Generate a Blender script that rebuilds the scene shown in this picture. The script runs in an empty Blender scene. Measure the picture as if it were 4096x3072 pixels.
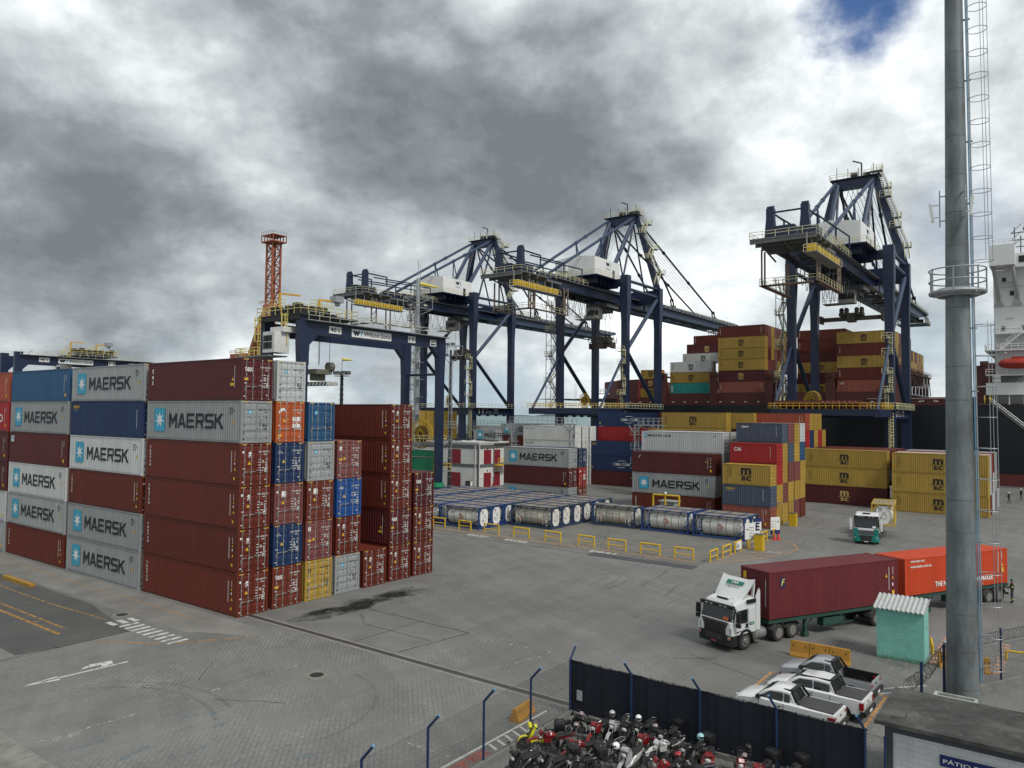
import bpy, math, random
from mathutils import Vector, Matrix
random.seed(7)
R=math.radians
scn=bpy.context.scene
col=scn.collection
# ---------------------------------------------------------------- camera
H0=13.682; YAW=0.637614; PITCH=0.041054; ROLL=0.010347; FPX=3017.885
fw=Vector((-math.sin(YAW)*math.cos(PITCH),math.cos(YAW)*math.cos(PITCH),math.sin(PITCH)))
r0=Vector((math.cos(YAW),math.sin(YAW),0)); u0=r0.cross(fw)
rv=r0*math.cos(ROLL)+u0*math.sin(ROLL); uv=-r0*math.sin(ROLL)+u0*math.cos(ROLL)
cam=bpy.data.objects.new('camera',bpy.data.cameras.new('camera')); col.objects.link(cam)
m=Matrix((rv,uv,-fw)).transposed().to_4x4(); m.translation=Vector((0,0,H0)); cam.matrix_world=m
cam.data.sensor_width=36; cam.data.lens=36*FPX/4096; cam.data.clip_start=.1; cam.data.clip_end=20000
scn.camera=cam
# ---------------------------------------------------------------- exposure
scn.view_settings.view_transform='Standard'; scn.view_settings.look='None'
scn.view_settings.exposure=0.38; scn.view_settings.gamma=1
scn.render.resolution_x=1024; scn.render.resolution_y=768
scn.cycles.max_bounces=5; scn.cycles.diffuse_bounces=2; scn.cycles.glossy_bounces=2
# ---------------------------------------------------------------- world: sky texture behind a broken cloud deck
SUN_AZ=R(-14); SUN_EL=R(48)      # azimuth measured from +X towards +Y
w=bpy.data.worlds.new('World'); scn.world=w; w.use_nodes=True
nt=w.node_tree; nt.nodes.clear()
class NB:
    def __init__(s,nt): s.nt=nt
    def n(s,t,**k):
        a=s.nt.nodes.new(t)
        for q,v in k.items():
            if q.startswith('i_'):
                key=q[2:]; key=int(key) if key.isdigit() else key.replace('_',' ')
                if isinstance(v,bpy.types.NodeSocket): s.nt.links.new(v,a.inputs[key])
                else: a.inputs[key].default_value=v
            else: setattr(a,q,v)
        return a
    def math(s,op,a,b=None,c=None,clamp=False):
        x=s.nt.nodes.new('ShaderNodeMath'); x.operation=op; x.use_clamp=clamp
        for i,v in enumerate((a,b,c)):
            if v is None: continue
            if isinstance(v,bpy.types.NodeSocket): s.nt.links.new(v,x.inputs[i])
            else: x.inputs[i].default_value=v
        return x.outputs[0]
    def vmath(s,op,a,b=None):
        x=s.nt.nodes.new('ShaderNodeVectorMath'); x.operation=op
        for i,v in enumerate((a,b)):
            if v is None: continue
            if isinstance(v,bpy.types.NodeSocket): s.nt.links.new(v,x.inputs[i])
            else: x.inputs[i].default_value=v
        return x
    def mix(s,f,a,b,mode='MIX'):
        x=s.nt.nodes.new('ShaderNodeMix'); x.data_type='RGBA'; x.blend_type=mode
        for i,v in ((0,f),(6,a),(7,b)):
            if isinstance(v,bpy.types.NodeSocket): s.nt.links.new(v,x.inputs[i])
            elif i==0: x.inputs[0].default_value=v
            else: x.inputs[i].default_value=(*v[:3],1)
        return x.outputs[2]
    def smooth(s,v,a,b):
        x=s.nt.nodes.new('ShaderNodeMapRange'); x.interpolation_type='SMOOTHSTEP'
        s.nt.links.new(v,x.inputs[0]); x.inputs[1].default_value=a; x.inputs[2].default_value=b
        return x.outputs[0]
    def noise(s,vec,scale,detail=4,rough=.5,dist=0.):
        x=s.nt.nodes.new('ShaderNodeTexNoise'); x.inputs['Scale'].default_value=scale; x.inputs['Detail'].default_value=detail
        x.inputs['Roughness'].default_value=rough; x.inputs['Distortion'].default_value=dist
        if vec is not None: s.nt.links.new(vec,x.inputs['Vector'])
        return x.outputs[0]
b=NB(nt)
tc=b.n('ShaderNodeTexCoord').outputs['Generated']
dirn=b.vmath('NORMALIZE',tc).outputs[0]
sep=b.n('ShaderNodeSeparateXYZ',i_0=dirn)
zz=b.math('ADD',b.math('MAXIMUM',sep.outputs[2],0.0),0.24)
pl=b.n('ShaderNodeCombineXYZ',i_0=b.math('DIVIDE',sep.outputs[0],zz),i_1=b.math('DIVIDE',sep.outputs[1],zz)).outputs[0]
wp=b.n('ShaderNodeTexNoise',i_Vector=pl,i_Scale=.9,i_Detail=3.).outputs[1]      # warp for billowing edges
plw=b.vmath('ADD',pl,b.vmath('MULTIPLY',wp,(.55,.55,0)).outputs[0]).outputs[0]
dw=b.vmath('ADD',dirn,b.vmath('MULTIPLY',wp,(.05,.05,.05)).outputs[0]).outputs[0]
n1=b.noise(plw,1.1,12,.58,.1)
n2=b.noise(b.vmath('ADD',plw,(7.3,2.1,0)).outputs[0],3.0,10,.6,.1)
dz=b.vmath('MULTIPLY',dw,(1,1,1.35)).outputs[0]
def relief(sc,off,det,ro):            # light falls on the clouds from above right: upper edges bright, bases dark
    a_=b.noise(dz,sc,det,ro); c_=b.noise(b.vmath('ADD',dz,off).outputs[0],sc,det,ro)
    return a_,b.math('SUBTRACT',a_,c_)
n3,r3=relief(3.4,(.02,.01,.055),9,.56); n4,r4=relief(9.5,(.006,.004,.020),8,.6)
vo=b.n('ShaderNodeTexVoronoi',feature='SMOOTH_F1',i_Vector=dz,i_Scale=11.,i_Smoothness=.6).outputs['Distance']
val=b.math('ADD',b.math('ADD',b.math('MULTIPLY',n1,.50),b.math('MULTIPLY',n4,.15)),b.math('ADD',b.math('MULTIPLY',n2,.22),b.math('MULTIPLY',n3,.36)))
val=b.math('ADD',val,b.math('ADD',b.math('MULTIPLY',r3,.62),b.math('MULTIPLY',r4,.30)))
val=b.math('ADD',val,b.math('MULTIPLY',b.math('SUBTRACT',.33,vo),.16))
val=b.math('ADD',val,.11)
def skyd(az,el): return Vector((math.cos(R(az))*math.cos(R(el)),math.sin(R(az))*math.cos(R(el)),math.sin(R(el))))
# (azimuth, elevation, radius in degrees, lighter / darker) of the main cloud masses
SKYBLOBS=[(157.3,13.7,9,-.15),(152.2,10.4,6,-.12),(120.2,20.3,8,-.24),(135.5,21.3,7,-.12),(141.1,27.3,7,-.16),(154.4,7.7,5,-.1),
 (160.2,16,5,-.1),(145.6,22.7,6,.16),(148.3,17.9,5,.12),(160,24.3,6,.12),(113.6,9.6,5,.2),(108.3,23.7,8,.16),(98.1,17.5,8,.1),
 (126.9,16.5,5,-.1),(110.9,14.1,5,.04),(98.3,5.7,6,.04),(149.5,6.4,4,.12),(119.8,6.2,5,.1),(130.6,26.1,6,.05),(119.9,26.9,7,.06)]
for (dx,dy,rad,am) in SKYBLOBS:
    d=skyd(dx,dy); dt=b.vmath('DOT_PRODUCT',dirn,tuple(d)).outputs['Value']
    g=b.smooth(dt,math.cos(R(rad*1.7)),1.0)
    val=b.math('ADD',val,b.math('MULTIPLY',g,am*1.0))
cl=b.n('ShaderNodeValToRGB',i_0=val)
e=cl.color_ramp.elements; e[0].position=.36; e[0].color=(.15,.172,.19,1); e[1].position=1.0; e[1].color=(.88,.91,.92,1)
for p,c in ((.52,(.235,.262,.28)),(.66,(.375,.41,.43)),(.76,(.49,.53,.545)),(.87,(.67,.71,.72))):
    x=e.new(p); x.color=(*c,1)
sky=b.n('ShaderNodeTexSky',sky_type='NISHITA',sun_disc=False,sun_elevation=SUN_EL,sun_rotation=R(90)-SUN_AZ,air_density=1.0,dust_density=1.5,ozone_density=1.2)
skyc=b.mix(1.0,sky.outputs[0],(.085,.085,.085),'MULTIPLY')
# gaps of open sky: one high on the right, thin haze-blue bands towards the horizon
d=skyd(101.8,26.4); g1=b.smooth(b.vmath('DOT_PRODUCT',dirn,tuple(d)).outputs['Value'],math.cos(R(6.5)),math.cos(R(1.)))
gap=b.smooth(b.math('SUBTRACT',b.math('MULTIPLY',g1,.85),b.math('MULTIPLY',b.math('ADD',n3,n4),.72)),-.22,.16)
d=skyd(95.5,13); g2=b.smooth(b.vmath('DOT_PRODUCT',dirn,tuple(d)).outputs['Value'],math.cos(R(4)),1.0)
gap=b.math('MAXIMUM',gap,b.math('MULTIPLY',g2,.25))
lowb=b.math('SUBTRACT',1.0,b.smooth(sep.outputs[2],.0,.20))
gap2=b.math('MULTIPLY',b.math('MULTIPLY',lowb,.8),b.smooth(b.math('SUBTRACT',.50,n3),-.06,.12))
c1=b.mix(gap,cl.outputs[0],b.mix(1.0,skyc,(.55,.72,1.0),'MULTIPLY'))
c2=b.mix(gap2,c1,(.38,.50,.585))
bg=b.n('ShaderNodeBackground',i_0=c2,i_1=1.0)
nt.links.new(bg.outputs[0],b.n('ShaderNodeOutputWorld').inputs[0])
sun=bpy.data.objects.new('sun',bpy.data.lights.new('sun','SUN')); col.objects.link(sun)
sun.data.energy=1.9; sun.data.angle=R(14); sun.data.color=(1,.96,.9)
sd=Vector((math.cos(SUN_EL)*math.cos(SUN_AZ),math.cos(SUN_EL)*math.sin(SUN_AZ),math.sin(SUN_EL)))
sun.rotation_euler=sd.to_track_quat('Z','Y').to_euler()
# ---------------------------------------------------------------- materials
MATS={}
def S(key,rgb=None,rough=.6,metal=0.,var=.18,scale=.6,obj=False,rust=0.,streak=False,bump=0.,spec=.4):
    """plain painted / raw surface with uneven tone; obj=True takes the paint colour from the object"""
    if key in MATS: return MATS[key]
    m=bpy.data.materials.new(key); m.use_nodes=True; nt=m.node_tree; nt.nodes.clear(); b=NB(nt)
    out=b.n('ShaderNodeOutputMaterial'); p=b.n('ShaderNodeBsdfPrincipled',i_Roughness=rough,i_Metallic=metal)
    p.inputs['Specular IOR Level'].default_value=spec
    tc=b.n('ShaderNodeTexCoord').outputs['Object']
    oi=b.n('ShaderNodeObjectInfo')
    off=b.vmath('ADD',tc,b.n('ShaderNodeCombineXYZ',i_0=b.math('MULTIPLY',oi.outputs['Random'],57.),i_1=b.math('MULTIPLY',oi.outputs['Random'],91.)).outputs[0]).outputs[0]
    if streak: off2=b.vmath('MULTIPLY',off,(1.0,1.0,.16)).outputs[0]
    else: off2=off
    n=b.noise(off2,scale,6,.62)
    if obj: base=oi.outputs['Color']
    else:
        rg=b.n('ShaderNodeRGB'); rg.outputs[0].default_value=(*rgb,1); base=rg.outputs[0]
    f=b.math('ADD',b.math('MULTIPLY',b.math('SUBTRACT',n,.5),var*3.2),1.0)
    mul=b.n('ShaderNodeCombineXYZ',i_0=f,i_1=f,i_2=f).outputs[0]
    c=b.mix(1.0,base,mul,'MULTIPLY')
    if rust:
        n2=b.noise(b.vmath('MULTIPLY',off,(1.6,1.6,.35)).outputs[0],2.4,8,.7)
        amt=oi.outputs['Alpha'] if obj else rust
        th=b.math('SUBTRACT',.86,b.math('MULTIPLY',amt,.36))
        k=b.math('MULTIPLY',b.math('SUBTRACT',n2,th),9.0,clamp=True)
        c=b.mix(b.math('MULTIPLY',k,.85),c,(.11,.045,.022))
    nt.links.new(c,p.inputs['Base Color'])
    if bump:
        bp=b.n('ShaderNodeBump',i_Strength=bump,i_Distance=.02,i_Height=b.noise(tc,18,6,.6)); nt.links.new(bp.outputs[0],p.inputs['Normal'])
    nt.links.new(p.outputs[0],out.inputs[0]); MATS[key]=m; return m
PAINT=S('container_paint',obj=True,rough=.55,var=.17,scale=.9,rust=1,streak=True)
DECAL=S('decal_paint',obj=True,rough=.6,var=.10,scale=1.4)
def P(key,rgb,**k): return S(key,rgb,**k)
NAVY=P('crane_navy_paint',(.009,.019,.052),rough=.42,var=.25,scale=.25,spec=.5)
NAVYL=P('crane_pale_lit_blue',(.034,.055,.10),rough=.5,var=.2,scale=.3)  # paler crane blue; on the upper braces it puts light into the colour
CREAM=P('cream_rail_paint',(.62,.58,.34),rough=.6)
YEL=P('yellow_paint',(.62,.40,.015),rough=.5,var=.16,scale=2)
WHITE=P('white_paint',(.74,.74,.72),rough=.5,var=.05,scale=.4)
DIRTW=P('stained_white_paint',(.66,.65,.60),rough=.55,var=.18,scale=1.6,rust=.42,streak=True)
STEEL=P('galvanised_steel',(.33,.35,.36),rough=.45,metal=.4,var=.2,scale=1.2)
DARK=P('dark_machinery',(.02,.022,.024),rough=.6,var=.3,scale=2)
BLACK=P('black_plastic',(.012,.012,.013),rough=.45,var=.2,scale=3)
RUBBER=P('tyre_rubber',(.035,.034,.033),rough=.85,var=.2,scale=4)
GREYM=P('grey_machinery',(.12,.125,.12),rough=.6,var=.3,scale=1.5)
# ---------------------------------------------------------------- mesh builder
TXT={}
def text_data(s,bold):
    k=(s,bold)
    if k in TXT: return TXT[k]
    cu=bpy.data.curves.new('t','FONT'); cu.body=s; cu.size=1; cu.offset=bold; cu.resolution_u=2; cu.align_x='LEFT'
    o=bpy.data.objects.new('t',cu); col.objects.link(o)
    dg=bpy.context.evaluated_depsgraph_get(); me=bpy.data.meshes.new_from_object(o.evaluated_get(dg))
    v=[(q.co.x,q.co.y) for q in me.vertices]; f=[tuple(q.vertices) for q in me.polygons]
    bpy.data.objects.remove(o); bpy.data.meshes.remove(me); bpy.data.curves.remove(cu)
    xs=[q[0] for q in v]; ys=[q[1] for q in v]; x0,x1,y0,y1=min(xs),max(xs),min(ys),max(ys)
    v=[((x-x0),(y-y0)) for x,y in v]; TXT[k]=(v,f,x1-x0,y1-y0); return TXT[k]
GLY={'M':[[(0,0),(.2,0),(.2,1),(0,1)],[(.85,0),(1.05,0),(1.05,1),(.85,1)],[(.2,1),(.2,.66),(.525,.2),(.525,.54)],[(.85,1),(.525,.54),(.525,.2),(.85,.66)]],
'A':[[(0,0),(.22,0),(.525,.78),(.525,1),(.40,1)],[(1.05,0),(.65,1),(.525,1),(.525,.78),(.83,0)],[(.298,.2),(.752,.2),(.689,.36),(.361,.36)]],
'E':[[(0,0),(.2,0),(.2,1),(0,1)],[(.2,0),(.97,0),(.97,.18),(.2,.18)],[(.2,.41),(.88,.41),(.88,.59),(.2,.59)],[(.2,.82),(.97,.82),(.97,1),(.2,1)]],
'R':[[(0,0),(.2,0),(.2,1),(0,1)],[(.2,.82),(.84,.82),(.84,1),(.2,1)],[(.2,.38),(.84,.38),(.84,.56),(.2,.56)],[(.84,.38),(.98,.42),(1.03,.5),(1.03,.88),(.98,.96),(.84,1)],[(.55,.38),(.78,.38),(1.05,0),(.81,0)]],
'S':[[(.2,.82),(1,.82),(1,1),(.2,1)],[(.2,.41),(.05,.46),(0,.54),(0,.88),(.05,.96),(.2,1)],[(.2,.41),(.82,.41),(.82,.59),(.2,.59)],[(.82,0),(.97,.04),(1.02,.12),(1.02,.47),(.97,.55),(.82,.59)],[(.02,0),(.82,0),(.82,.18),(.02,.18)]],
'K':[[(0,0),(.2,0),(.2,1),(0,1)],[(.2,.40),(.2,.62),(.70,1),(1.0,1),(.36,.48)],[(.36,.50),(.52,.62),(1.08,0),(.80,0)]]}
class MB:
    def glyphs(s,t,o,ax,ay,h,pitch,kx=1.):
        o=Vector(o);ax=Vector(ax);ay=Vector(ay); nrm=ax.cross(ay)
        for i,ch in enumerate(t):
            for j,pl in enumerate(GLY[ch]): s.flat([(i*pitch+x*h*kx,y*h) for x,y in pl],o+nrm*(.0012*(j%2)),ax,ay)
        return s
    def __init__(s): s.v=[]; s.f=[]
    def add(s,v,f):
        n=len(s.v); s.v+=[tuple(q) for q in v]; s.f+=[tuple(i+n for i in q) for q in f]; return s
    def box(s,x0,x1,y0,y1,z0,z1):
        return s.add([(x0,y0,z0),(x1,y0,z0),(x1,y1,z0),(x0,y1,z0),(x0,y0,z1),(x1,y0,z1),(x1,y1,z1),(x0,y1,z1)],
          [(0,3,2,1),(4,5,6,7),(0,1,5,4),(1,2,6,5),(2,3,7,6),(3,0,4,7)])
    def cbox(s,c,d): return s.box(c[0]-d[0]/2,c[0]+d[0]/2,c[1]-d[1]/2,c[1]+d[1]/2,c[2]-d[2]/2,c[2]+d[2]/2)
    def beam(s,p,q,w,h=None,w2=None,h2=None):
        p=Vector(p);q=Vector(q);h=h or w; w2=w2 or w; h2=h2 or h; d=(q-p).normalized()
        up=Vector((0,0,1)) if abs(d.z)<.97 else Vector((0,1,0))
        a=d.cross(up).normalized(); b=a.cross(d).normalized(); vs=[]
        for c,ww,hh in ((p,w,h),(q,w2,h2)):
            for i,j in ((-1,-1),(1,-1),(1,1),(-1,1)): vs.append(c+a*(ww/2*i)+b*(hh/2*j))
        return s.add(vs,[(3,2,1,0),(4,5,6,7),(0,1,5,4),(1,2,6,5),(2,3,7,6),(3,0,4,7)])
    def tube(s,p,q,r,n=6,r2=None,cap=True):
        p=Vector(p);q=Vector(q);r2=r if r2 is None else r2; d=(q-p).normalized()
        up=Vector((0,0,1)) if abs(d.z)<.97 else Vector((0,1,0))
        a=d.cross(up).normalized(); b=a.cross(d).normalized(); vs=[]
        for c,rr in ((p,r),(q,r2)):
            for i in range(n):
                t=2*math.pi*i/n; vs.append(c+a*(rr*math.cos(t))+b*(rr*math.sin(t)))
        f=[(i,(i+1)%n,n+(i+1)%n,n+i) for i in range(n)]
        if cap: f+=[tuple(range(n-1,-1,-1)),tuple(range(n,2*n))]
        return s.add(vs,f)
    def path(s,pts,r,n=5):
        for i in range(len(pts)-1): s.tube(pts[i],pts[i+1],r,n)
        return s
    def lathe(s,prof,c,axis,n=16,closed=True):
        """prof: (distance along axis, radius)"""
        d=Vector(axis).normalized(); up=Vector((0,0,1)) if abs(d.z)<.97 else Vector((0,1,0))
        a=d.cross(up).normalized(); b=a.cross(d).normalized(); c=Vector(c); vs=[];fs=[]
        for t,r in prof:
            for i in range(n):
                g=2*math.pi*i/n; vs.append(c+d*t+a*(r*math.cos(g))+b*(r*math.sin(g)))
        for k in range(len(prof)-1):
            for i in range(n): fs.append((k*n+i,k*n+(i+1)%n,(k+1)*n+(i+1)%n,(k+1)*n+i))
        if closed: fs+=[tuple(range(n-1,-1,-1)),tuple((len(prof)-1)*n+i for i in range(n))]
        return s.add(vs,fs)
    def ring(s,c,axis,Rr,r,n=20,m=5,a0=0,a1=2*math.pi):
        d=Vector(axis).normalized(); up=Vector((0,0,1)) if abs(d.z)<.97 else Vector((0,1,0))
        a=d.cross(up).normalized(); b=a.cross(d).normalized(); c=Vector(c)
        full=abs(a1-a0-2*math.pi)<1e-6; k=n if full else n+1; vs=[];fs=[]
        for i in range(k):
            t=a0+(a1-a0)*i/n; e=a*math.cos(t)+b*math.sin(t)
            for j in range(m):
                q=2*math.pi*j/m; vs.append(c+e*(Rr+r*math.cos(q))+d*(r*math.sin(q)))
        for i in range(n):
            i2=(i+1)%k
            for j in range(m): fs.append((i*m+j,i*m+(j+1)%m,i2*m+(j+1)%m,i2*m+j))
        return s.add(vs,fs)
    def prism(s,pts,o,ax,ay,az,t):
        """polygon pts in plane (ax,ay) at o, extruded by t along az"""
        o=Vector(o);ax=Vector(ax);ay=Vector(ay);az=Vector(az); n=len(pts)
        vs=[o+ax*x+ay*y for x,y in pts]+[o+ax*x+ay*y+az*t for x,y in pts]
        return s.add(vs,[tuple(range(n-1,-1,-1)),tuple(range(n,2*n))]+[(i,(i+1)%n,n+(i+1)%n,n+i) for i in range(n)])
    def flat(s,pts,o,ax,ay):
        o=Vector(o);ax=Vector(ax);ay=Vector(ay)
        return s.add([o+ax*x+ay*y for x,y in pts],[tuple(range(len(pts)))])
    def text(s,t,o,ax,ay,h,bold=0.,wid=None,center=False):
        v,f,tw,th=text_data(t,bold); k=h/th; kx=k if wid is None else wid/tw
        o=Vector(o);ax=Vector(ax);ay=Vector(ay); ox=-tw*kx/2 if center else 0
        return s.add([o+ax*(x*kx+ox)+ay*(y*k) for x,y in v],f)
    def sphere(s,c,r,n=12,k=8,sc=(1,1,1),z0=-1.,z1=1.):
        vs=[];fs=[]
        for i in range(k+1):
            ph=math.asin(max(-1,min(1,z0)))+(math.asin(min(1,z1))-math.asin(max(-1,z0)))*i/k
            for j in range(n):
                t=2*math.pi*j/n; vs.append((c[0]+sc[0]*r*math.cos(ph)*math.cos(t),c[1]+sc[1]*r*math.cos(ph)*math.sin(t),c[2]+sc[2]*r*math.sin(ph)))
        for i in range(k):
            for j in range(n): fs.append((i*n+j,i*n+(j+1)%n,(i+1)*n+(j+1)%n,(i+1)*n+j))
        fs+=[tuple(range(n-1,-1,-1)),tuple(k*n+j for j in range(n))]
        return s.add(vs,fs)
    def loft(s,secs,closed=True):
        """rings of equal length"""
        n=len(secs[0]); base=len(s.v); vs=[p for q in secs for p in q]; fs=[]
        for k in range(len(secs)-1):
            for i in range(n): fs.append((k*n+i,k*n+(i+1)%n,(k+1)*n+(i+1)%n,(k+1)*n+i))
        if closed: fs+=[tuple(range(n-1,-1,-1)),tuple((len(secs)-1)*n+i for i in range(n))]
        return s.add(vs,fs)
    def xf(s,M,start=0):
        s.v=s.v[:start]+[tuple(M@Vector(q)) for q in s.v[start:]]; return s
    def mesh(s,name,mat,smooth=False):
        me=bpy.data.meshes.new(name); me.from_pydata(s.v,[],s.f); me.materials.append(mat)
        if smooth:
            me.polygons.foreach_set('use_smooth',[True]*len(me.polygons))
            try: me.set_sharp_from_angle(angle=R(38))
            except Exception: pass
        me.update(); return me
# ---------------------------------------------------------------- objects
def thing(name,label,cat,loc=(0,0,0),rz=0,group=None):
    o=bpy.data.objects.new(name,None); col.objects.link(o); o.location=loc; o.rotation_euler=(0,0,rz)
    o.empty_display_size=.3; tag(o,label,cat,group); return o
def tag(o,label,cat,group=None):
    o['label']=label; o['category']=cat
    if group: o['group']=group
    return o
def part(name,me,parent,color=None,mat=None,smooth=False):
    if isinstance(me,MB): me=me.mesh(name,mat,smooth)
    o=bpy.data.objects.new(name,me); col.objects.link(o); o.parent=parent
    if color: o.color=color if len(color)==4 else (*color,0.)
    return o
def struct(name,mb,mat,kind='structure'):
    o=bpy.data.objects.new(name,mb.mesh(name,mat)); col.objects.link(o); o['kind']=kind; return o
def copy_tree(o,parent=None):
    c=o.copy(); col.objects.link(c); c.parent=parent
    for ch in CH.get(o,None) or [q for q in o.children]: copy_tree(ch,c)
    return c
CH={}
# ================================================================ SETTING
def ground_mat():
    m=bpy.data.materials.new('paved_ground'); m.use_nodes=True; nt=m.node_tree; nt.nodes.clear(); b=NB(nt)
    tc=b.n('ShaderNodeTexCoord').outputs['Object']
    big=b.noise(tc,.035,4,.6); mid=b.noise(tc,.22,6,.65); fine=b.noise(tc,5.5,6,.7)
    st=b.noise(b.vmath('MULTIPLY',tc,(.9,.12,1)).outputs[0],.9,5,.7)           # tyre polish along the lanes
    st2=b.noise(b.vmath('MULTIPLY',b.n('ShaderNodeVectorRotate',i_0=tc,i_3=R(28)).outputs[0],(.08,.9,1)).outputs[0],.8,5,.7)
    f=b.math('ADD',b.math('MULTIPLY',big,.30),b.math('MULTIPLY',mid,.42))
    f=b.math('ADD',f,b.math('MULTIPLY',fine,.22)); f=b.math('ADD',f,b.math('MULTIPLY',st,.20)); f=b.math('ADD',f,b.math('MULTIPLY',st2,.24))
    r=b.n('ShaderNodeValToRGB',i_0=f); e=r.color_ramp.elements
    e[0].position=.45; e[0].color=(.085,.086,.082,1); e[1].position=.86; e[1].color=(.245,.24,.225,1)
    x=e.new(.64); x.color=(.145,.144,.136,1)
    # block paving: small setts, joints showing in patches
    rot=b.n('ShaderNodeVectorRotate',i_0=tc,i_3=R(45)).outputs[0]
    rot=b.vmath('ADD',rot,b.vmath('MULTIPLY',b.n('ShaderNodeTexNoise',i_Vector=tc,i_Scale=2.2).outputs[1],(.12,.12,0)).outputs[0]).outputs[0]
    br=b.n('ShaderNodeTexBrick',i_Vector=rot,i_Scale=1.0,i_Mortar_Size=.016,i_Mortar_Smooth=.3,i_Brick_Width=.46,i_Row_Height=.23)
    br.inputs['Color1'].default_value=(1.04,1.04,1.04,1); br.inputs['Color2'].default_value=(.93,.93,.93,1); br.inputs['Mortar'].default_value=(.42,.42,.42,1)
    rot2=b.n('ShaderNodeVectorRotate',i_0=tc,i_3=R(-45)).outputs[0]
    br2=b.n('ShaderNodeTexBrick',i_Vector=rot2,i_Scale=1.0,i_Mortar_Size=.014,i_Mortar_Smooth=.3,i_Brick_Width=.92,i_Row_Height=.46)
    br2.inputs['Color1'].default_value=(1.03,1.03,1.03,1); br2.inputs['Color2'].default_value=(.95,.95,.95,1); br2.inputs['Mortar'].default_value=(.6,.6,.6,1)
    pv=b.mix(1.0,br.outputs[0],br2.outputs[0],'MULTIPLY')
    mask=b.smooth(b.noise(tc,.11,4,.6),.40,.58)
    c=b.mix(b.math('MULTIPLY',mask,.85),r.outputs[0],b.mix(1.0,r.outputs[0],pv,'MULTIPLY'))
    oil=b.smooth(b.noise(b.vmath('ADD',tc,(31,7,0)).outputs[0],.16,7,.72),.66,.80)
    c=b.mix(b.math('MULTIPLY',oil,.55),c,(.035,.035,.034))
    wh=b.smooth(b.noise(b.vmath('ADD',tc,(3,77,0)).outputs[0],.7,8,.75),.70,.78)
    c=b.mix(b.math('MULTIPLY',wh,.35),c,(.34,.34,.32))
    p=b.n('ShaderNodeBsdfPrincipled',i_Base_Color=c,i_Roughness=b.math('ADD',b.math('MULTIPLY',mid,.4),.5))
    bp=b.n('ShaderNodeBump',i_Strength=.35,i_Distance=.02,i_Height=b.math('ADD',fine,b.math('MULTIPLY',br.outputs[1],-.5))); nt.links.new(bp.outputs[0],p.inputs['Normal'])
    nt.links.new(p.outputs[0],b.n('ShaderNodeOutputMaterial').inputs[0]); return m
def worn(key,rgb,cover=.6,scale=2.5,soft=.07,top=.92):
    """road paint that has worn through to the paving below"""
    m=bpy.data.materials.new(key); m.use_nodes=True; nt=m.node_tree; nt.nodes.clear(); b=NB(nt)
    tc=b.n('ShaderNodeTexCoord').outputs['Object']
    n=b.noise(tc,scale,9,.78); k=b.smooth(n,.5-(cover-.5)*.5-soft,.5-(cover-.5)*.5+soft)
    p=b.n('ShaderNodeBsdfPrincipled',i_Base_Color=(*rgb,1),i_Roughness=.7)
    mx=b.n('ShaderNodeMixShader',i_0=b.math('SUBTRACT',1.,b.math('MULTIPLY',k,top)),i_1=p.outputs[0],i_2=b.n('ShaderNodeBsdfTransparent').outputs[0])
    nt.links.new(mx.outputs[0],b.n('ShaderNodeOutputMaterial').inputs[0]); return m
g=MB(); g.add([(-1500,-80,0),(160,-80,0),(160,183,0),(-1500,183,0)],[(0,1,2,3)]); GROUND=ground_mat(); struct('ground',g,GROUND)
g=MB(); g.box(-1500,160,183,183.8,-4,.25); struct('quay_edge',g,P('quay_concrete',(.16,.155,.145)))
# sea
m=bpy.data.materials.new('sea_water'); m.use_nodes=True; nt=m.node_tree; b=NB(nt); p=nt.nodes['Principled BSDF']
tc=b.n('ShaderNodeTexCoord').outputs['Object']
wv=b.noise(b.vmath('MULTIPLY',tc,(.3,1,1)).outputs[0],.12,8,.65); nt.links.new(b.mix(b.smooth(wv,.35,.7),(.085,.17,.175),(.15,.25,.25)),p.inputs['Base Color'])
p.inputs['Roughness'].default_value=.35; bp=b.n('ShaderNodeBump',i_Strength=.5,i_Distance=1.,i_Height=wv); nt.links.new(bp.outputs[0],p.inputs['Normal'])
g=MB(); g.add([(-14000,183.8,-2.4),(6000,183.8,-2.4),(6000,14000,-2.4),(-14000,14000,-2.4)],[(0,1,2,3)]); struct('sea',g,m)
g=MB(); g.box(-900,-200,380,700,-3,1.2); struct('breakwater_pier',g,P('pier_concrete',(.07,.07,.065)))
g=MB(); pts=[(0,-5)]+[(i*160,32+18*math.sin(i*.9)+12*math.sin(i*2.3+1)+9*math.sin(i*5.1)) for i in range(60)]+[(59*160,-5)]
g.prism(pts,(-10500,5600,-2.4),Vector((.8,.6,0)),(0,0,1),Vector((-.6,.8,0)),600); struct('hills',g,P('far_land',(.13,.18,.19)))
# flat markings, each sheet 4 mm above the one below
WW=worn('worn_white_line',(.60,.60,.57),.62); WW2=worn('faded_white_line',(.5,.5,.48),.40,3.5); WO=worn('worn_orange_line',(.55,.27,.09),.62); WY=worn('faded_yellow_line',(.42,.30,.10),.42,3)
def sheet(g,pts,z): g.add([(x,y,z) for x,y in pts],[tuple(range(len(pts)))])
def line(g,p,q,w,z):
    d=(Vector(q)-Vector(p)).normalized(); n=Vector((-d.y,d.x))*(w/2); p=Vector(p);q=Vector(q); sheet(g,[p-n,q-n,q+n,p+n],z)
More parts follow.
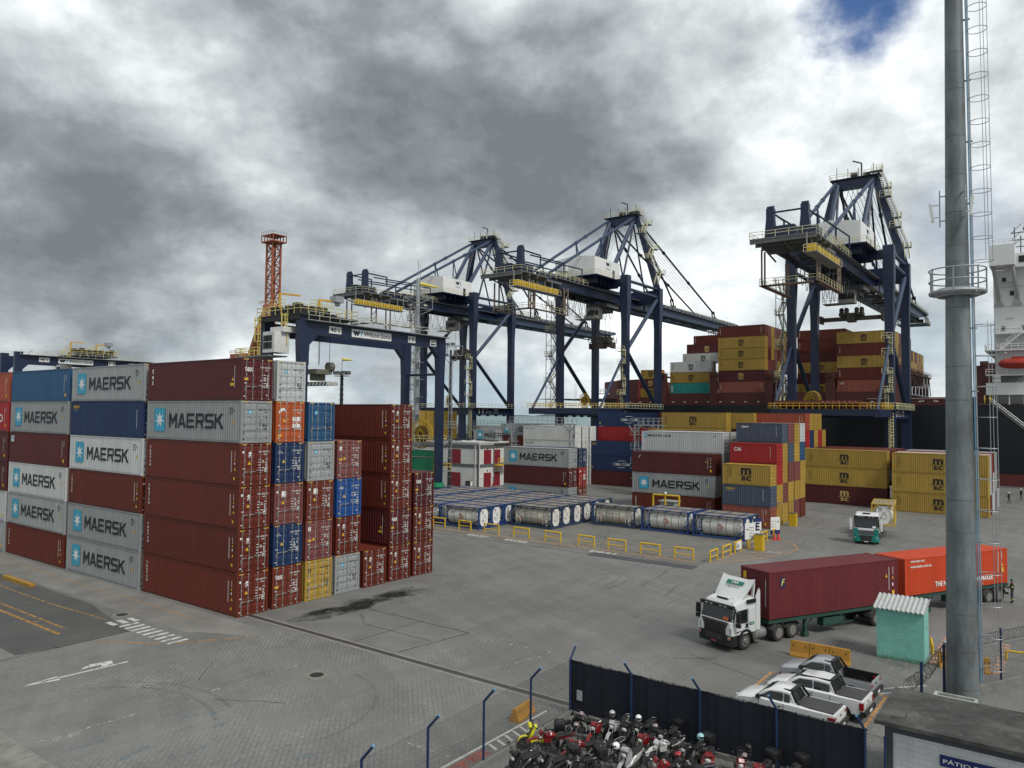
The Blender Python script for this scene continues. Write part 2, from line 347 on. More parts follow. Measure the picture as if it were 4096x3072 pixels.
# lane strip along the container stacks: lighter concrete with a rough edge
g=MB(); random.seed(3); e=[(-500+i*1.6,26.1+random.uniform(-.18,.18)) for i in range(286)]
sheet(g,e+[(-44,26.6),(-40,28.4),(-40,29.5),(-500,29.5)],.004); struct('concrete_lane',g,P('pale_concrete',(.19,.185,.17),var=.35,scale=.35,rough=.8,bump=.3))
g=MB(); sheet(g,[(-62,17.9),(-47.5,17.9),(-47.2,19.8),(-47.3,24.1),(-56,25.8),(-200,25.7),(-200,12),(-80,12)],.004); struct('asphalt_patch',g,P('dark_asphalt',(.085,.086,.082),var=.3,scale=.3,rough=.8,bump=.3))
g=MB()
for p in ([(-44.6,31.17),(-34.7,31.2),(-34.76,34.26),(-37.3,34.3),(-41,37.1),(-41,50.2),(-44.6,50.2)],[(-34.66,31.22),(-31.32,31.5),(-31.22,34.16),(-34.7,34.24)],[(-34.7,34.3),(-31.2,34.22),(-30.6,36.95),(-34.98,37.36),(-40.3,37.1),(-37.2,34.34)]): sheet(g,p,.004)
struct('concrete_slab',g,P('slab_concrete',(.158,.155,.145),var=.28,scale=.4,rough=.85,bump=.3))
g=MB(); sheet(g,[(-80,65.2),(-27.6,65.2),(-27.6,67.1),(-28.1,73.4),(-27.0,84),(-27,93),(-80,93)],.004); struct('tank_yard_slab',g,P('yard_concrete',(.15,.145,.13),var=.3,scale=.3,rough=.85,bump=.3))
g=MB(); sheet(g,[(-16.3,36.5),(-13.4,36.5),(-13.3,43.2),(-16.3,43.4)],.004); struct('concrete_patch',g,P('smooth_concrete',(.15,.148,.138),var=.2,scale=.5,rough=.8,bump=.2))
# black runs of oil and tyre marks
def blot(g,cx,cy,rx,ry,rot,z,n=22,j=.35):
    pts=[]
    for i in range(n):
        t=2*math.pi*i/n; r=1+random.uniform(-j,j); x=rx*r*math.cos(t); y=ry*r*math.sin(t); pts.append((cx+x*math.cos(rot)-y*math.sin(rot),cy+x*math.sin(rot)+y*math.cos(rot)))
    sheet(g,pts,z)
g=MB()
for i in range(40): blot(g,-41.2+random.uniform(-.9,.9),random.uniform(32.5,42.5),random.uniform(.25,.8),random.uniform(.5,1.9),0,.008+i*.0001,22,.2)
struct('oil_stain',g,worn('oil_film',(.04,.04,.038),.44,1.1,.25,.45))
g=MB()
for a in ((-46.7,34),(-45,24.5),(-37,20),(-27,41),(-24,47)): blot(g,a[0],a[1],.5,.3,0,.008)
for i in range(34):
    x=random.uniform(-34,-16); y=random.uniform(50,63); L=random.uniform(1.5,5); a=R(100+random.uniform(-14,14)); line(g,(x,y),(x+L*math.cos(a),y+L*math.sin(a)),.22,.008+i*.00008)
for i in range(40):
    x=random.uniform(-26,-9); y=random.uniform(72,120); L=random.uniform(2,7); a=R(random.choice((70,100,160))+random.uniform(-14,14)); line(g,(x,y),(x+L*math.cos(a),y+L*math.sin(a)),.3,.008+i*.00008)
struct('tyre_marks',g,worn('tyre_mark_film',(.08,.08,.08),.38,1.3,.2,.35))
# drain channel with steel covers
g=MB(); sheet(g,[(-46,30.55),(-18.6,30.42),(-18.6,31.28),(-46,31.3)],.005); struct('drain_kerb',g,P('pale_drain_edge',(.21,.205,.18),var=.3,scale=.8,rough=.85))
g=MB()
for i in range(14):
    x=-45.9+i*1.95; g.box(x,x+1.93,30.74,31.1,0,.014 if i%3 else .02)
o=bpy.data.objects.new('drain_channel',g.mesh('drain_channel',P('rusty_drain_steel',(.055,.048,.045),var=.4,scale=.35,rough=.6))); col.objects.link(o); tag(o,'long dark steel-covered drain channel crossing the paving from the container corner to the fence','drain')
for (x,y,pd) in ((-31.9,26.18,1),(-51.46,25.72,0)):
    t=thing('manhole_cover','round dark manhole cover set in a pale square of concrete' if pd else 'round manhole cover with a pale ring beside the faded crossing stripes','manhole cover',(x,y,0))
    g=MB(); 
    if pd: g.box(-.68,.68,-.6,.6,0,.008)
    else: g.lathe([(0,.62),(.008,.62)],(0,0,0),(0,0,1),20)
    part('concrete_surround',g,t,mat=P('manhole_concrete',(.20,.195,.17)))
    g=MB(); g.lathe([(0,.36),(.016,.36)],(0,0,0),(0,0,1),20); part('cover',g,t,mat=P('manhole_iron',(.025,.025,.024)))
t=thing('manhole_cover','rectangular iron-framed pit cover at the foot of the green block hut','manhole cover',(-8.06,47.42,0)); g=MB(); g.box(-.5,.5,-.48,.42,0,.03); part('concrete_surround',g,t,mat=P('manhole_concrete',0)); g=MB(); g.box(-.42,.42,-.4,.34,.03,.045); part('cover',g,t,mat=GREYM)
for x,y in ((-17.2,62),(-14.5,69.5)):
    t=thing('manhole_cover','small round cover in the road near the red and orange container trailers' if x<-16 else 'small round cover in the road in front of the tank truck','manhole cover',(x,y,0)); g=MB(); g.lathe([(0,.4),(.01,.4)],(0,0,0),(0,0,1),16); part('cover',g,t,mat=DARK)
# painted marks
g=MB(); zz=.008
line(g,(-41.9,17.0),(-41.62,21.2),.17,zz); sheet(g,[(-41.94,16.1),(-41.45,17.7),(-42.15,17.8)],zz)
sheet(g,[(-42.29,18.95),(-42.72,19.7),(-42.5,20.75),(-41.8,20.5),(-41.83,19.9),(-42.25,20.1)],zz)
struct('arrow_marking',g,WW)
g=MB()
for x,y in ((-49.8,24.25),(-49.75,24.92),(-49.7,25.6)): sheet(g,[(x-.55,y-.18),(x+.5,y-.18),(x+.5,y+.18),(x-.55,y+.18)],.008)
for i in range(9):
    x=-48.7+i*.72; sheet(g,[(x-.16,24.2),(x+.16,24.2),(x+.12,25.45),(x-.2,25.45)],.008)
struct('crossing_stripes',g,WW)
g=MB(); line(g,(-34.4,13.9),(-34.24,17.9),.16,.008); line(g,(-34.1,14.2),(-34.05,15.4),.3,.008); line(g,(-34.2,20),(-33.9,27),.1,.008)
for a in (((-44.5,49.05),(-37.4,49.2)),((-62,66.0),(-36,66.2)),((-26,30),(-24.4,36)),((-29,36.5),(-22,37.2)),((-22.8,23.2),(-20.2,23.3))): line(g,a[0],a[1],.12,.008)
blot(g,-24.5,78,1.0,.8,0,.008,30,.1)
for i in range(14): blot(g,random.uniform(-50,-16),random.uniform(16,30),.25,.05,random.uniform(0,3),.008,8,.3)
struct('faded_markings',g,WW2)
g=MB()
line(g,(-90,21.97),(-50.7,21.92),.16,.008); line(g,(-90,21.22),(-49.9,21.17),.22,.008); line(g,(-120,24.1),(-58.6,24.05),.12,.008); line(g,(-58.7,24.0),(-51.1,24.5),.12,.008)
line(g,(-46.7,21.8),(-43.4,24.0),.14,.008); line(g,(-42.9,24.3),(-40.4,28.1),.14,.008); line(g,(-120,28.2),(-47,28.2),.1,.008); line(g,(-54,21.2),(-54,21.95),.15,.008)
struct('orange_lane_lines',g,worn('worn_amber_line',(.45,.24,.05),.55))
g=MB()
line(g,(-80,68.4),(-28.6,68.2),.14,.012); line(g,(-80,67.9),(-29,67.7),.08,.012)
for i in range(8): line(g,(-56+i*3.6,68.5),(-54.6+i*3.6,74),.1,.012)
P0=[(-27.3,70.6),(-27.45,79.4),(-27.2,86.6),(-24.6,84.9),(-23.2,82),(-23.1,78.4),(-24.6,73.5),(-26.3,70.2),(-27.3,68.6)]
for i in range(len(P0)-1): line(g,P0[i],P0[i+1],.16,.012)
for i in range(6): line(g,(-27.2+i*.05,71.3+i*2.3),(-24.4+.25*i,74.5+i*1.7),.14,.012)
struct('yellow_lane_lines',g,WO)
g=MB()
for a in (((-13.2,36.3),(-13.16,41.5)),((-13.16,41.5),(-12.4,41.55)),((-13.17,38.75),(-12.3,38.75)),((-7.6,36.4),(-7.55,41.45)),((-8.3,41.4),(-7.5,41.42))): line(g,a[0],a[1],.14,.008)
struct('parking_bay_lines',g,WO)
g=MB()
for a in (((-8.2,42.2),(-6.2,44.4)),((-7.9,41.6),(-6.9,42.8)),((-13.6,37.3),(-13,37.7)),((-19.8,16),(-19.75,29.6)),((-6.0,31.5),(-5.9,36))): line(g,a[0],a[1],.14,.008)
for i in range(5): line(g,(-19.65,25.2+i*.55),(-18.95,24.9+i*.55),.13,.008)
line(g,(-18.92,14),(-18.92,29.6),.1,.008)
struct('white_road_lines',g,worn('kerb_white_line',(.55,.55,.52),.75,4))
g=MB(); sheet(g,[(-19.6,21.9),(-19.0,21.9),(-19.0,24.6),(-19.6,24.6)],.008); struct('red_marking',g,worn('worn_red_paint',(.35,.10,.08),.55))
g=MB(); random.seed(21)
for i in range(26):
    x=random.uniform(-33,-21); y=random.uniform(13.5,20)+.25*(x+27)*0; line(g,(x,y),(x+random.uniform(-.3,.3),y+random.uniform(.4,1.6)),random.uniform(.08,.4),.0085+i*.00005)
struct('faded_blue_paint',g,worn('worn_blue_paint',(.10,.22,.27),.36,3,.15,.6))
g=MB()
for (cx,cy,r,a0,a1) in ((-34,14,6.5,60,150),(-34,14,7.3,70,140),(-31,22,5.5,-20,90),(-24,55,9,100,190),(-24,55,10.4,100,180),(-20,75,14,200,280),(-20,75,15.8,205,275)):
    pts=[(cx+r*math.cos(R(a)),cy+r*math.sin(R(a))) for a in range(a0,a1,5)]
    for p_,q_ in zip(pts,pts[1:]): line(g,p_,q_,.22,.0090+.00001*len(g.f))
struct('curved_tyre_marks',g,worn('curved_mark_film',(.07,.07,.07),.38,1.5,.25,.28))
# bay numbers painted beside the tank yard, read from the tank side
g=MB()
for s,x in (('E037',-55.5),('E038',-50.2),('E041',-39.4)): g.text(s,(x,66.45,.012),(1,0,0),(0,1,0),.8,.03,2.9)
struct('bay_number_markings',g,worn('stencil_white',(.6,.6,.57),.72,4))
g=MB(); g.box(-38.5,-27.6,64.6,66.15,0,.03); struct('dark_steel_mat',g,P('dark_mat',(.06,.062,.068),var=.15))
# slab joints and cracks
g=MB(); random.seed(5)
def crack(p,q,w,n,j):
    last=Vector(p)
    for i in range(1,n+1):
        t=i/n; c=Vector(p)*(1-t)+Vector(q)*t+Vector((random.uniform(-j,j),random.uniform(-j,j)))*(0 if i==n else 1); line(g,last,c,w,.0125+i*.00002); last=c
crack((-47.0,12),(-47.1,17.96),.07,6,.03); crack((-47.11,18),(-47.24,24.1),.07,6,.03); crack((-47.7,19.9),(-47.1,19.95),.08,2,.02)
crack((-59.3,21.26),(-58.85,24.06),.06,5,.03); crack((-41.0,37.12),(-30.5,36.95),.09,14,.06); crack((-34.76,31.2),(-34.76,37.3),.05,8,.03); crack((-37.3,34.33),(-31.2,34.2),.05,9,.03)
crack((-31.3,31.5),(-30.5,36.95),.07,7,.04); crack((-38,24),(-36,22.0),.03,6,.08); crack((-33,21),(-30,22.8),.03,8,.08); crack((-62,65.15),(-28,65.1),.08,20,.03); crack((-80,67.2),(-28,66.9),.05,20,.03)
crack((-28.2,66.2),(-28.1,73.4),.08,5,.02); crack((-28.1,73.4),(-27.2,84),.08,8,.02); crack((-18.3,40.4),(-16.4,41.8),.05,6,.03); crack((-17.9,41.7),(-12,39.4),.04,8,.04)
crack((-46,77),(-35,71),.06,10,.08); crack((-45,81),(-40,70),.05,8,.06)
struct('pavement_joints',g,worn('joint_dark',(.035,.035,.033),.62,3))
# raised kerb slab in the near corner, with a gutter joint
g=MB()
for i in range(9): g.box(-49.9+i*2.1,-47.85+i*2.1,11.6,13.35,0,.06+.004*(i%2))
struct('kerb_slab',g,P('kerb_concrete',(.21,.205,.185),var=.4,scale=1.4,rough=.9,bump=.5))
# ================================================================ CONTAINERS
HC=2.896; STD=2.591; W=2.438; L40=12.192; L20=6.058
def corr(g,o,d,n,Ln,z0,z1,pitch=.278,dep=.036):
    """vertical corrugated sheet starting at o along d, outward normal n"""
    o=Vector(o);d=Vector(d);n=Vector(n); k=max(1,round(Ln/pitch)); p=Ln/k; xs=[]
    for i in range(k): xs+=[(i*p,0),(i*p+p*.27,0),(i*p+p*.5,-dep),(i*p+p*.77,-dep)]
    xs.append((Ln,0)); vs=[]; 
    for x,y in xs:
        q=o+d*x+n*y; vs+= [(q.x,q.y,z0),(q.x,q.y,z1)]
    g.add(vs,[(2*i,2*i+2,2*i+3,2*i+1) for i in range(len(xs)-1)])
def body_mesh(L,H,reefer=False):
    """origin: middle of the base; doors at +X"""
    g=MB(); x=L/2; y=W/2
    for sx in (-1,1):
        for sy in (-1,1):
            a=sx*x; b=sy*y; g.box(min(a,a-sx*.13),max(a,a-sx*.13),min(b,b-sy*.13),max(b,b-sy*.13),.12,H-.11)
            for z0,z1 in ((0,.12),(H-.115,H+.002)): g.box(min(a+sx*.003,a-sx*.178),max(a+sx*.003,a-sx*.178),min(b+sy*.003,b-sy*.16),max(b+sy*.003,b-sy*.16),z0,z1)
        g.box(min(sx*x,sx*(x-.09)),max(sx*x,sx*(x-.09)),-y+.13,y-.13,.02,.17); g.box(min(sx*x,sx*(x-.09)),max(sx*x,sx*(x-.09)),-y+.13,y-.13,H-.14,H-.02)
    for sy in (-1,1):
        g.box(-x+.16,x-.16,min(sy*(y-.045),sy*(y-.1)),max(sy*(y-.045),sy*(y-.1)),.03,.17); g.box(-x+.16,x-.16,min(sy*y,sy*(y-.05)),max(sy*y,sy*(y-.05)),H-.085,H-.012)
    if reefer:
        g.box(-x+.13,x-.3,-y+.02,y-.02,.17,H-.085)
        for k in range(int(L/1.1)): xx=-x+.7+k*1.1; g.box(xx,xx+.03,-y+.012,-y+.02,.2,H-.1)
    else:
        corr(g,(-x+.13,-y+.012,0),(1,0,0),(0,-1,0),L-.26,.17,H-.085); corr(g,(x-.13,y-.012,0),(-1,0,0),(0,1,0),L-.26,.17,H-.085)
        corr(g,(-x+.02,y-.13,0),(0,-1,0),(-1,0,0),W-.26,.17,H-.14)
        k=round((L-.26)/.278); p=(L-.26)/k; vs=[]
        for i in range(k):
            for dx,dz in ((0,0),(.35*p,0),(.5*p,-.02),(.85*p,-.02)):
                vs+=[(-x+.13+i*p+dx,-y+.05,H-.02+dz),(-x+.13+i*p+dx,y-.05,H-.02+dz)]
        vs+=[(x-.13,-y+.05,H-.02),(x-.13,y-.05,H-.02)]; n=len(vs)//2
        g.add(vs,[(2*i,2*i+2,2*i+3,2*i+1) for i in range(n-1)])
    g.box(-x+.1,x-.1,-y+.04,y-.04,.10,.14)
    return g.mesh('body',PAINT)
def door_mesh(L,H,s,reefer=False):
    g=MB(); x=L/2-.045; y0,y1=((-W/2+.135,-.008) if s<0 else (.008,W/2-.135)); z0=.18;z1=H-.15
    g.box(x-.03,x,y0,y1,z0,z1)
    if not reefer:                      # pressed ribs: five raised bands with recesses between
        n=5; hh=(z1-z0-.1)/n
        for k in range(n):
            za=z0+.05+k*hh; g.add([(x,y0+.07,za+.05),(x,y1-.07,za+.05),(x+.028,y1-.07,za+.11),(x+.028,y0+.07,za+.11),(x+.028,y1-.07,za+hh-.13),(x+.028,y0+.07,za+hh-.13),(x,y1-.07,za+hh-.06),(x,y0+.07,za+hh-.06)],[(0,1,2,3),(3,2,4,5),(5,4,6,7),(0,3,5,7),(1,6,4,2)])
    else:
        for zc in (z0+.4,z0+1.0,z0+1.6,z1-.35): g.box(x,x+.02,y0+.02,y1-.02,zc-.02,zc+.02)
    g.box(x,x+.02,y0,y0+.035,z0,z1); g.box(x,x+.02,y1-.035,y1,z0,z1)
    return g.mesh('door',PAINT)
def bars_mesh(L,H,s):
    g=MB(); x=L/2+.005
    for yy in ((-.88,-.36) if s<0 else (.36,.88)):
        g.tube((x,yy,.10),(x,yy,H-.07),.019,6)
        for z in (.13,.9,1.75,H-.13): g.box(x-.03,x+.02,yy-.055,yy+.055,z-.035,z+.035)
        zz=.95 if s<0 else 1.02
        g.beam((x+.03,yy,zz),(x+.03,yy+(.36 if s<0 else -.36)*.9,zz+.02),.022,.04); g.box(x-.02,x+.035,yy-.04,yy+.05,zz-.05,zz+.06)
    return g.mesh('locking_bars',S('bar_paint',obj=True,rough=.5,var=.2,scale=2))
BM={}
def meshes(kind):
    if kind not in BM:
        L,H,rf={'40':(L40,HC,0),'40s':(L40,STD,0),'20':(L20,STD,0),'20h':(L20,HC,0),'45r':(L40,HC,1)}[kind]
        BM[kind]=(body_mesh(L,H,rf),door_mesh(L,H,-1,rf),door_mesh(L,H,1,rf),bars_mesh(L,H,-1),bars_mesh(L,H,1),L,H)
    return BM[kind]
BLK=(.012,.012,.016); WHT=(.72,.72,.70); CYN=(.035,.32,.48); GLD=(.62,.36,.02); YLW=(.70,.42,.02)
def star_pts(r,n=7,k=.36):
    return [((r if i%2==0 else r*k)*math.sin(math.pi*i/n),(r if i%2==0 else r*k)*math.cos(math.pi*i/n)) for i in range(2*n)]
FX=lambda L:((1,0,0),(0,0,1),-W/2-.004)      # near long side faces -Y
LET={}
def let(key,L,H):
    """list of (part name, mesh, colour) for the long side, cached"""
    k=(key,L,H)
    if k in LET: return LET[k]
    ax,az,y=(1,0,0),(0,0,1),-W/2-.006; out=[]; x=L/2
    def add(name,g,c): out.append((name,g.mesh(name,DECAL),(*c,0)))
    if key=='M':      # star panel and wide capitals
        g=MB(); g.flat([(0,0),(1.45,0),(1.45,1.72),(0,1.72)],(-x+1.1,y,.62),ax,az); add('logo_panel',g,CYN)
        g=MB(); g.flat(star_pts(.66),(-x+1.1+.725,y-.004,1.48),ax,az); add('star',g,WHT)
        g=MB(); g.glyphs('MAERSK',(-x+3.15,y,.92),ax,az,1.06,1.19,.96); add('lettering',g,BLK)
        g=MB(); g.text('MSKU',(x-1.35,y,2.3),ax,az,.13,.02); g.text('572 118',(x-1.35,y,2.12),ax,az,.13,.02); g.text('45G1',(x-1.35,y,1.94),ax,az,.13,.02); add('serial_number',g,BLK)
        g=MB(); g.flat([(0,0),(.26,0),(.13,.28)],(x-.95,y,1.35),ax,az); add('warning_label',g,YLW)
    elif key=='ML':
        g=MB(); g.flat([(0,0),(.42,0),(.42,.52),(0,.52)],(-x+.45,y,2.03),ax,az); add('logo_panel',g,CYN)
        g=MB(); g.flat(star_pts(.2),(-x+.66,y-.004,2.29),ax,az); add('star',g,WHT)
        g=MB(); g.text('MAERSK LINE',(-x+1.05,y,2.12),ax,az,.34,.008,3.6); g.text('MSKU',(x-1.35,y,2.3),ax,az,.13,.02); add('lettering',g,BLK)
    elif key in('MSC','MSCw','MSCg'):
        c={'MSC':BLK,'MSCw':BLK,'MSCg':(.50,.36,.12)}[key]; g=MB(); cx=-.05 if L>8 else 0.; k=1.
        g.text('m',(cx,y,1.38),ax,az,.80*k,.032,1.28,True); g.flat([(-.95,-.02),(-.62,-.09),(-.3,-.03),(0,.0),(.3,-.05),(.62,-.08),(.95,.03),(.95,.07),(.62,-.02),(.3,.02),(0,.07),(-.3,.04),(-.62,-.03),(-.95,.04)],(cx,y-.003,1.30),ax,az)
        g.text('sc',(cx,y,.58),ax,az,.56*k,.028,1.2,True); add('lettering',g,c)
        if key!='MSCg':
            g=MB()
            for dx,h in ((.75,1.5),(1.05,1.3)):
                for i in range(int(h/.115)): g.box(-x+dx-.03,-x+dx+.03,y-.003,y,2.25-i*.115-.08,2.25-i*.115)
            add('side_print',g,c)
    elif key in('T','Tb'):
        g=MB(); z=H-.72
        for i,ch in enumerate('TRITON'): g.text(ch,(-x+.62,y,z-i*.26),ax,az,.19,.022,.2 if ch!='I' else .1,True)
        add('lettering',g,WHT)
        g=MB()
        for i in range(17): g.box(x-1.02,x-.96,y-.003,y,2.35-i*.085-.06,2.35-i*.085)
        for i in range(5): g.box(x-.62,x-.58,y-.003,y,2.35-i*.085-.06,2.35-i*.085)
        g.box(x-.66,x-.56,y-.003,y,1.45,1.6); add('serial_number',g,WHT)
        g=MB(); g.flat([(0,0),(.22,0),(.11,.2)],(x-.68,y,1.06),ax,az); g.box(x-.72,x-.56,y-.003,y,.42,.60); g.box(x-.64,x-.56,y-.003,y,1.72,1.86); add('warning_label',g,YLW)
    elif key=='tex':
        g=MB(); z=H-.85
        for i,ch in enumerate('tex'): g.text(ch,(-x+.7,y,z-i*.42),ax,az,.38 if ch=='t' else .28,.015,.26,True)
        add('lettering',g,WHT)
        g=MB()
        for i in range(15): g.box(x-.85,x-.80,y-.003,y,2.35-i*.1-.07,2.35-i*.1)
        add('serial_number',g,WHT)
        g=MB(); g.flat([(0,0),(.26,0),(.13,.26)],(x-1.15,y,1.35),ax,az); g.box(x-1.3,x-.9,y-.003,y,1.0,1.2); add('warning_label',g,YLW)
    elif key=='num':
        g=MB()
        for i in range(15): g.box(x-.95,x-.90,y-.003,y,2.3-i*.1-.07,2.3-i*.1)
        for i in range(5): g.box(x-.6,x-.54,y-.003,y,2.3-i*.1-.07,2.3-i*.1)
        add('serial_number',g,WHT); g=MB(); g.box(x-.75,x-.5,y-.003,y,.4,.7); add('warning_label',g,YLW)
    elif key=='CMA':
        g=MB(); g.text('CMA CGM',(1.0,y,1.12),ax,az,.52,.006,3.6,True)
        for s,zc in ((1,1.92),(-1,.86)):
            pts=[(1.25*math.cos(R(a)),.42*math.sin(R(a))) for a in range(40,131,10)]; inn=[(1.25*math.cos(R(a)),.34*math.sin(R(a))+.0) for a in range(130,39,-10)]
            g.flat([(px*s,(py-.25)*s) for px,py in pts+inn],(1.0+(.0),y,zc),ax,az)
        g.text('eco container',(2.9,y,.85),ax,az,.16,.0,1.7); g.text('bamboo flooring',(2.9,y,.58),ax,az,.14,.0,1.7); add('lettering',g,WHT)
        g=MB(); g.box(-x+.4,-x+.65,y-.003,y,.45,.75); add('warning_label',g,YLW)
    elif key=='seaco': 
        g=MB(); g.text('seaco',(-x+.45,y,H-.62),ax,az,.26,.018,1.1); add('lettering',g,GLD)
        g=MB(); g.text('a bright group',(-x+.5,y,H-.82),ax,az,.09,0,.9)
        for i in range(15): g.box(x-.95,x-.90,y-.003,y,2.2-i*.1-.07,2.2-i*.1)
        add('serial_number',g,WHT)
    elif key=='seacow':
        g=MB(); g.text('seaco',(-x+.7,y,H-.62),ax,az,.22,.03,1.0)
        for i in range(14): g.box(x-.75,x-.71,y-.003,y,2.2-i*.1-.07,2.2-i*.1)
        add('lettering',g,WHT); g=MB(); g.box(-x+.42,-x+.62,y-.003,y,H-.6,H-.44); add('mark',g,(.3,.03,.03))
    elif key=='CAI':
        g=MB(); g.text('CAI',(-x+.55,y,H-1.05),ax,az,.5,.022,.9)
        for i in range(14): g.box(x-.85,x-.81,y-.003,y,2.2-i*.1-.07,2.2-i*.1)
        add('lettering',g,WHT)
    elif key=='F':
        g=MB(); g.flat([(0,0),(.42,0),(.42,.62),(0,.62)],(-x+.95,y,H-1.0),ax,az); add('logo_panel',g,(.015,.02,.08))
        g=MB(); g.flat([(.07,.1),(.16,.1),(.2,.28),(.34,.3),(.36,.36),(.22,.35),(.24,.44),(.38,.46),(.4,.53),(.18,.5)],(-x+.95,y-.004,H-1.0),ax,az); add('mark',g,(.65,.55,.12))
        g=MB()
        for i in range(16): g.box(x-.95,x-.90,y-.003,y,2.4-i*.095-.07,2.4-i*.095)
        for i in range(5): g.box(x-.55,x-.50,y-.003,y,2.4-i*.095-.07,2.4-i*.095)
        g.box(x-.6,x-.48,y-.003,y,1.15,1.35); add('serial_number',g,WHT)
        g=MB(); g.flat([(0,0),(.22,0),(.11,.24)],(x-1.3,y,1.75),ax,az); g.box(x-.62,x-.38,y-.003,y,.5,.85); g.box(x-.58,x-.48,y-.003,y,1.6,1.78); add('warning_label',g,YLW)
    elif key=='Bag':
        g=MB(); g.flat([(0,0),(.75,0),(.75,.62),(0,.62)],(-x+.3,y,H-.95),ax,az); add('logo_panel',g,(.35,.40,.45))
        g=MB(); g.text('BAG',(-x+.36,y-.004,H-.9),ax,az,.24,.02,.6); add('lettering',g,(.7,.7,.62))
        out+=let('num',L,H)
    elif key=='HS':
        g=MB(); g.text('HAMBURG SÜD',(0,y,.85),ax,az,1.0,.02,9.6,True); add('lettering',g,WHT); out+=let('num',L,H)
    elif key=='cro':
        g=MB(); g.text('CRONOS',(-x+1.3,y,2.3),ax,az,.16,.01,1.4); g.text('*',(-x+.5,y,2.1),ax,az,.4,.03,.6); g.box(x-1.3,x-1.1,y-.003,y,1.6,1.75); add('lettering',g,BLK)
        g=MB(); g.box(x-1.05,x-.8,y-.003,y,.5,.8); add('warning_label',g,YLW)
    elif key=='flo':
        g=MB(); g.flat([(0,0),(.5,0),(.5,1.9),(0,1.9)],(-x+.35,y,.4),ax,az); add('logo_panel',g,WHT)
        g=MB(); g.text('FLORENS',(-x+.75,y-.004,.5),(0,0,1),(-1,0,0),.28,.02,1.7); add('lettering',g,(.03,.1,.1))
        out+=let('num',L,H)
    elif key=='hai':
        g=MB(); g.text('www.haier.com',(-x+.6,y,2.28),ax,az,.2,.02,1.55); g.text('www.haier.com.eu',(-x+.6,y,1.9),ax,az,.2,.02,2.35); g.text('Haier',(-.95,y,1.05),ax,az,1.0,.03,3.2); g.text('THE NO.1 REFRIGERATOR MAKER',(-2.75,y,.42),ax,az,.36,.03,7.0)
        for i in range(16): g.box(x-1.2,x-1.15,y-.003,y,2.4-i*.095-.07,2.4-i*.095)
        for i in range(5): g.box(x-.75,x-.70,y-.003,y,2.4-i*.095-.07,2.4-i*.095)
        add('lettering',g,WHT)
        g=MB(); g.flat([(0,0),(.25,0),(.12,.26)],(x-.8,y,1.3),ax,az); g.box(x-.8,x-.5,y-.003,y,.85,1.2); add('warning_label',g,YLW)
    LET[k]=out; return out
DLET={}
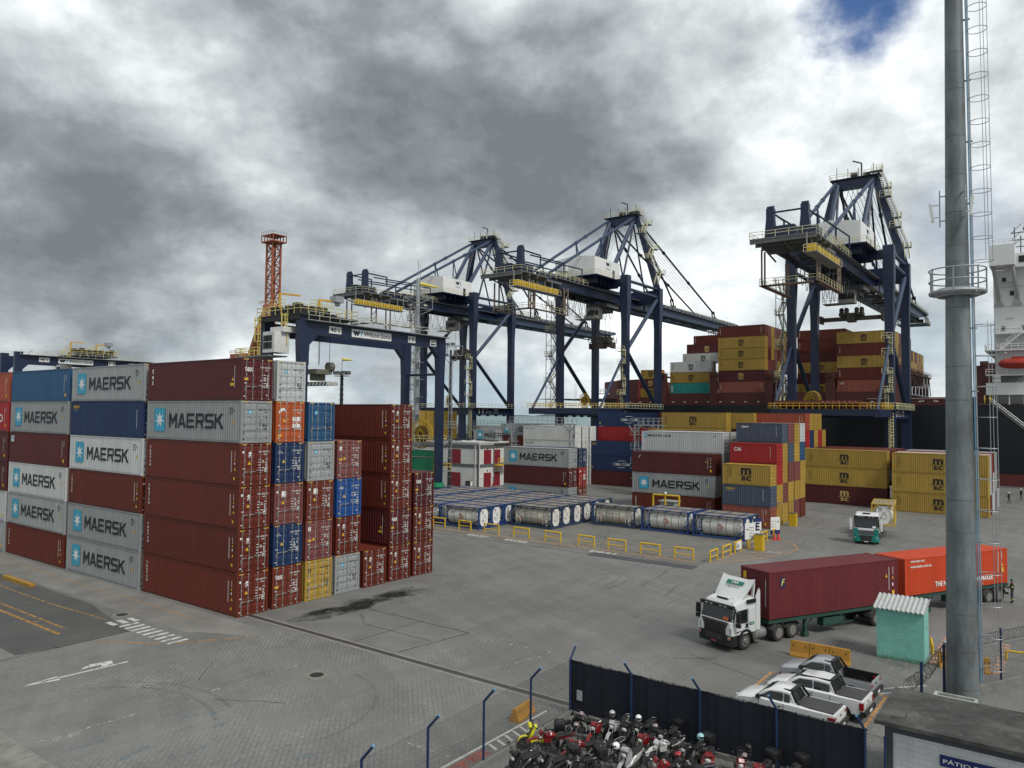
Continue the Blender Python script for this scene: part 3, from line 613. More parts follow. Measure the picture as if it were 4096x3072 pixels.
def dlet(key,L,H):
    """markings on the doors"""
    k=(key,L,H)
    if k in DLET: return DLET[k]
    ax,az,x=(0,1,0),(0,0,1),L/2+.0; out=[]
    def add(name,g,c): out.append((name,g.mesh(name,DECAL),(*c,0)))
    dark= key in('M','MSC')
    ink=BLK if dark else WHT
    g=MB(); x2=L/2-.012
    sn={'T':'TRIU 489251 8','tex':'TGBU 923879 8','M':'MSKU 573 118 4','CMA':'CMAU 382427 7','MSC':'MSCU 582316 8','o':'GESU 651181 5','c':'FCIU 921097 2','b':'CAIU 481229 1'}.get(key,'TRIU 489251 8')
    g.text(sn,(x2,.2,H-.66),ax,az,.11,.012,.86); g.text('45G1',(x2,.62,H-.84),ax,az,.10,.012,.26)
    random.seed(len(key)+ord(key[0]))
    for r in range(5):
        z=H-1.15-r*.19
        for c in range(3):
            if random.random()<.8: g.box(x2,x2+.003,.22+c*.27,.22+c*.27+random.uniform(.1,.22),z,z+.045)
            if random.random()<.5 and c: g.box(x2,x2+.003,.22+c*.27,.22+c*.27+random.uniform(.1,.2),z-.08,z-.045)
    if key in('T','TW'):
        if key=='TW': g.flat([(0,0),(.36,0),(.36,.42),(0,.42)],(x2,-.62,H-.98),ax,az)
        g.flat([(-.13,0),(.13,0),(.13,.05),(.04,.05),(.04,.16),(.17,.12),(.1,.24),(0,.28),(-.1,.24),(-.17,.12),(-.04,.16),(-.04,.05),(-.13,.05)],(x2+.004,-.45,H-.86),ax,az); g.text('TRITON',(x2,-.61,H-.98),ax,az,.08,.012,.32)
        g.lathe([(0,.085),(.003,.085)],(x2,-.98,H-.6),(1,0,0),10)
    if key=='tex': g.text('tex',(x2,-.98,H-.92),ax,az,.36,.018,.62)
    if key=='MSC': g.text('m',(x2,-.95,H-.75),ax,az,.16,.02,.26); g.text('sc',(x2,-.95,H-.92),ax,az,.11,.02,.26); g.box(x2,x2+.003,-1.0,-.64,H-.79,H-.77)
    if key=='CMA': g.text('CMA CGM',(x2,-1.0,H-.78),ax,az,.08,.012,.42); g.ring((x2,-.8,H-.75),(1,0,0),.14,.012,8,3,.6,2.4)
    if key=='b': g.text('CAI',(x2,-.98,H-.8),ax,az,.2,.02,.36)
    if key=='c': g.flat([(0,0),(.24,0),(.24,.3),(0,.3)],(x2,-1.0,H-.75),ax,az)
    if key=='o':
        g.flat([(-.3,.1),(-.12,.25),(.1,.3),(.3,.0),(.05,.12),(-.1,.02),(-.35,-.12)],(x2,-.65,H-.75),ax,az)
        for yy,zz in ((.2,1.5),(.55,1.5),(.2,1.0),(.55,1.0)): g.box(x2,x2+.003,yy,yy+.28,zz,zz+.3)
    g.box(x2,x2+.003,.7,.84,.9,1.12); g.box(x2,x2+.003,-1.0,-.82,1.16,1.22); g.box(x2,x2+.003,-1.05,-.92,.26,.32); g.lathe([(0,.05),(.003,.05)],(x2,.78,.38),(1,0,0),8)
    add('lettering',g,ink)
    g=MB()
    if key in('T','TW','CMA','o','c','b'): g.flat([(-.13,0),(.13,0),(0,.22)],(x2,-.5,1.45),ax,az)
    if key in('tex','MSC','c','o'): g.box(x2,x2+.003,-1.02,-.72,1.38 if key!='o' else .4,1.54 if key!='o' else .55)
    for s in (-1,1):
        for i in range(4): yy=s*(.78+.1*i); g.add([(L/2+.004,yy-.02,H-.13),(L/2+.004,yy+.025,H-.13),(L/2+.004,yy+.065,H-.03),(L/2+.004,yy+.02,H-.03)],[(0,1,2,3)])
    if g.v: add('warning_label',g,YLW)
    if key=='M':
        g=MB(); g.flat([(0,0),(.26,0),(.26,.28),(0,.28)],(x2,-.64,H-.92),ax,az); add('logo_panel',g,CYN); g=MB(); g.flat(star_pts(.11),(x2+.004,-.51,H-.78),ax,az); add('star',g,WHT)
    g=MB(); g.box(x2,x2+.003,-1.0,-.84,.62,.88); add('data_plate',g,(.14,.13,.11))
    DLET[k]=out; return out
CRED=(.110,.017,.008,.2); CRED2=(.135,.026,.014,.25); MAROON=(.078,.012,.012,.15); RED=(.30,.014,.016,.12); GREY=(.27,.285,.285,.68); GREYL=(.44,.46,.455,.62); MSCY=(.35,.225,.042,.42)
NBLUE=(.010,.028,.085,.12); BLUE=(.02,.075,.16,.2); BLUE2=(.012,.07,.26,.2); SLATE=(.055,.075,.11,.35); ORG=(.42,.085,.022,.25); BROWN=(.16,.05,.045,.3); WHI=(.58,.585,.56,.45); TEAL=(.02,.24,.21,.1); PINK=(.25,.075,.05,.15); RORG=(.30,.06,.03,.15)
KINDN={'40':'long','40s':'long','20':'short','20h':'short','45r':'long refrigerated'}
def container(kind,xr,y,z,colr,side,dk,label,group,det=2,rz=0,seed=0):
    """xr,y: right near bottom corner seen from the yard (doors at +X)"""
    b_,dl,dr,bl,br,L,H=meshes(kind); random.seed(int(abs(xr)*31+abs(y)*17+z*7))
    k=1+random.uniform(-.1,.1); c=(colr[0]*k,colr[1]*k,colr[2]*k,colr[3])
    t=thing('shipping_container',label,'container',(xr-L/2,y+W/2,z),rz,group)
    part('body',b_,t,c)
    d1=part('door',dl,t,c); d2=part('door',dr,t,c)
    lum=.30 if sum(colr[:3])<.5 else .42; bc=(lum*.9,lum*.92,lum*.9) if det>1 else tuple(min(1,q*1.7+.03) for q in c[:3])
    if det>0:
        part('locking_bars',bl,d1,bc); part('locking_bars',br,d2,bc)
    if side:
        for n,me,cc in let(side,L,H): part(n,me,t,cc)
    if det>1 and dk:
        for n,me,cc in dlet(dk,L,H): part(n,me,t,cc)
    return t
ORD=['bottom','second from the bottom','third from the bottom','fourth from the bottom','fifth from the bottom','sixth from the bottom']
UP=['lowest','second up','third up','fourth up','fifth up','sixth up']
LAST=lambda i,n:'lowest' if i==0 else ('topmost' if i==n-1 else UP[i])
def clabel(c,side,kd,i,n,where):
    a=nm(c)+(' container' if kd!='45r' else ' refrigerated container'); z=(', '+LAST(i,n)+' of ' if n>1 else ', ')+where
    full=a+((' '+CN[side]) if side and side!='num' else '')+z
    return full if len(full.split())<=16 else a+z
CN={'T':'lettered TRITON','tex':'with a white tex mark','M':'with a big star panel lettered MAERSK','MSC':'with a black msc mark','MSCg':'with a gold msc mark','MSCw':'with a black msc mark','CMA':'lettered CMA CGM','seaco':'with a small orange seaco mark','seacow':'with a white seaco mark','CAI':'lettered CAI','F':'with a small square emblem','ML':'lettered MAERSK LINE','num':'with plain sides','Bag':'with a small pale BAG panel','HS':'lettered HAMBURG SÜD','cro':'lettered CRONOS','flo':'with a white FLORENS panel'}
LETWORDS=CN
def nm(c):
    D={CRED:'rust red',CRED2:'rust red',MAROON:'maroon',RED:'bright red',GREY:'grey',GREYL:'pale grey',MSCY:'mustard yellow',NBLUE:'navy blue',BLUE:'faded blue',BLUE2:'bright blue',SLATE:'slate blue',ORG:'orange',BROWN:'brown',WHI:'white',TEAL:'teal',PINK:'salmon red',RORG:'orange red'}
    return D[c]
def stack(xr,y,tiers,where,group,det=2,dz=0.,kind='40'):
    """tiers bottom up: (colour, side mark, door mark[, kind])"""
    z=dz; n=len(tiers)
    for i,tt in enumerate(tiers):
        if tt is None: z+=HC if kind.startswith('40') else STD; continue
        c,s,d=tt[:3]; kd=tt[3] if len(tt)>3 else kind; H=meshes(kd)[6]
        container(kd,xr+random.uniform(-.03,.03),y,z,c,s,d,clabel(c,s,kd,i,n,where),group,det)
        z+=H
    return z
GA='containers stacked nearest on the left'
XR=-44.8
# seven columns of doors facing right
def ys(i): return 29.95+2.79*i
stack(XR,ys(0),[(CRED,'T','T'),(CRED,'T','T'),(CRED,'T','T'),(CRED,'T','T'),(GREY,'M','M'),(MAROON,'tex','tex')],'the corner stack nearest the camera',GA)
stack(XR,ys(1),[(CRED2,'tex','tex'),(NBLUE,None,'CMA'),(BROWN,None,'TW'),(NBLUE,None,'CMA'),(ORG,None,'o'),(GREYL,None,'M')],'the second column of doors from the near corner',GA)
stack(XR,ys(2),[(MSCY,None,'MSC'),(BROWN,None,'c'),(CRED2,None,'TW'),(GREY,None,'M'),(BLUE,None,'M')],'the third column of doors from the near corner',GA)
stack(XR,ys(3),[(GREY,None,'M'),(CRED,None,'T'),(BLUE2,None,'b'),(BROWN,None,'c')],'the fourth column of doors from the near corner',GA)
stack(XR,ys(4),[(CRED,None,'T')],'the fifth column of doors from the near corner, alone',GA)
stack(XR,ys(5),[(CRED,'T','T'),(MAROON,'tex','tex'),(CRED,'T','T'),(CRED,'T','T'),(CRED,'T','T')],'the sixth column of doors, five high',GA)
stack(XR,ys(6),[(CRED,None,'T'),(CRED,None,'T'),(MAROON,None,'tex')],'the last column of doors, three high',GA)
GB='containers stacked along the left lane'
stack(-57.55,29.9,[(GREY,'M','M'),(GREY,'M','M'),(CRED,'T','T'),(GREYL,'M','M'),(NBLUE,'seaco','CMA'),(GREY,'M','M')],'the second stack along the left lane',GB)
stack(-70.3,29.9,[(CRED,'T','T'),(GREY,'M','M'),(WHI,'M','M','45r'),(MAROON,'Bag','c'),(GREY,'M','M'),(BLUE,'num','M')],'the third stack along the left lane',GB,1)
stack(-83.1,29.9,[(GREY,'num','M'),(GREYL,'num','M'),(MAROON,'num','T'),(MAROON,'num','T'),(RED,'HS','T'),(RORG,'num','T')],'the stack cut by the left edge of the photo',GB,1)
stack(-70.3,32.75,[None]*5+[(RORG,None,'T')],'the row behind the third left stack',GB,1)
stack(-83.1,32.75,[None]*5+[(RORG,None,'T')],'the row behind the left-edge stack',GB,1)
stack(-57.55,32.75,[None]*5+[(MAROON,None,'T')],'the row behind the second left stack',GB,1)
# middle of the yard
GC='containers stacked across the middle of the yard'
stack(-60.6,96.3,[(GREY,'M','M'),(MAROON,'num','T'),(GREY,'M','M')],'the three-high stack behind the tank containers',GC,2)
stack(-60.5,98.9,[(CRED2,None,'T'),(RED,None,'o'),(NBLUE,None,'CMA')],'the column behind the three-high stack by the tanks',GC,2)
stack(-38.3,97.2,[(CRED,'T','T'),(GREY,'M','M'),(MAROON,'F','F')],'the near row of the block behind the tank frames',GC,1)
stack(-38.2,99.9,[(GREY,None,'M'),(GREY,None,'M'),(GREY,None,'M'),(GREYL,'ML','M')],'the second row of the middle block',GC,1)
for j in range(3): stack(-38.0,102.6+2.65*j,[(GREY,None,'M'),(BROWN,None,'T'),(GREY,None,'M'),(MAROON,None,'T') if j else (GREYL,None,'M')],'row %s of the middle block'%['three','four','five'][j],GC,0)
GD='short containers in the tall block at the centre right'
stack(-29.85,93.9,[(PINK,'num','T','20'),(SLATE,'seaco','M','20'),(MSCY,'MSC','MSC','20')],'the near column of the short container block',GD,1)
stack(-29.95,96.8,[(MSCY,None,'MSC','20'),(MSCY,None,'MSC','20'),(RED,None,'T','20'),(RED,'CAI','T','20')],'the second column of the short container block',GD,1)
F5=[[MSCY,BROWN,MSCY,MSCY,SLATE],[MSCY,MSCY,BROWN,SLATE,BROWN],[BROWN,MSCY,BROWN,MSCY,MSCY],[CRED2,MSCY,MSCY,BLUE,GREYL]]
for j in range(4):
    stack(-30.2,99.75+2.72*j,[(c,('seacow' if (j==0 and i==4) else None),'M','20') for i,c in enumerate(F5[j])],'the %s column of the short container block'%['third','fourth','fifth','last'][j],GD,1)
GE='containers behind the middle blocks'
stack(-45.6,117.3,[None]*2+[(MSCY,None,None),(MSCY,'MSC','MSC')],'the yellow row just behind the pale MAERSK LINE container',GE,0)
stack(-48.4,128.2,[None]*3+[(MSCY,None,None),(MSCY,'MSC','MSC')],'the tall yellow row in front of the ship',GE,0)
stack(-44.5,131,[None]*4+[(MSCY,None,'MSC')],'the row behind the tall yellow row',GE,0)
K=[[CRED,MSCY,MSCY,RED,RORG],[BROWN,MSCY,SLATE,NBLUE,MSCY],[MSCY,MSCY,MSCY,MSCY,MSCY],[MSCY,CRED,BROWN,RED,MSCY]]
for j in range(4): stack(-36.2,132.6+2.6*j,[None if i<2 else (c,'T' if (j==0 and i==4) else None,None) for i,c in enumerate(K[j])],'the %s row behind the short-container block'%['first','second','third','fourth'][j],GE,1)
stack(-36.2,143.1,[None]*2+[(MSCY,None,None)]*2,'the last row behind the short-container block',GE,1)
stack(-65.5,131.4,[(MAROON,'num',None),(NBLUE,'CMA',None),(NBLUE,'seaco',None)],'the navy stack at the centre',GE,1)
stack(-65.6,134.6,[None,None,(MAROON,None,None),(RED,'num',None),(NBLUE,'CMA',None)],'the tallest row of the navy stack at the centre',GE,1)
stack(-65.4,137.2,[None]*4+[(MAROON,None,'T')],'the row behind the navy CMA CGM stack',GE,1)
GF='white refrigerated containers under the steel gantry'
for j in range(3): stack(-77.4-.0*j,125.0+2.9*j,[(WHI,None,'M','45r'),(WHI,None,'M','45r'),(WHI,'cro' if j==0 else None,'M','45r'),(WHI,'cro' if j==0 else None,'M','45r')],'the %s row of white refrigerated containers'%['near','middle','far'][j],GF,1)
GG='containers far off between the crane legs'
stack(-103,151,[(GREY,None,None),(MAROON,None,None),(CRED,'T',None),(GREY,'M',None)],'the far stack beside the sea',GG,0)
stack(-101.5,131,[None,None,(GREY,None,None,'20'),(GREY,'M',None,'20')],'the far grey stack above the white building',GG,0,0,'20')
for j in range(5): stack(-118,124+2.7*j,[None,(BROWN,None,None),(MSCY,None,None),(MSCY,None,None),(MSCY,None,None)],'the %s row of yellow doors behind the left crane'%['leftmost','second','middle','fourth','rightmost'][j],GG,0)
GH='yellow containers stacked at the right'
stack(-22.95,128.2,[(MAROON,'MSCg','T'),(MSCY,'MSC','MSC'),(MSCY,'MSC','MSC')],'the left half of the yellow row at the right',GH,1)
stack(-9.42,124.7,[(MSCY,'MSC','MSC'),(MSCY,'MSC','MSC'),(MSCY,'MSC','MSC')],'the right half of the yellow row at the right',GH,1)
for j in range(6):
    c=[[CRED,GREYL,GREYL],[GREYL,CRED,RED],[GREYL,GREYL,CRED],[BROWN,GREYL,GREY],[GREY,GREY,GREY],[GREY,CRED,CRED]][j]
    c=[c[0],c[1],c[2]]
    stack(-9.42,127.5+2.75*j,[(c[0],None,None),(c[1],None,None),(c[2],None,None)] if j<5 else [(GREYL,None,None),(CRED,None,None)],'row %s behind the yellow row at the far right'%['two','three','four','five','six','seven'][j],GH,0)
for j in range(5): stack(-22.95,130.9+2.7*j,[None,None,(CRED2 if j%2 else MAROON,None,None)],'row %s behind the left half of the yellow row'%['two','three','four','five','six'][j],GH,0)
# ================================================================ CRANES, MASTS
def rail(g,pts,h=1.1,sp=2.,r=.045,z=0):
    for i in range(len(pts)-1):
        p=Vector(pts[i]);q=Vector(pts[i+1]); L=(q-p).length; n=max(1,round(L/sp))
        for k in (h,h*.55): g.tube(p+Vector((0,0,k)),q+Vector((0,0,k)),r,4,cap=False)
        for j in range(n+1):
            c=p.lerp(q,j/n); g.tube(c,c+Vector((0,0,h)),r,4,cap=False)
def stairs(gs,gr,p,q,w=.9):
    p=Vector(p);q=Vector(q); d=(q-p); hd=Vector((d.x,d.y,0)).normalized(); s=Vector((-hd.y,hd.x,0))*w/2
    for t in (-1,1):
        gs.beam(p+s*t,q+s*t,.07,.24); 
        for k in (1.05,.55): gr.tube(p+s*t+Vector((0,0,k)),q+s*t+Vector((0,0,k)),.045,4,cap=False)
        for j in range(4): c=p.lerp(q,j/3)+s*t; gr.tube(c,c+Vector((0,0,1.05)),.045,4,cap=False)
    n=int(abs(d.z)/.3)
    for j in range(n): c=p.lerp(q,(j+.5)/n); gs.beam(c-s,c+s,.22,.04)
def ladder(g,p,h,ax=(1,0,0),cage=True,out=(0,-1,0),w=.5,r=.035,hoops=1.):
    p=Vector(p);a=Vector(ax)*w/2;o=Vector(out)
    for t in (-1,1): g.tube(p+a*t,p+a*t+Vector((0,0,h)),r,4,cap=False)
    for i in range(int(h/.45)): z=Vector((0,0,.3+i*.45)); g.tube(p-a+z,p+a+z,r*.8,4,cap=False)
    if cage:
        for i in range(int((h-2)/hoops)+1):
            z=2.+i*hoops; pts=[p+a*(1.5*math.cos(t))+o*(.75*math.sin(t))+Vector((0,0,z)) for t in [math.pi*k/6 for k in range(7)]]
            for k in range(6): g.tube(pts[k],pts[k+1],r,4,cap=False)
        for t in (-1,0,1): c=p+(a*1.3*t if t else o*.75)+(o*.35 if t else Vector((0,0,0))); g.tube(c+Vector((0,0,2)),c+Vector((0,0,h)),r,4,cap=False)
def reel(name,c,r,parent,axis=(0,1,0),w=.5):
    g=MB(); c=Vector(c); a=Vector(axis)*w/2
    for t in (-1,1):
        g.ring(c+a*t,axis,r,.07,28,5); g.ring(c+a*t,axis,r*.25,.08,14,5)
        up=Vector((0,0,1)); si=Vector(axis).cross(up)
        for i in range(20):
            th=2*math.pi*i/20; e=si*math.cos(th)+up*math.sin(th); g.tube(c+a*t+e*r*.2,c+a*t+e*r,.05,4,cap=False)
    o=part(name,g,parent,mat=YEL); g=MB(); g.lathe([(-w*.4,r*.62),(w*.4,r*.62)],c,axis,22); part('cable_drum',g,o,mat=P('brown_cable',(.10,.05,.03))); return o
def logo_wi(g,gc,o,ax,ay,h):
    """two linked zigzag strokes and a cyan bar"""
    o=Vector(o);ax=Vector(ax);ay=Vector(ay)
    g.text('w',o,ax,ay,h,.05,1.95*h); gc.flat([(x*h,y*h) for x,y in ((2.12,0),(2.36,0),(2.52,1),(2.20,1))],o,ax,ay)
CYP=P('cyan_sign_paint',(.03,.36,.55)); SIGNW=P('sign_white',(.7,.7,.68),rough=.6,var=.04); INK=P('ink_navy',(.01,.014,.035),var=.05); WHT_M=P('white_lettering',(.75,.75,.73),var=.05)
GRAT=P('grating_grey',(.22,.225,.22),rough=.7,var=.2)
BX=9.25
def quay_crane(X,label,num,platform,spread):
    t=thing('quay_crane',label,'crane',(X,169,0),0,'ship-to-shore cranes on the quay'); Y=lambda v:v-169
    for sx in (-1,1):
        for yy,zt in ((160.4,47.4),(178,46.6)):
            g=MB(); x=sx*BX; y=Y(yy)
            g.loft([[(x+a*wx,y+b_*wy,z) for a,b_ in ((-1,-1),(1,-1),(1,1),(-1,1))] for z,wx,wy in ((1.8,1.0,.8),(13.5,.85,.8),(15.8,.8,.8),(18,.78,.75),(36,.78,.75),(41,.98,.95),(zt,.98,.95))])
            l=part('leg',g,t,mat=NAVY)
            g=MB(); 
            for k in (-1,1): g.box(x-1.1,x+1.1,y-.5,y+.5,.9,1.8); g.lathe([(-.25,.42),(.25,.42)],(x+k*.7,y,.42),(0,1,0),12)
            part('bogie',g,l,mat=NAVY)
    for sx in (-1,1):
        g=MB(); x=sx*BX; g.box(x-.6,x+.6,Y(161.2),Y(177.2),13.7,15.65)
        for k in range(4): g.lathe([(-.4,.35),(.4,.35)],(x,Y(163.5+k*3.8),13.62),(1,0,0),8)
        o=part('tie_beam',g,t,mat=NAVY)
        if num and sx>0:
            g=MB(); xx=x+.61; g.text(num,(xx,Y(162.3),13.95),(0,1,0),(0,0,1),1.35,.03,.7); g.text('ZPMC',(xx,Y(169.2),14.75),(0,1,0),(0,0,1),.62,.03,2.1)
            for z,a,w in ((14.75,'50T',1.),(14.1,'60T',1.)): g.text(a,(xx,Y(163.9),z),(0,1,0),(0,0,1),.5,.02,w)
            g.text('SWL',(xx,Y(165.6),15.0),(0,1,0),(0,0,1),.42,.02,1.); g.text('UNDER SPREADER',(xx,Y(165.6),14.5),(0,1,0),(0,0,1),.22,.0,2.6); g.text('UNDER HOOK BEAM',(xx,Y(165.6),14.1),(0,1,0),(0,0,1),.22,.0,2.6); g.text('CRANE WORKS',(xx,Y(169.2),14.15),(0,1,0),(0,0,1),.28,.0,2.1)
            part('lettering',g,o,mat=WHT_M)
    for yy in (160.4,178):
        g=MB(); g.box(-BX+.8,BX-.8,Y(yy)-.6,Y(yy)+.6,13.75,15.6); part('portal_beam',g,t,mat=NAVY)
        g=MB(); g.box(-BX+.9,BX-.9,Y(yy)-.7,Y(yy)+.7,44.9 if yy<170 else 42.6,46.6 if yy<170 else 46.2); part('upper_cross_beam',g,t,mat=NAVY)
        g=MB(); g.box(-BX+.8,BX-.8,Y(yy)-.5,Y(yy)+.5,2.0,3.3); part('sill_beam',g,t,mat=NAVY)
    for sx in (-1,1):
        x=sx*BX
        for p,q,r,mm in (((x,Y(161.1),29.6),(x,Y(177.3),43.6),.50,NAVYL),((x,Y(161.1),29.2),(x,Y(177.3),15.9),.50,NAVY),((x,Y(161.3),44.3),(x,Y(177),44.3),.42,NAVYL),((x+.3,Y(161.3),46.2),(x,Y(177.2),46.4),.36,NAVYL)):  # upper tubes coloured paler as if lit, lower brace left dark navy
            g=MB(); g.tube(p,q,r,10); part('brace',g,t,mat=mm,smooth=True)
    # twin girder and boom
    for sx in (-1,1):
        x=sx*3.0
        g=MB(); g.loft([[(x+a*.6,Y(yy),z) for a,z in ((-1,z0),(1,z0),(1,z1),(-1,z1))] for yy,z0,z1 in ((132.5,43.3,44.6),(140,42.0,44.8),(181,41.8,44.8))]); part('girder',g,t,mat=NAVY)
        g=MB(); g.loft([[(x+a*.6,Y(yy),z) for a,z in ((-1,z0),(1,z0),(1,z1),(-1,z1))] for yy,z0,z1 in ((182,41.8,44.9),(238,42.2,45.2),(248,43.6,45.2),(252,44.3,45.2))]); bm=part('boom',g,t,mat=NAVYL)
        g=MB(); 
        for yy in (201,232): g.box(x-.5,x+.5,Y(yy)-.9,Y(yy)+.9,44.9,45.6); g.beam((x-.35,Y(yy)-.5,45.5),(x-.35,Y(yy)-1.1,47.3),.3); g.beam((x+.35,Y(yy)-.5,45.5),(x+.35,Y(yy)-1.1,47.3),.3)
        part('stay_bracket',g,bm,mat=DARK)
        g=MB(); 
        for k in range(34): g.beam((x+sx*.65,Y(135+k*3.4),43.9),(x+sx*1.5,Y(135+k*3.4),43.9),.08); 
        g.box(min(x+sx*.62,x+sx*1.5),max(x+sx*.62,x+sx*1.5),Y(137),Y(248),43.85,43.93); part('walkway',g,t,mat=GRAT)
        g=MB(); rail(g,[(x+sx*1.45,Y(137),43.9),(x+sx*1.45,Y(151),43.9)]) if sx>0 else None; rail(g,[(x+sx*1.45,Y(184),43.9),(x+sx*1.45,Y(247),43.9)],sp=3); part('handrail',g,t,mat=CREAM)
    g=MB()
    for k in range(15): yy=Y(140+k*8); g.box(-2.4,2.4,yy-.3,yy+.3,42.4,43.4)
    for k in range(34): yy=Y(136+k*3.4); g.tube((-2.4,yy,42.3),(2.4,yy+3.4 if k%2 else yy,42.3),.09,4)
    for x in (-1.7,1.7): g.box(x-.12,x+.12,Y(136),Y(248),41.7,42.05)
    part('trolley_runway',g,t,mat=DARK)
    g=MB(); g.box(-3.6,4.2,Y(244),Y(252),41.2,41.35)
    for k in range(5): g.beam((-3.6,Y(244+2*k),41.2),(-3.6,Y(244+2*k),43.8),.15); g.beam((4.2,Y(244+2*k),41.2),(3.6,Y(244+2*k),43.8),.15)
    o=part('tip_platform',g,t,mat=DARK); g=MB(); rail(g,[(4.2,Y(244),41.3),(4.2,Y(252),41.3),(-3.6,Y(252),41.3)]); part('handrail',g,o,mat=CREAM)
    # rear platform with winches and pipe frames
    g=MB(); g.box(-5.2,5.4,Y(123),Y(133),42.9,43.15)
    for yy in (123.2,126,129,132.6): g.box(-5.2,5.4,Y(yy)-.12,Y(yy)+.12,42.3,42.9)
    for x in (-4,0,4): g.beam((x,Y(123.5),42.8),(x,Y(133),41.0),.22); g.beam((x,Y(133),42.8),(x,Y(140),42.8),.5)
    pf=part('rear_platform',g,t,mat=GREYM)
    g=MB(); rail(g,[(-5.2,Y(133),43.15),(-5.2,Y(123),43.15),(5.4,Y(123),43.15),(5.4,Y(136),43.15)]); rail(g,[(-3,Y(134),44.7),(-3,Y(150),44.8)]); rail(g,[(5,Y(137),44.0),(4.2,Y(151),44.2)]); part('handrail',g,pf,mat=CREAM)
    for x in (-2.7,2.9):
        g=MB(); g.loft([[(x+a*wx,Y(126.2)+b_*.55,z) for a,b_ in ((-1,-1),(1,-1),(1,1),(-1,1))] for z,wx in ((43.1,.95),(45,.8),(47,.62),(48.6,.62))])
        for k in (-.4,0,.4): g.lathe([(-.14,.42),(.14,.42)],(x+k,Y(126.2),48.7),(1,0,0),10)
        g.path([(x,Y(126.2),48.2),(x,Y(133.5),48.2),(x,Y(133.5),46)],.17,6); g.path([(x+1.2,Y(128),47.2),(x+1.2,Y(141),47.6),(x+1.2,Y(141),45)],.16,6); g.path([(x+2.,Y(131),46.6),(x+2.,Y(147.5),47.2),(x+2.,Y(147.5),45)],.15,6)
        part('winch_tower',g,t,mat=NAVY)
    g=MB(); g.box(-2.0,1.6,Y(124.4),Y(129),43.15,45.2); g.lathe([(-1.2,.8),(1.2,.8)],(0,Y(131),44.1),(1,0,0),12); g.box(3.6,5,Y(125),Y(128),43.15,44.6); g.path([(-2.7,Y(126),47.9),(2.9,Y(126),47.9)],.16,6); part('winch_machinery',g,t,mat=NAVY)
    # yellow hung maintenance platform and baskets
    g=MB(); g.box(4.0,6.0,Y(121),Y(137),39.55,39.7); 
    for k in range(6): g.box(4.1,4.3,Y(122+k*2.8),Y(122.2+k*2.8),39.7,43)
    o=part('service_platform',g,t,mat=GRAT); g=MB()
    for k in range(20): g.box(4.35,5.6,Y(121.6+k*.76),Y(122.1+k*.76),39.7,40.9)
    part('yellow_spreader_rack',g,o,mat=YEL); g=MB(); rail(g,[(6,Y(137),39.7),(6,Y(121),39.7),(4,Y(121),39.7)]); part('handrail',g,o,mat=CREAM)
    g=MB()
    for yy in (127,140.5):
        for x in (-4.5,4.5): g.beam((x,Y(yy),36),(x,Y(yy),42),.25); g.beam((x,Y(yy)+1.6,36),(x,Y(yy)+1.6,42),.25)
        for k in range(4): g.beam((4.5,Y(yy),36.2+k*1.5),(4.5,Y(yy)+1.6,37.5+k*1.5),.12)
    for x in (-4.5,4.5): g.box(x-.5,x+.5,Y(127),Y(142),35.9,36.05)
    g.box(-4.5,4.5,Y(127),Y(128.4),35.9,36.05)
    o=part('hanging_gantry',g,t,mat=P('dull_red_steel',(.20,.15,.12))); g=MB(); rail(g,[(-4.5,Y(127),36.05),(4.9,Y(127),36.05),(4.9,Y(142),36.05)]); rail(g,[(-4.9,Y(142),36.05),(-4.9,Y(127),36.05)]); part('handrail',g,o,mat=CREAM)
    # machinery house
    x0,x1,y0,y1=-4.9,6.1,Y(151.2),Y(163.2); g=MB()
    g.loft([[(x0,y,46.6),(x1,y,46.6),(x1,y,50.9),((x0+x1)/2,y,51.6),(x0,y,50.9)] for y in (y0,y1)])
    for k in range(int((x1-x0)/.45)): g.box(x0+.1+k*.45,x0+.18+k*.45,y0-.035,y0,46.7,50.85)
    h=part('machinery_house',g,t,mat=WHITE); g=MB(); g.box(x0-.3,x1+1.3,y0-1.3,y1+.4,46.2,46.45); 
    for k in range(6): g.box(x0,x1,y0+1+k*2,y0+1.3+k*2,44.8,46.2)
    part('house_deck',g,h,mat=NAVY); g=MB(); rail(g,[(x0-.3,y0-1.25,46.45),(x1+1.25,y0-1.25,46.45),(x1+1.25,y1+.4,46.45)]); part('handrail',g,h,mat=CREAM)
    g=MB(); g.box(x1,x1+.04,y1-3.6,y1-2.6,46.7,48.8); part('door',g,h,mat=BLACK)
    g=MB(); g.box(-2.6,-1.3,y0-.7,y0,48,49.6); part('air_unit',g,h,mat=WHITE)
    g=MB();gc=MB(); logo_wi(g,gc,(x1+.02,y0+5.1,49.35),(0,1,0),(0,0,1),.95); g.text('Wilson Sons',(x1+.02,y0+5.2,48.6),(0,1,0),(0,0,1),.34,.01,2.1); lo=part('logo',g,h,mat=INK); part('logo_bar',gc,lo,mat=CYP)
    # A-frame
    A=Y(176.4)
    g=MB(); g.box(-4.3,4.3,A-.9,A+.9,64.2,66.2); part('apex_beam',g,t,mat=NAVY)
    g=MB(); g.box(-5.1,5.1,A-1.5,A+1.5,66.25,66.4); g.box(-1,.4,A-.6,A+.4,66.4,67.6); g.box(1.6,3,A-.5,A+.5,66.4,67.3)
    for x in (-3.9,-1.6,.6,3.6): g.tube((x,A,66.4),(x,A,68.6+abs(x)*.2),.07,5)
    g.path([(1.2,A,66.4),(1.2,A,69.6),(-.6,A,70.4)],.16,6)
    o=part('apex_platform',g,t,mat=DARK); g=MB(); rail(g,[(-5.1,A+1.5,66.4),(-5.1,A-1.5,66.4),(5.1,A-1.5,66.4),(5.1,A+1.5,66.4)],sp=1.4); part('handrail',g,o,mat=CREAM)
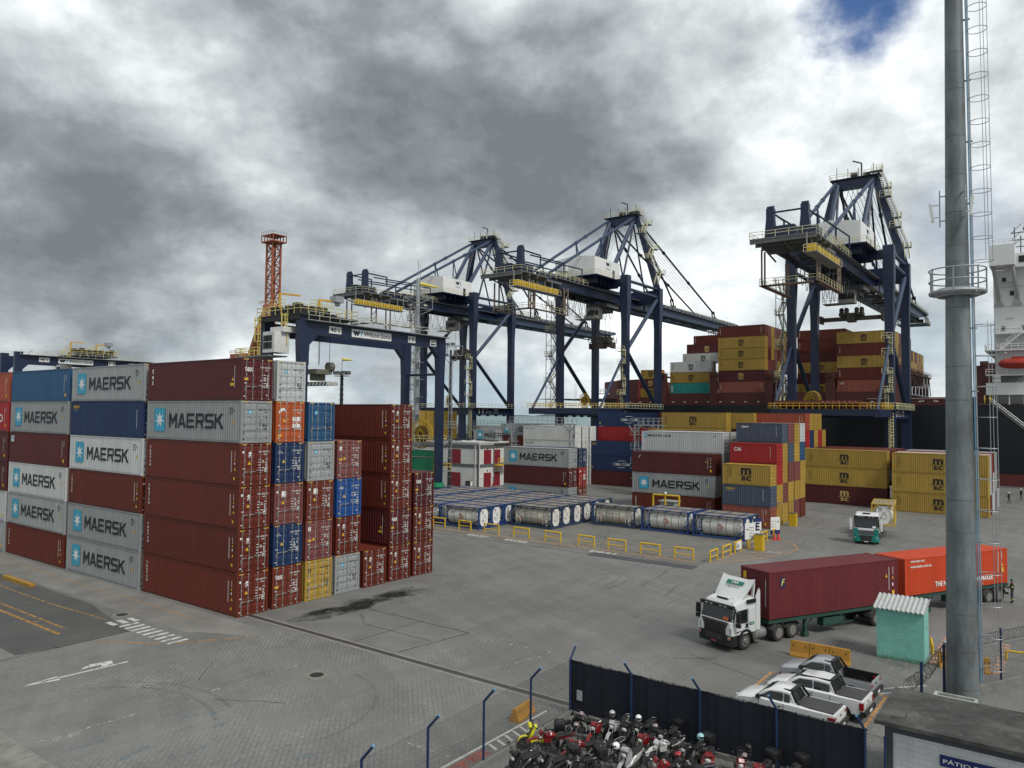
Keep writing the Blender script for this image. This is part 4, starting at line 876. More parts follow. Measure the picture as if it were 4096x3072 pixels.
    for sx in (-1,1):
        for p,q,a,b_,nmx in (((sx*3.9,A,65.8),(sx*BX,Y(178),46),1.3,1.5,'mast_leg'),((sx*3.6,A-.5,65.6),(sx*3.1,Y(161),44.8),.9,1.0,'back_leg')):
            g=MB(); g.beam(p,q,a,a,b_,b_) if nmx=='mast_leg' else g.tube(p,q,.55,10); part(nmx,g,t,mat=NAVY if nmx=='mast_leg' else NAVYL)
        g=MB(); g.tube((sx*3.9,A-.6,65.9),(sx*3.,Y(137),45.),.36,8)
        for f in (.33,.45): g.lathe([(-.5,.46),(.5,.46)],Vector((sx*3.9,A-.6,65.9)).lerp(Vector((sx*3.,Y(137),45.)),f),Vector((0,-39,-21)),8)
        c=Vector((sx*3.9,A-.6,65.9)).lerp(Vector((sx*3.,Y(137),45.)),.45)
        g.tube(c,(sx*3.,c.y+.3,45),.17,6); g.tube(c,(sx*3.,c.y+4.5,45),.17,6); part('back_stay',g,t,mat=NAVYL,smooth=True)
        for yy in (232,201):
            p=Vector((sx*3.7,A+.8,65)); q=Vector((sx*3.,Y(yy),46.6)); g=MB(); g.tube(p,q,.26,7)
            for f in (.3,.62): c=p.lerp(q,f); g.lathe([(-.45,.42),(.45,.42)],c,q-p,8)
            part('fore_stay',g,t,mat=NAVY,smooth=True)
        g=MB(); g.tube((sx*3.4,A-.4,65),(sx*3.1,Y(169),44.9),.26,7); g.tube((sx*2.9,A,64.5),(sx*2.8,Y(184),45),.22,7); part('inner_strut',g,t,mat=NAVY)
    g=MB()
    for k in range(6): x=-2.4+k*.9; g.tube((x,A,66.3),(x,Y(236),46),.05,4,cap=False)
    for k in range(3): g.tube((-1+k,A,66.3),(-1+k,Y(164),51),.045,4,cap=False)
    part('hoist_ropes',g,t,mat=DARK)
    # zigzag stairs up the mast leg (right side) and the tower beside the landside left leg
    gs=MB();gr=MB(); zs=[47.2,50.6,54,57.4,60.8,64.2,66.6]
    for i in range(6):
        f=lambda z:5.2+(BX+.6-3.9-.6)*(66-z)/19.5; xa=f(zs[i])-.1; ya=Y(178)+(.8 if i%2 else -3.2); yb=Y(178)+(-3.2 if i%2 else .8); xb=f(zs[i+1])-.1
        stairs(gs,gr,(xa,ya,zs[i]),(xb,yb,zs[i+1])); s=1.0 if not i%2 else -1.0
        gs.box(xb-1.4,xb+.9,min(yb,yb+s*1.6),max(yb,yb+s*1.6),zs[i+1]-.14,zs[i+1]); rail(gr,[(xb-1.2,yb+s*1.6,zs[i+1]),(xb+.9,yb+s*1.6,zs[i+1]),(xb+.9,yb,zs[i+1])],sp=1.)
    o=part('mast_stairs',gs,t,mat=GRAT); part('handrail',gr,o,mat=CREAM)
    gs=MB();gr=MB(); x=-BX-1.7; n=8; z0=15.8; dz=(41.4-z0)/n
    for i in range(n):
        ya,yb=(Y(158.4),Y(161.8)) if i%2==0 else (Y(161.8),Y(158.4)); za=z0+dz*i; stairs(gs,gr,(x,ya,za),(x,yb,za+dz)); s=1 if i%2==0 else -1
        gs.box(x-.8,x+1.,min(yb,yb+s*1.5),max(yb,yb+s*1.5),za+dz-.12,za+dz); rail(gr,[(x-.8,yb,za+dz),(x-.8,yb+s*1.5,za+dz),(x+1,yb+s*1.5,za+dz)],sp=1.)
    for a,b_ in ((-.7,157.6),(-.7,162.8),(.8,157.6),(.8,162.8)): gs.beam((x+a,Y(b_),15.6),(x+a,Y(b_),42.5),.12)
    for i in range(7): gs.beam((x-.7,Y(157.6),17+i*3.6),(x-.7,Y(162.8),17+i*3.6),.09); gs.beam((x-.7,Y(157.6),17+i*3.6),(x-.7,Y(162.8),20.6+i*3.6),.06)
    o=part('stair_tower',gs,t,mat=GRAT); part('handrail',gr,o,mat=CREAM)
    gr=MB(); gs=MB()
    for k,(z,hh) in enumerate(((15.7,3.6),(18.6,4.2),(22.4,4.2),(26.2,3.4))):
        xx=BX-.45+(.75 if k%2 else 0); yy=Y(160.4)-.95; ladder(gr,(xx,yy,z),hh,(1,0,0),True,(0,-1,0),.55,.05,.5); gs.box(BX-1.1,BX+.8,yy-1,yy,z+hh-.6,z+hh-.5); rail(gr,[(BX-1.1,yy-1,z+hh-.5),(BX+.8,yy-1,z+hh-.5)],sp=1)
    ladder(gr,(BX+.3,Y(160.4)-.95,5.5),9.5,(1,0,0),True,(0,-1,0),.6,.05,.6)
    o=part('leg_ladders',gr,t,mat=CREAM); part('ladder_landing',gs,o,mat=GRAT)
    # walkway on the ties
    g=MB(); gs=MB()
    for sx in (-1,1): gs.box(min(sx*BX+sx*.6,sx*BX+sx*1.5),max(sx*BX+sx*.6,sx*BX+sx*1.5),Y(158),Y(178),15.5,15.62); rail(g,[(sx*BX+sx*1.5,Y(158),15.62),(sx*BX+sx*1.5,Y(178),15.62)],sp=1.5)
    gs.box(-BX,BX,Y(158.6),Y(159.7),15.5,15.62); rail(g,[(-BX,Y(158.6),15.62),(BX+1.5,Y(158.6),15.62)],sp=1.5)
    o=part('portal_walkway',gs,t,mat=GRAT); part('handrail',g,o,mat=CREAM)
    reel('cable_reel',(-BX+1.6,Y(169.8),17.6),1.9,t,(.4,1,0))
    if platform:
        for sx in (-1,1):
            g=MB(); g.box(sx*BX-.55,sx*BX+.55,Y(147.6),Y(159.6),14.0,15.4); o=part('outreach_beam',g,t,mat=NAVY)
            g=MB(); g.tube((sx*BX,Y(148.2),15.2),(sx*BX,Y(160),28.6),.3,8); part('brace',g,t,mat=NAVYL)
        g=MB(); g.box(-BX+.6,BX-.6,Y(147.6),Y(148.8),14.2,15.4); g.box(-BX+.6,BX-.6,Y(153),Y(153.8),14.2,15.2); o=part('outreach_cross_beam',g,t,mat=NAVY)
        g=MB(); rail(g,[(-BX-.8,Y(159),15.4),(-BX-.8,Y(147.4),15.4),(BX+.8,Y(147.4),15.4),(BX+.8,Y(159),15.4)],sp=1.2); part('handrail',g,o,mat=YEL)
    # trolley, cab, spreader
    ty,sz,rot=spread; g=MB(); g.box(-3.0,3.0,ty-3,ty+3,40.6,41.6); g.box(-2,2,ty-2,ty+2,39.6,40.6); tr=part('trolley',g,t,mat=GREYM)
    g=MB(); g.box(-1.4,1.6,ty-5.5,ty-2.6,37.6,40.4); g.box(-4.4,-1.4,ty-6,ty-3,37.5,37.65); cb=part('operator_cab',g,tr,mat=P('grey_cab',(.28,.27,.25),rust=.3)); g=MB(); g.box(-1.42,1.62,ty-5.52,ty-4.8,38.4,39.6); part('window',g,cb,mat=BLACK); g=MB(); rail(g,[(-4.4,ty-3,37.65),(-4.4,ty-6,37.65),(-1.4,ty-6,37.65)],sp=1.2); part('handrail',g,cb,mat=CREAM)
    g=MB()
    for k in range(9):
        ya=Y(141+k*2.9)
        for xx in (-2.1,2.3): pts=[(xx,ya+2.9*i/8,41.6-3.6*math.sin(math.pi*i/8)**.8-(.6 if k%2 else 0)*math.sin(math.pi*i/8)) for i in range(9)]; g.path(pts,.06,4)
    part('festoon_cables',g,tr,mat=BLACK)
    g=MB()
    for xx in (-1.6,1.6):
        for yy in (-1.1,1.1): g.tube((xx,ty+yy,40),(xx*.95,ty+yy*.8,sz+2.1),.04,4,cap=False)
    part('hoist_ropes',g,tr,mat=DARK)
    g=MB(); M=Matrix.Translation((0,ty,sz))@Matrix.Rotation(rot,4,'Z'); s0=len(g.v)
    if num=='6': g.box(-6.1,6.1,-.35,.35,-.1,.75); g.box(-6.3,-5.9,-1.2,1.2,-.5,1.1); g.box(5.9,6.3,-1.2,1.2,-.5,1.1)
    else: g.box(-3.1,3.1,-.5,.5,-.1,.8); g.box(-3.2,-2.9,-1.2,1.2,-.5,1.); g.box(2.9,3.2,-1.2,1.2,-.5,1.)
    g.box(-2.4,2.4,-.9,.9,.9,1.5); g.box(-.8,.8,-1,1,-.4,1.2)
    for xx in (-2,-1,1,2): g.box(xx-.25,xx+.25,-1,1,1.5,2.4); g.lathe([(-.2,.45),(.2,.45)],(xx,0,2.3),(0,1,0),10)
    g.xf(M,s0); part('spreader',g,tr,mat=P('spreader_brown',(.055,.045,.035),var=.3)); return t
quay_crane(-141.6,'navy quay crane numbered 4, leftmost of the three, with a white machinery house','4',False,(-2.5,29.8,0))
quay_crane(-94.5,'navy quay crane in the middle, its boom reaching over the ship','',True,(-3.5,31.0,0))
c6=quay_crane(-37.2,'navy quay crane numbered 6 at the right with a long spreader hanging','6',True,(2.5,34.6,0))
t=thing('hatch_cover','rust red steel hatch cover laid across the legs of the right-hand quay crane','hatch cover',(-38.2,151.8,15.5))
g=MB(); g.box(-7.6,7.6,-3.9,3.9,.3,1.3); g.box(-7.9,7.9,-4.1,-3.9,.9,1.5)
for k in range(12): g.box(-7.2+k*1.3,-7.0+k*1.3,-4.05,4.05,.0,.4)
part('panel',g,t,mat=P('hatch_red',(.11,.03,.025),rust=.35)); g=MB()
for k in range(7): g.lathe([(0,.22),(.3,.22)],(1+k*.95,-4.2,1.15),(0,-1,0),8)
part('clamps',g,t,mat=P('hatch_pink',(.3,.12,.10)))
# ---- rubber tyred gantries
def gantry(X,Y0,Y1,num,trY,label):
    t=thing('yard_gantry_crane',label,'crane',(X,(Y0+Y1)/2,0),0,'yard gantry cranes'); yc=(Y0+Y1)/2; a=Y0-yc; b_=Y1-yc; zt=26.2; zb=24.4; w=3.9
    for sx in (-1,1):
        x=sx*w
        for y in (a,b_):
            g=MB(); g.loft([[(x+p*wx,y+q*wy,z) for p,q in ((-1,-1),(1,-1),(1,1),(-1,1))] for z,wx,wy in ((2.8,.5,.5),(20,.5,.62),(23,.5,.8),(zt+(.6 if y<0 else 0),.5,.8))]); part('leg',g,t,mat=NAVY)
        g=MB(); g.box(x-.42,x+.42,a+.8,b_-.8,zb,zt); g.prism([(0,0),(1.6,0),(0,-1.6)],(x-.4,a+.8,zb),(0,1,0),(0,0,1),(1,0,0),.8); g.prism([(0,0),(-1.6,0),(0,-1.6)],(x-.4,b_-.8,zb),(0,1,0),(0,0,1),(1,0,0),.8)
        gr_=part('girder',g,t,mat=NAVY)
        g=MB(); g.box(min(x+sx*.42,x+sx*1.3),max(x+sx*.42,x+sx*1.3),a,b_+1,zt-.1,zt+.02); wk=part('walkway',g,t,mat=GRAT); g=MB(); rail(g,[(x+sx*1.25,a,zt),(x+sx*1.25,b_+1,zt)],sp=1.8,r=.035)
        for k in range(9): g.box(x+sx*.8-.1,x+sx*.8+.1,a+2+k*3,a+2.7+k*3,zt+.7,zt+.85)
        part('handrail',g,wk,mat=P('pale_rail',(.5,.5,.42)))
        if sx>0:
            xx=x+.44; ax=(0,1,0); az=(0,0,1)
            for s,y0,y1 in (('40 t',4.1,6.3),(num,19.6,21.2)):
                g=MB(); g.box(xx,xx+.02,a+y0,a+y1,24.75,25.75); sg=part('sign_plate',g,gr_,mat=SIGNW); g=MB(); g.text(s,(xx+.035,a+(y0+y1)/2,24.97),ax,az,.58,.02,(y1-y0)*.78,True); part('lettering',g,sg,mat=INK)
            g=MB(); g.box(xx,xx+.02,a+8.2,a+16.0,24.6,25.75); sg=part('sign_plate',g,gr_,mat=SIGNW); g=MB();gc=MB(); logo_wi(g,gc,(xx+.035,a+8.4,24.8),ax,az,.72); g.text('Wilson.Sons',(xx+.035,a+10.5,24.85),ax,az,.66,.012,5.3); part('lettering',g,sg,mat=INK); part('logo_bar',gc,sg,mat=CYP)
            g=MB(); g.box(xx,xx+.02,a+24.6,a+26,24.6,25.6); sg=part('sign_plate',g,gr_,mat=SIGNW); g=MB(); g.text('ZPMC',(xx+.035,a+24.75,25.15),ax,az,.3,.01,1.1); g.box(xx+.03,xx+.035,a+24.75,a+25.85,24.75,25.0); part('lettering',g,sg,mat=INK)
    for y in (a,b_):
        g=MB(); g.box(-w-.5,w+.5,y-.45,y+.45,1.9,2.8); g.box(-w-1.6,-w+1.6,y-.4,y+.4,1.3,1.9); g.box(w-1.6,w+1.6,y-.4,y+.4,1.3,1.9); part('sill_beam',g,t,mat=NAVY)
        for x in (-w-1.1,-w+1.1,w-1.1,w+1.1): g=MB(); g.lathe([(-.3,.5),(-.25,.75),(.25,.75),(.3,.5)],(x,y,.75),(0,1,0),16); part('wheel',g,t,mat=RUBBER)
        g=MB(); g.tube((-w,y,20.2),(w,y,20.2),.22,6); part('tie_tube',g,t,mat=NAVY)
        for x in (-w,w): g=MB(); g.lathe([(0,.95),(.7,.95)],(x,y,1.9),(0,0,1),12) if y>0 else g.box(x-1,x+1,y-.5,y+.5,1.9,2.0); part('bogie_guard',g,t,mat=P('green_guard',(.02,.25,.12)))
    g=MB(); g.box(-2.7,2.4,b_+.6,b_+2.8,4.4,7.6)
    for k in range(3): g.box(2.4,2.44,b_+.6+k*.8,b_+.66+k*.8,4.5,7.5); g.box(-2.5+k*1.6,-2.44+k*1.6,b_+.56,b_+.6,4.5,7.5)
    eh=part('electrical_cabin',g,t,mat=P('green_cabin',(.012,.20,.085))); g=MB(); g.box(-3.3,3.6,b_+.4,b_+3.6,4.2,4.38); part('cabin_deck',g,eh,mat=GRAT)
    g=MB(); rail(g,[(2.5,b_+.4,4.4),(3.5,b_+.4,4.4),(3.5,b_+3.5,4.4)],sp=1,r=.05); ladder(g,(2.6,b_+.5,4.4),3.2,(1,0,0),False); part('handrail',g,eh,mat=YEL)
    rl=reel('cable_reel',(-1.4,b_+1.5,10.3),2.35,t,(.0,1,0),.5); g=MB(); g.box(-4,3.2,b_+.5,b_+2.6,8.6,9.0); g.tube((-4,b_+.6,6.5),(3.9,b_+.6,6.6),.1,6); rd=part('reel_deck',g,t,mat=GRAT); g=MB(); rail(g,[(-4,b_+.5,9),(3.2,b_+.5,9),(3.2,b_+2.6,9)],sp=1,r=.05); ladder(g,(3.0,b_+.6,8.9),4.,(1,0,0),True,(0,-1,0),.6,.05); part('handrail',g,rd,mat=CREAM)
    # trolley with machinery and hanging cab
    c=trY-yc; g=MB(); g.box(-w-.9,w+.9,c-5,c+5,26.75,27.0)
    for k in range(26):
        random.seed(k*3+int(num)); x=random.uniform(-w,w); y=c+random.uniform(-4.6,4.4); g.box(x-.5,x+.5,y-.45,y+.45,27,27+random.uniform(.5,1.7))
    for x in (-2,2): g.lathe([(-1.2,.75),(1.2,.75)],(x,c,27.8),(0,1,0),12)
    g.box(-w-.6,w+.6,c-5,c-4.6,26.2,26.8); tr=part('trolley',g,t,mat=DARK)
    g=MB(); rail(g,[(w+.9,c+5,27),(w+.9,c-5,27),(-w-.9,c-5,27),(-w-.9,c+5,27),(w+.9,c+5,27)],sp=1.3,r=.045,h=1.2); rail(g,[(w-1,c-2,28.2),(w-1,c+2,28.2)],sp=1); rail(g,[(-w+.5,c-4,28.2),(0,c-4,28.2)],sp=1); ladder(g,(w-2,c-5.1,22.8),4.3,(1,0,0),True,(0,-1,0),.6,.05); ladder(g,(-w-.2,c-5.1,21.5),5.5,(1,0,0),True,(0,-1,0),.6,.05); part('handrail',g,tr,mat=P('yellow_rail',(.6,.52,.16)))
    for (x,y,hh,Ln) in ((-2.2,c-3.2,3.4,3.0),(.4,c+1.6,2.9,2.4)):
        g=MB(); g.beam((x,y,27),(x,y,27+hh),.28); g.beam((x-.1,y,27+hh),(x+.6,y+Ln,27+hh),.24); jb=part('service_jib',g,tr,mat=P('amber_paint',(.55,.30,.03)))
        if hh<3: g=MB(); g.box(x+.1,x+1.5,y+Ln-.6,y+Ln+.9,26.8+hh,27.7+hh); g.box(x+.5,x+1.1,y+Ln,y+Ln+.5,26.3+hh,26.8+hh); part('hoist_box',g,jb,mat=STEEL)
    g=MB(); cx=.9; g.box(cx-1.4,cx+1.1,c-7.0,c-4.6,21.7,24.5); g.box(cx-1.2,cx+1.6,c-6,c-4,24.5,25.2); cb=part('operator_cab',g,tr,mat=P('cab_white',(.62,.62,.60),rust=.2))
    g=MB(); g.box(cx-1.25,cx+.6,c-7.04,c-7.0,22.2,24.0); part('window',g,cb,mat=BLACK)
    g=MB(); 
    for k in (0,1): g.box(cx-.42,cx-.36,c-7.07,c-7.04,22.2,24.0)
    g.box(cx-1.25,cx+.6,c-7.07,c-7.04,23.1,23.16); part('window_frame',g,cb,mat=SIGNW)
    g=MB(); g.box(-w-2.2,w-2.5,c-7.4,c-4.4,21.2,21.35); o=part('cab_landing',g,t,mat=GRAT); g=MB(); rail(g,[(-w-2.2,c-4.4,21.35),(-w-2.2,c-7.4,21.35),(cx-1.6,c-7.4,21.35)],sp=1,r=.05); part('handrail',g,o,mat=P('yellow_rail',(.6,.52,.16)))
    g=MB()
    for x in (-1.2,1.2):
        for y in (c+1.2,c+3): g.tube((x,y,26.5),(x,y,20.6),.045,4,cap=False)
    part('hoist_ropes',g,tr,mat=DARK)
    g=MB(); g.box(-1.3,1.3,c+.6,c+3.4,19.2,19.9); g.box(-.5,.5,c+.9,c+2.9,18.3,19.2); g.lathe([(-.4,.7),(.4,.7)],(1.1,c+3.2,20.3),(0,1,0),10); g.box(-3.05,3.05,c+.9,c+3.1,17.6,18.1); sp=part('spreader',g,tr,mat=P('spreader_grey',(.13,.13,.10),var=.3))
    g=MB(); 
    for k in range(8): g.add([(-3+k*.76,c+.86,17.6),(-2.7+k*.76,c+.86,17.6),(-2.4+k*.76,c+.86,18.1),(-2.7+k*.76,c+.86,18.1)],[(0,1,2,3)]); g.add([(3.08,c+.95+k*.27,17.6),(3.08,c+1.07+k*.27,17.6),(3.08,c+1.2+k*.27,18.1),(3.08,c+1.07+k*.27,18.1)],[(0,1,2,3)])
    part('hazard_stripes',g,sp,mat=SIGNW)
    g=MB(); ladder(g,(w,a-1.0,3),17,(1,0,0),True,(0,-1,0),.6,.04); part('leg_ladders',g,t,mat=P('pale_rail',(.5,.5,.42))); return t
gantry(-86.7,64.4,91.9,'15',68.3,'navy yard gantry crane marked 15 rising behind the front container stacks')
gantry(-193.9,69.9,99.5,'11',86.7,'navy yard gantry crane marked 11, mostly hidden behind the left container stacks')
# ---- orange slewing harbour crane, far left of centre
OR=P('orange_crane_paint',(.30,.09,.045),rough=.6,var=.25,scale=.4,rust=.2); OR2=P('bright_orange_paint',(.42,.14,.075),var=.15)
t=thing('harbour_crane','orange lattice-tower harbour crane standing far behind the navy yard gantry','crane',(-208.6,150,0)); g=MB(); w=1.55
for sx in (-1,1):
    for sy in (-1,1): g.beam((sx*w,sy*w,48),(sx*w,sy*w,69),.5)
n=7
for i in range(n):
    z=48+i*3; z2=z+3
    for sy in (-1,1): g.beam((-w,sy*w,z2),(w,sy*w,z2),.18); g.beam((-w*(1 if i%2 else -1),sy*w,z),(w*(1 if i%2 else -1),sy*w,z2),.3)
    for sx in (-1,1): g.beam((sx*w,-w,z2),(sx*w,w,z2),.22); g.beam((sx*w,-w,z),(sx*w,w,z2),.25)
part('lattice_tower',g,t,mat=OR)
g=MB(); g.box(-3.2,3.2,-2.6,2.6,69,69.4); g.box(-3.2,3.2,-2.6,2.6,71.2,71.45)
for x in (-3.1,-1.5,0,1.5,3.1):
    for y in (-2.5,2.5): g.beam((x,y,69.4),(x,y,71.2),.25)
for sx in (-1,1): g.beam((sx*1.6,0,66.5),(sx*3,0,69),.3)
o=part('head_frame',g,t,mat=OR); g=MB(); rail(g,[(-3.2,-2.6,71.4),(3.2,-2.6,71.4),(3.2,2.6,71.4)],sp=1.2,r=.06); part('handrail',g,o,mat=STEEL)
g=MB()
for x in (-2.9,2.9): g.tube((x,0,69),(x*1.05,0,38),.05,4,cap=False)
for x in (-.3,.3): g.tube((x,-.4,69),(x,-.4,48),.07,4,cap=False)
part('hoist_ropes',g,t,mat=DARK)
g=MB()
for sx in (-1,1):
    for sy in (-1,1): g.beam((sx*1.5,sy*1.5,48.4),(sx*3.2,sy*3.,39),.9,.9,1.2,1.2)
g.box(-2.2,2.2,-2.2,2.2,46.6,48.6); g.box(-3,3,-3,3,44.6,45.1); part('tower_base',g,t,mat=OR2)
g=MB(); g.beam((-1.6,0,46),(-12,0,28),1.5,1.5,2.6,2.6); g.beam((-3.2,-2,44),(-13.5,-2,22),1.0,1.0,1.6,1.6); g.box(-17,-9.5,-4,4,25,33); g.box(-19,-13,-4,4,18,25); g.box(-20.5,-15,-3,3,0,18); part('slewing_body',g,t,mat=OR)
g=MB(); rail(g,[(-2.6,-3.1,48.6),(4,-3.1,48.6)],sp=1,r=.07); rail(g,[(3,-3,45.1),(5,-3,45.1)],sp=1,r=.07); rail(g,[(-17,-4.2,33),(-9.5,-4.2,33)],sp=1.2,r=.07); rail(g,[(-21,-4.2,25),(-13,-4.2,25)],sp=1.2,r=.07); ladder(g,(-15.5,-4.4,14),11,(1,0,0),True,(0,-1,0),1.2,.08); ladder(g,(4.2,-2,40),8,(1,0,0),True,(0,-1,0),.9,.07); part('handrail',g,t,mat=P('rusty_rail',(.45,.22,.10)))
# ---- lighting masts
def flood(g,gl,c,d):
    c=Vector(c); d=Vector(d).normalized(); s=Vector((-d.y,d.x,0)); 
    g.beam(c-s*.35,c+s*.35,.5,.4); gl.beam(c-s*.3+d*.26,c+s*.3+d*.26,.02,.3)
t=thing('lighting_mast','tall grey lighting mast with a square head frame and yellow windsock','mast',(-97.6,102,0)); g=MB(); g.tube((0,0,0),(0,0,39),.62,14,.34); part('pole',g,t,mat=STEEL,smooth=True)
g=MB()
for z in (33.2,35.4): 
    for s in (-1,1): g.beam((-1.9,s*1.9,z),(1.9,s*1.9,z),.1); g.beam((s*1.9,-1.9,z),(s*1.9,1.9,z),.1); g.beam((0,0,z-1.2),(s*1.9,s*1.9,z),.09); g.beam((0,0,z-1.2),(s*1.9,-s*1.9,z),.09)
for a in (-1,1):
    for c in (-1,1): g.beam((a*1.9,c*1.9,33.2),(a*1.9,c*1.9,35.4),.09)
g.tube((0,0,39),(0,0,42.5),.05,5); g.tube((.5,0,36),(.5,0,41.6),.04,5); part('head_frame',g,t,mat=STEEL)
g=MB();gl=MB()
for k in range(8): th=k*math.pi/4; flood(g,gl,(1.6*math.cos(th),1.6*math.sin(th),33.9),(math.cos(th),math.sin(th),-.4))
fl=part('floodlights',g,t,mat=GREYM); part('lamp_glass',gl,fl,mat=P('lamp_glass',(.5,.5,.5),rough=.1))
g=MB(); g.lathe([(0,.34),(1.2,.32),(2.4,.22),(3.6,.12)],(.2,.2,38),(.75,.62,-.18),10); part('windsock',g,t,mat=P('windsock_yellow',(.6,.5,.08)))
g=MB(); ladder(g,(.1,-.75,2),31,(1,0,0),True,(0,-1,0),.55,.045,1.5); ladder(g,(-1.2,0,2),30,(1,0,0),False,(0,-1,0),.7,.045)
for k in range(9): g.box(.5,1.6,-.9,.2,4+k*3.2,4.06+k*3.2); g.box(-1.9,-.5,-.9,.2,5.5+k*3.2,5.56+k*3.2); rail(g,[(.6,-.9,4.05+k*3.2),(1.6,-.9,4.05+k*3.2)],h=.9,sp=.5); rail(g,[(-1.9,-.9,5.55+k*3.2),(-.8,-.9,5.55+k*3.2)],h=.9,sp=.5)
part('ladder',g,t,mat=STEEL)
t=thing('lighting_mast','dark slender lighting mast with floodlights beside the white building','mast',(-89.2,101.9,0)); g=MB(); g.tube((0,0,0),(0,0,25.2),.36,12,.18); part('pole',g,t,mat=P('dark_mast_paint',(.022,.02,.02)),smooth=True)
g=MB()
for k in range(15): g.lathe([(-.04,.38-.011*k),(.04,.38-.011*k)],(0,0,1+k*1.6),(0,0,1),10)
part('pole_bands',g,t,mat=STEEL)
g=MB()
for z in (24.2,25.9):
    for s in (-1,1): g.beam((-2,s*.9,z),(2,s*.9,z),.09); g.beam((s*2,-.9,z),(s*2,.9,z),.09)
for a in (-2,0,2):
    for c in (-.9,.9): g.beam((a,c,24.2),(a,c,25.9),.08)
g.beam((0,0,22.5),(-1.7,0,24.2),.08); g.beam((0,0,22.5),(1.7,0,24.2),.08); part('head_frame',g,t,mat=STEEL)
g=MB();gl=MB()
for x,z in ((-2,24.3),(-1.2,26.2),(0,26.2),(1.2,26.2),(2,24.3),(-.3,24.3)): flood(g,gl,(x,-.9,z),(0,-1,-.5))
fl=part('floodlights',g,t,mat=GREYM); part('lamp_glass',gl,fl,mat=P('lamp_glass',0))
g=MB(); ladder(g,(.55,-.3,4),19.5,(1,0,0),True,(0,-1,0),.5,.035,1.6); g.box(-.7,1.2,-1.1,.3,11.2,11.28); rail(g,[(-.7,-1.1,11.3),(1.2,-1.1,11.3),(1.2,.3,11.3)],sp=.6); part('ladder',g,t,mat=STEEL)
t=thing('lighting_mast','distant lighting mast with a ring of floodlights and a windsock against the sky','mast',(-202,174,0)); g=MB(); g.tube((0,0,0),(0,0,27.5),.75,8,.5)
for k in range(14): g.box(-.9,.9,-.3,.3,2+k*1.8,2.2+k*1.8)
g.tube((0,0,27),(0,0,33),.09,5); part('pole',g,t,mat=P('dark_mast_paint',0))
g=MB();gl=MB(); g.box(-2.4,2.4,-1.5,1.5,26.4,26.6)
for k in range(8): th=k*math.pi/4; g.cbox((2.9*math.cos(th),1.8*math.sin(th),27.6),(1.5,.7,1.1)); gl.cbox((3.1*math.cos(th),1.9*math.sin(th),27.1),(1.1,.6,.1))
fl=part('floodlights',g,t,mat=GREYM); part('lamp_glass',gl,fl,mat=P('lamp_glass',0))
g=MB(); g.lathe([(0,.5),(1.8,.4),(3.6,.15)],(.2,0,32.2),(.8,.6,-.05),8); part('windsock',g,t,mat=P('windsock_yellow',(.6,.5,.08)))
# ---- big steel mast at the right
t=thing('steel_mast','huge tapering galvanised steel mast with a caged ladder at the right','mast',(-4.28,41.6,0))
m=bpy.data.materials.new('mast_zinc'); m.use_nodes=True; nt=m.node_tree; b=NB(nt); p=nt.nodes['Principled BSDF']; tc=b.n('ShaderNodeTexCoord').outputs['Object']
n=b.noise(b.vmath('MULTIPLY',tc,(1,1,.22)).outputs[0],1.5,8,.65); n2=b.noise(tc,.5,5,.6); c=b.n('ShaderNodeValToRGB',i_0=b.math('ADD',b.math('MULTIPLY',n,.6),b.math('MULTIPLY',n2,.4))); e=c.color_ramp.elements; e[0].position=.35; e[0].color=(.075,.085,.087,1); e[1].position=.68; e[1].color=(.245,.275,.28,1)
nt.links.new(c.outputs[0],p.inputs['Base Color']); p.inputs['Roughness'].default_value=.5; p.inputs['Metallic'].default_value=.25
prof=[(0,.71),(4,.66),(9,.615),(15,.56),(21,.50),(27,.445),(34,.385),(40,.33)]
rad=lambda z:next(r0_+(r1-r0_)*(z-z0)/(z1-z0) for (z0,r0_),(z1,r1) in zip(prof,prof[1:]) if z<=z1)
g=MB(); g.lathe(prof,(0,0,0),(0,0,1),28); part('pole',g,t,mat=m,smooth=True)
g=MB()
for z in (1.2,2.9,4.6,8.4,9.9,13.1,14.6,16.2,19.0,21.2,22.0,23.6,25.4,27.3,29.6,31.4): g.lathe([(-.018,rad(z)+.004),(.018,rad(z)+.004)],(0,0,z),(0,0,1),24,closed=False)
part('weld_seams',g,t,mat=P('seam_grey',(.10,.105,.105)))
g=MB(); x=.82
for z0,z1 in ((1.5,19.6),(20.4,38)):
    for s in (-.0,.22): g.tube((x+.0-z0*.008,s,z0),(x-z1*.008,s,z1),.028,5)
for z in range(3,37,3): g.box(rad(z)-.05,x+.1-z*.008,.05,.15,z,z+.06)
part('ladder_rails',g,t,mat=STEEL)
g=MB(); g.tube((x-.09,-.02,1.5),(x-.36,-.02,38),.03,6); part('blue_conduit',g,t,mat=P('pale_blue_pipe',(.16,.33,.47)))
g=MB(); zs=[2.2+i*1.45 for i in range(12)]+[21.2+i*1.12 for i in range(16)]
for z in zs: g.ring((x+.42-z*.009,.1,z),(0,0,1),.42,.018,18,5)
for th in (-1.2,-.2,1.0):
    for z0,z1 in ((2.2,18.3),(21.2,38)): g.tube((x+.42-z0*.009+.42*math.cos(th),.1+.42*math.sin(th),z0),(x+.42-z1*.009+.42*math.cos(th),.1+.42*math.sin(th),z1),.014,4)
part('ladder_cage',g,t,mat=STEEL)
g=MB(); g.ring((0,0,19.75),(0,0,1),1.15,.09,30,5); g.ring((0,0,19.75),(0,0,1),.85,.2,30,4); g.ring((0,0,19.75),(0,0,1),.62,.1,30,4)
for k in range(8): th=k*math.pi/4; g.beam((.5*math.cos(th),.5*math.sin(th),19.6),(1.2*math.cos(th),1.2*math.sin(th),19.7),.06,.1)
pf=part('ring_platform',g,t,mat=STEEL); g=MB()
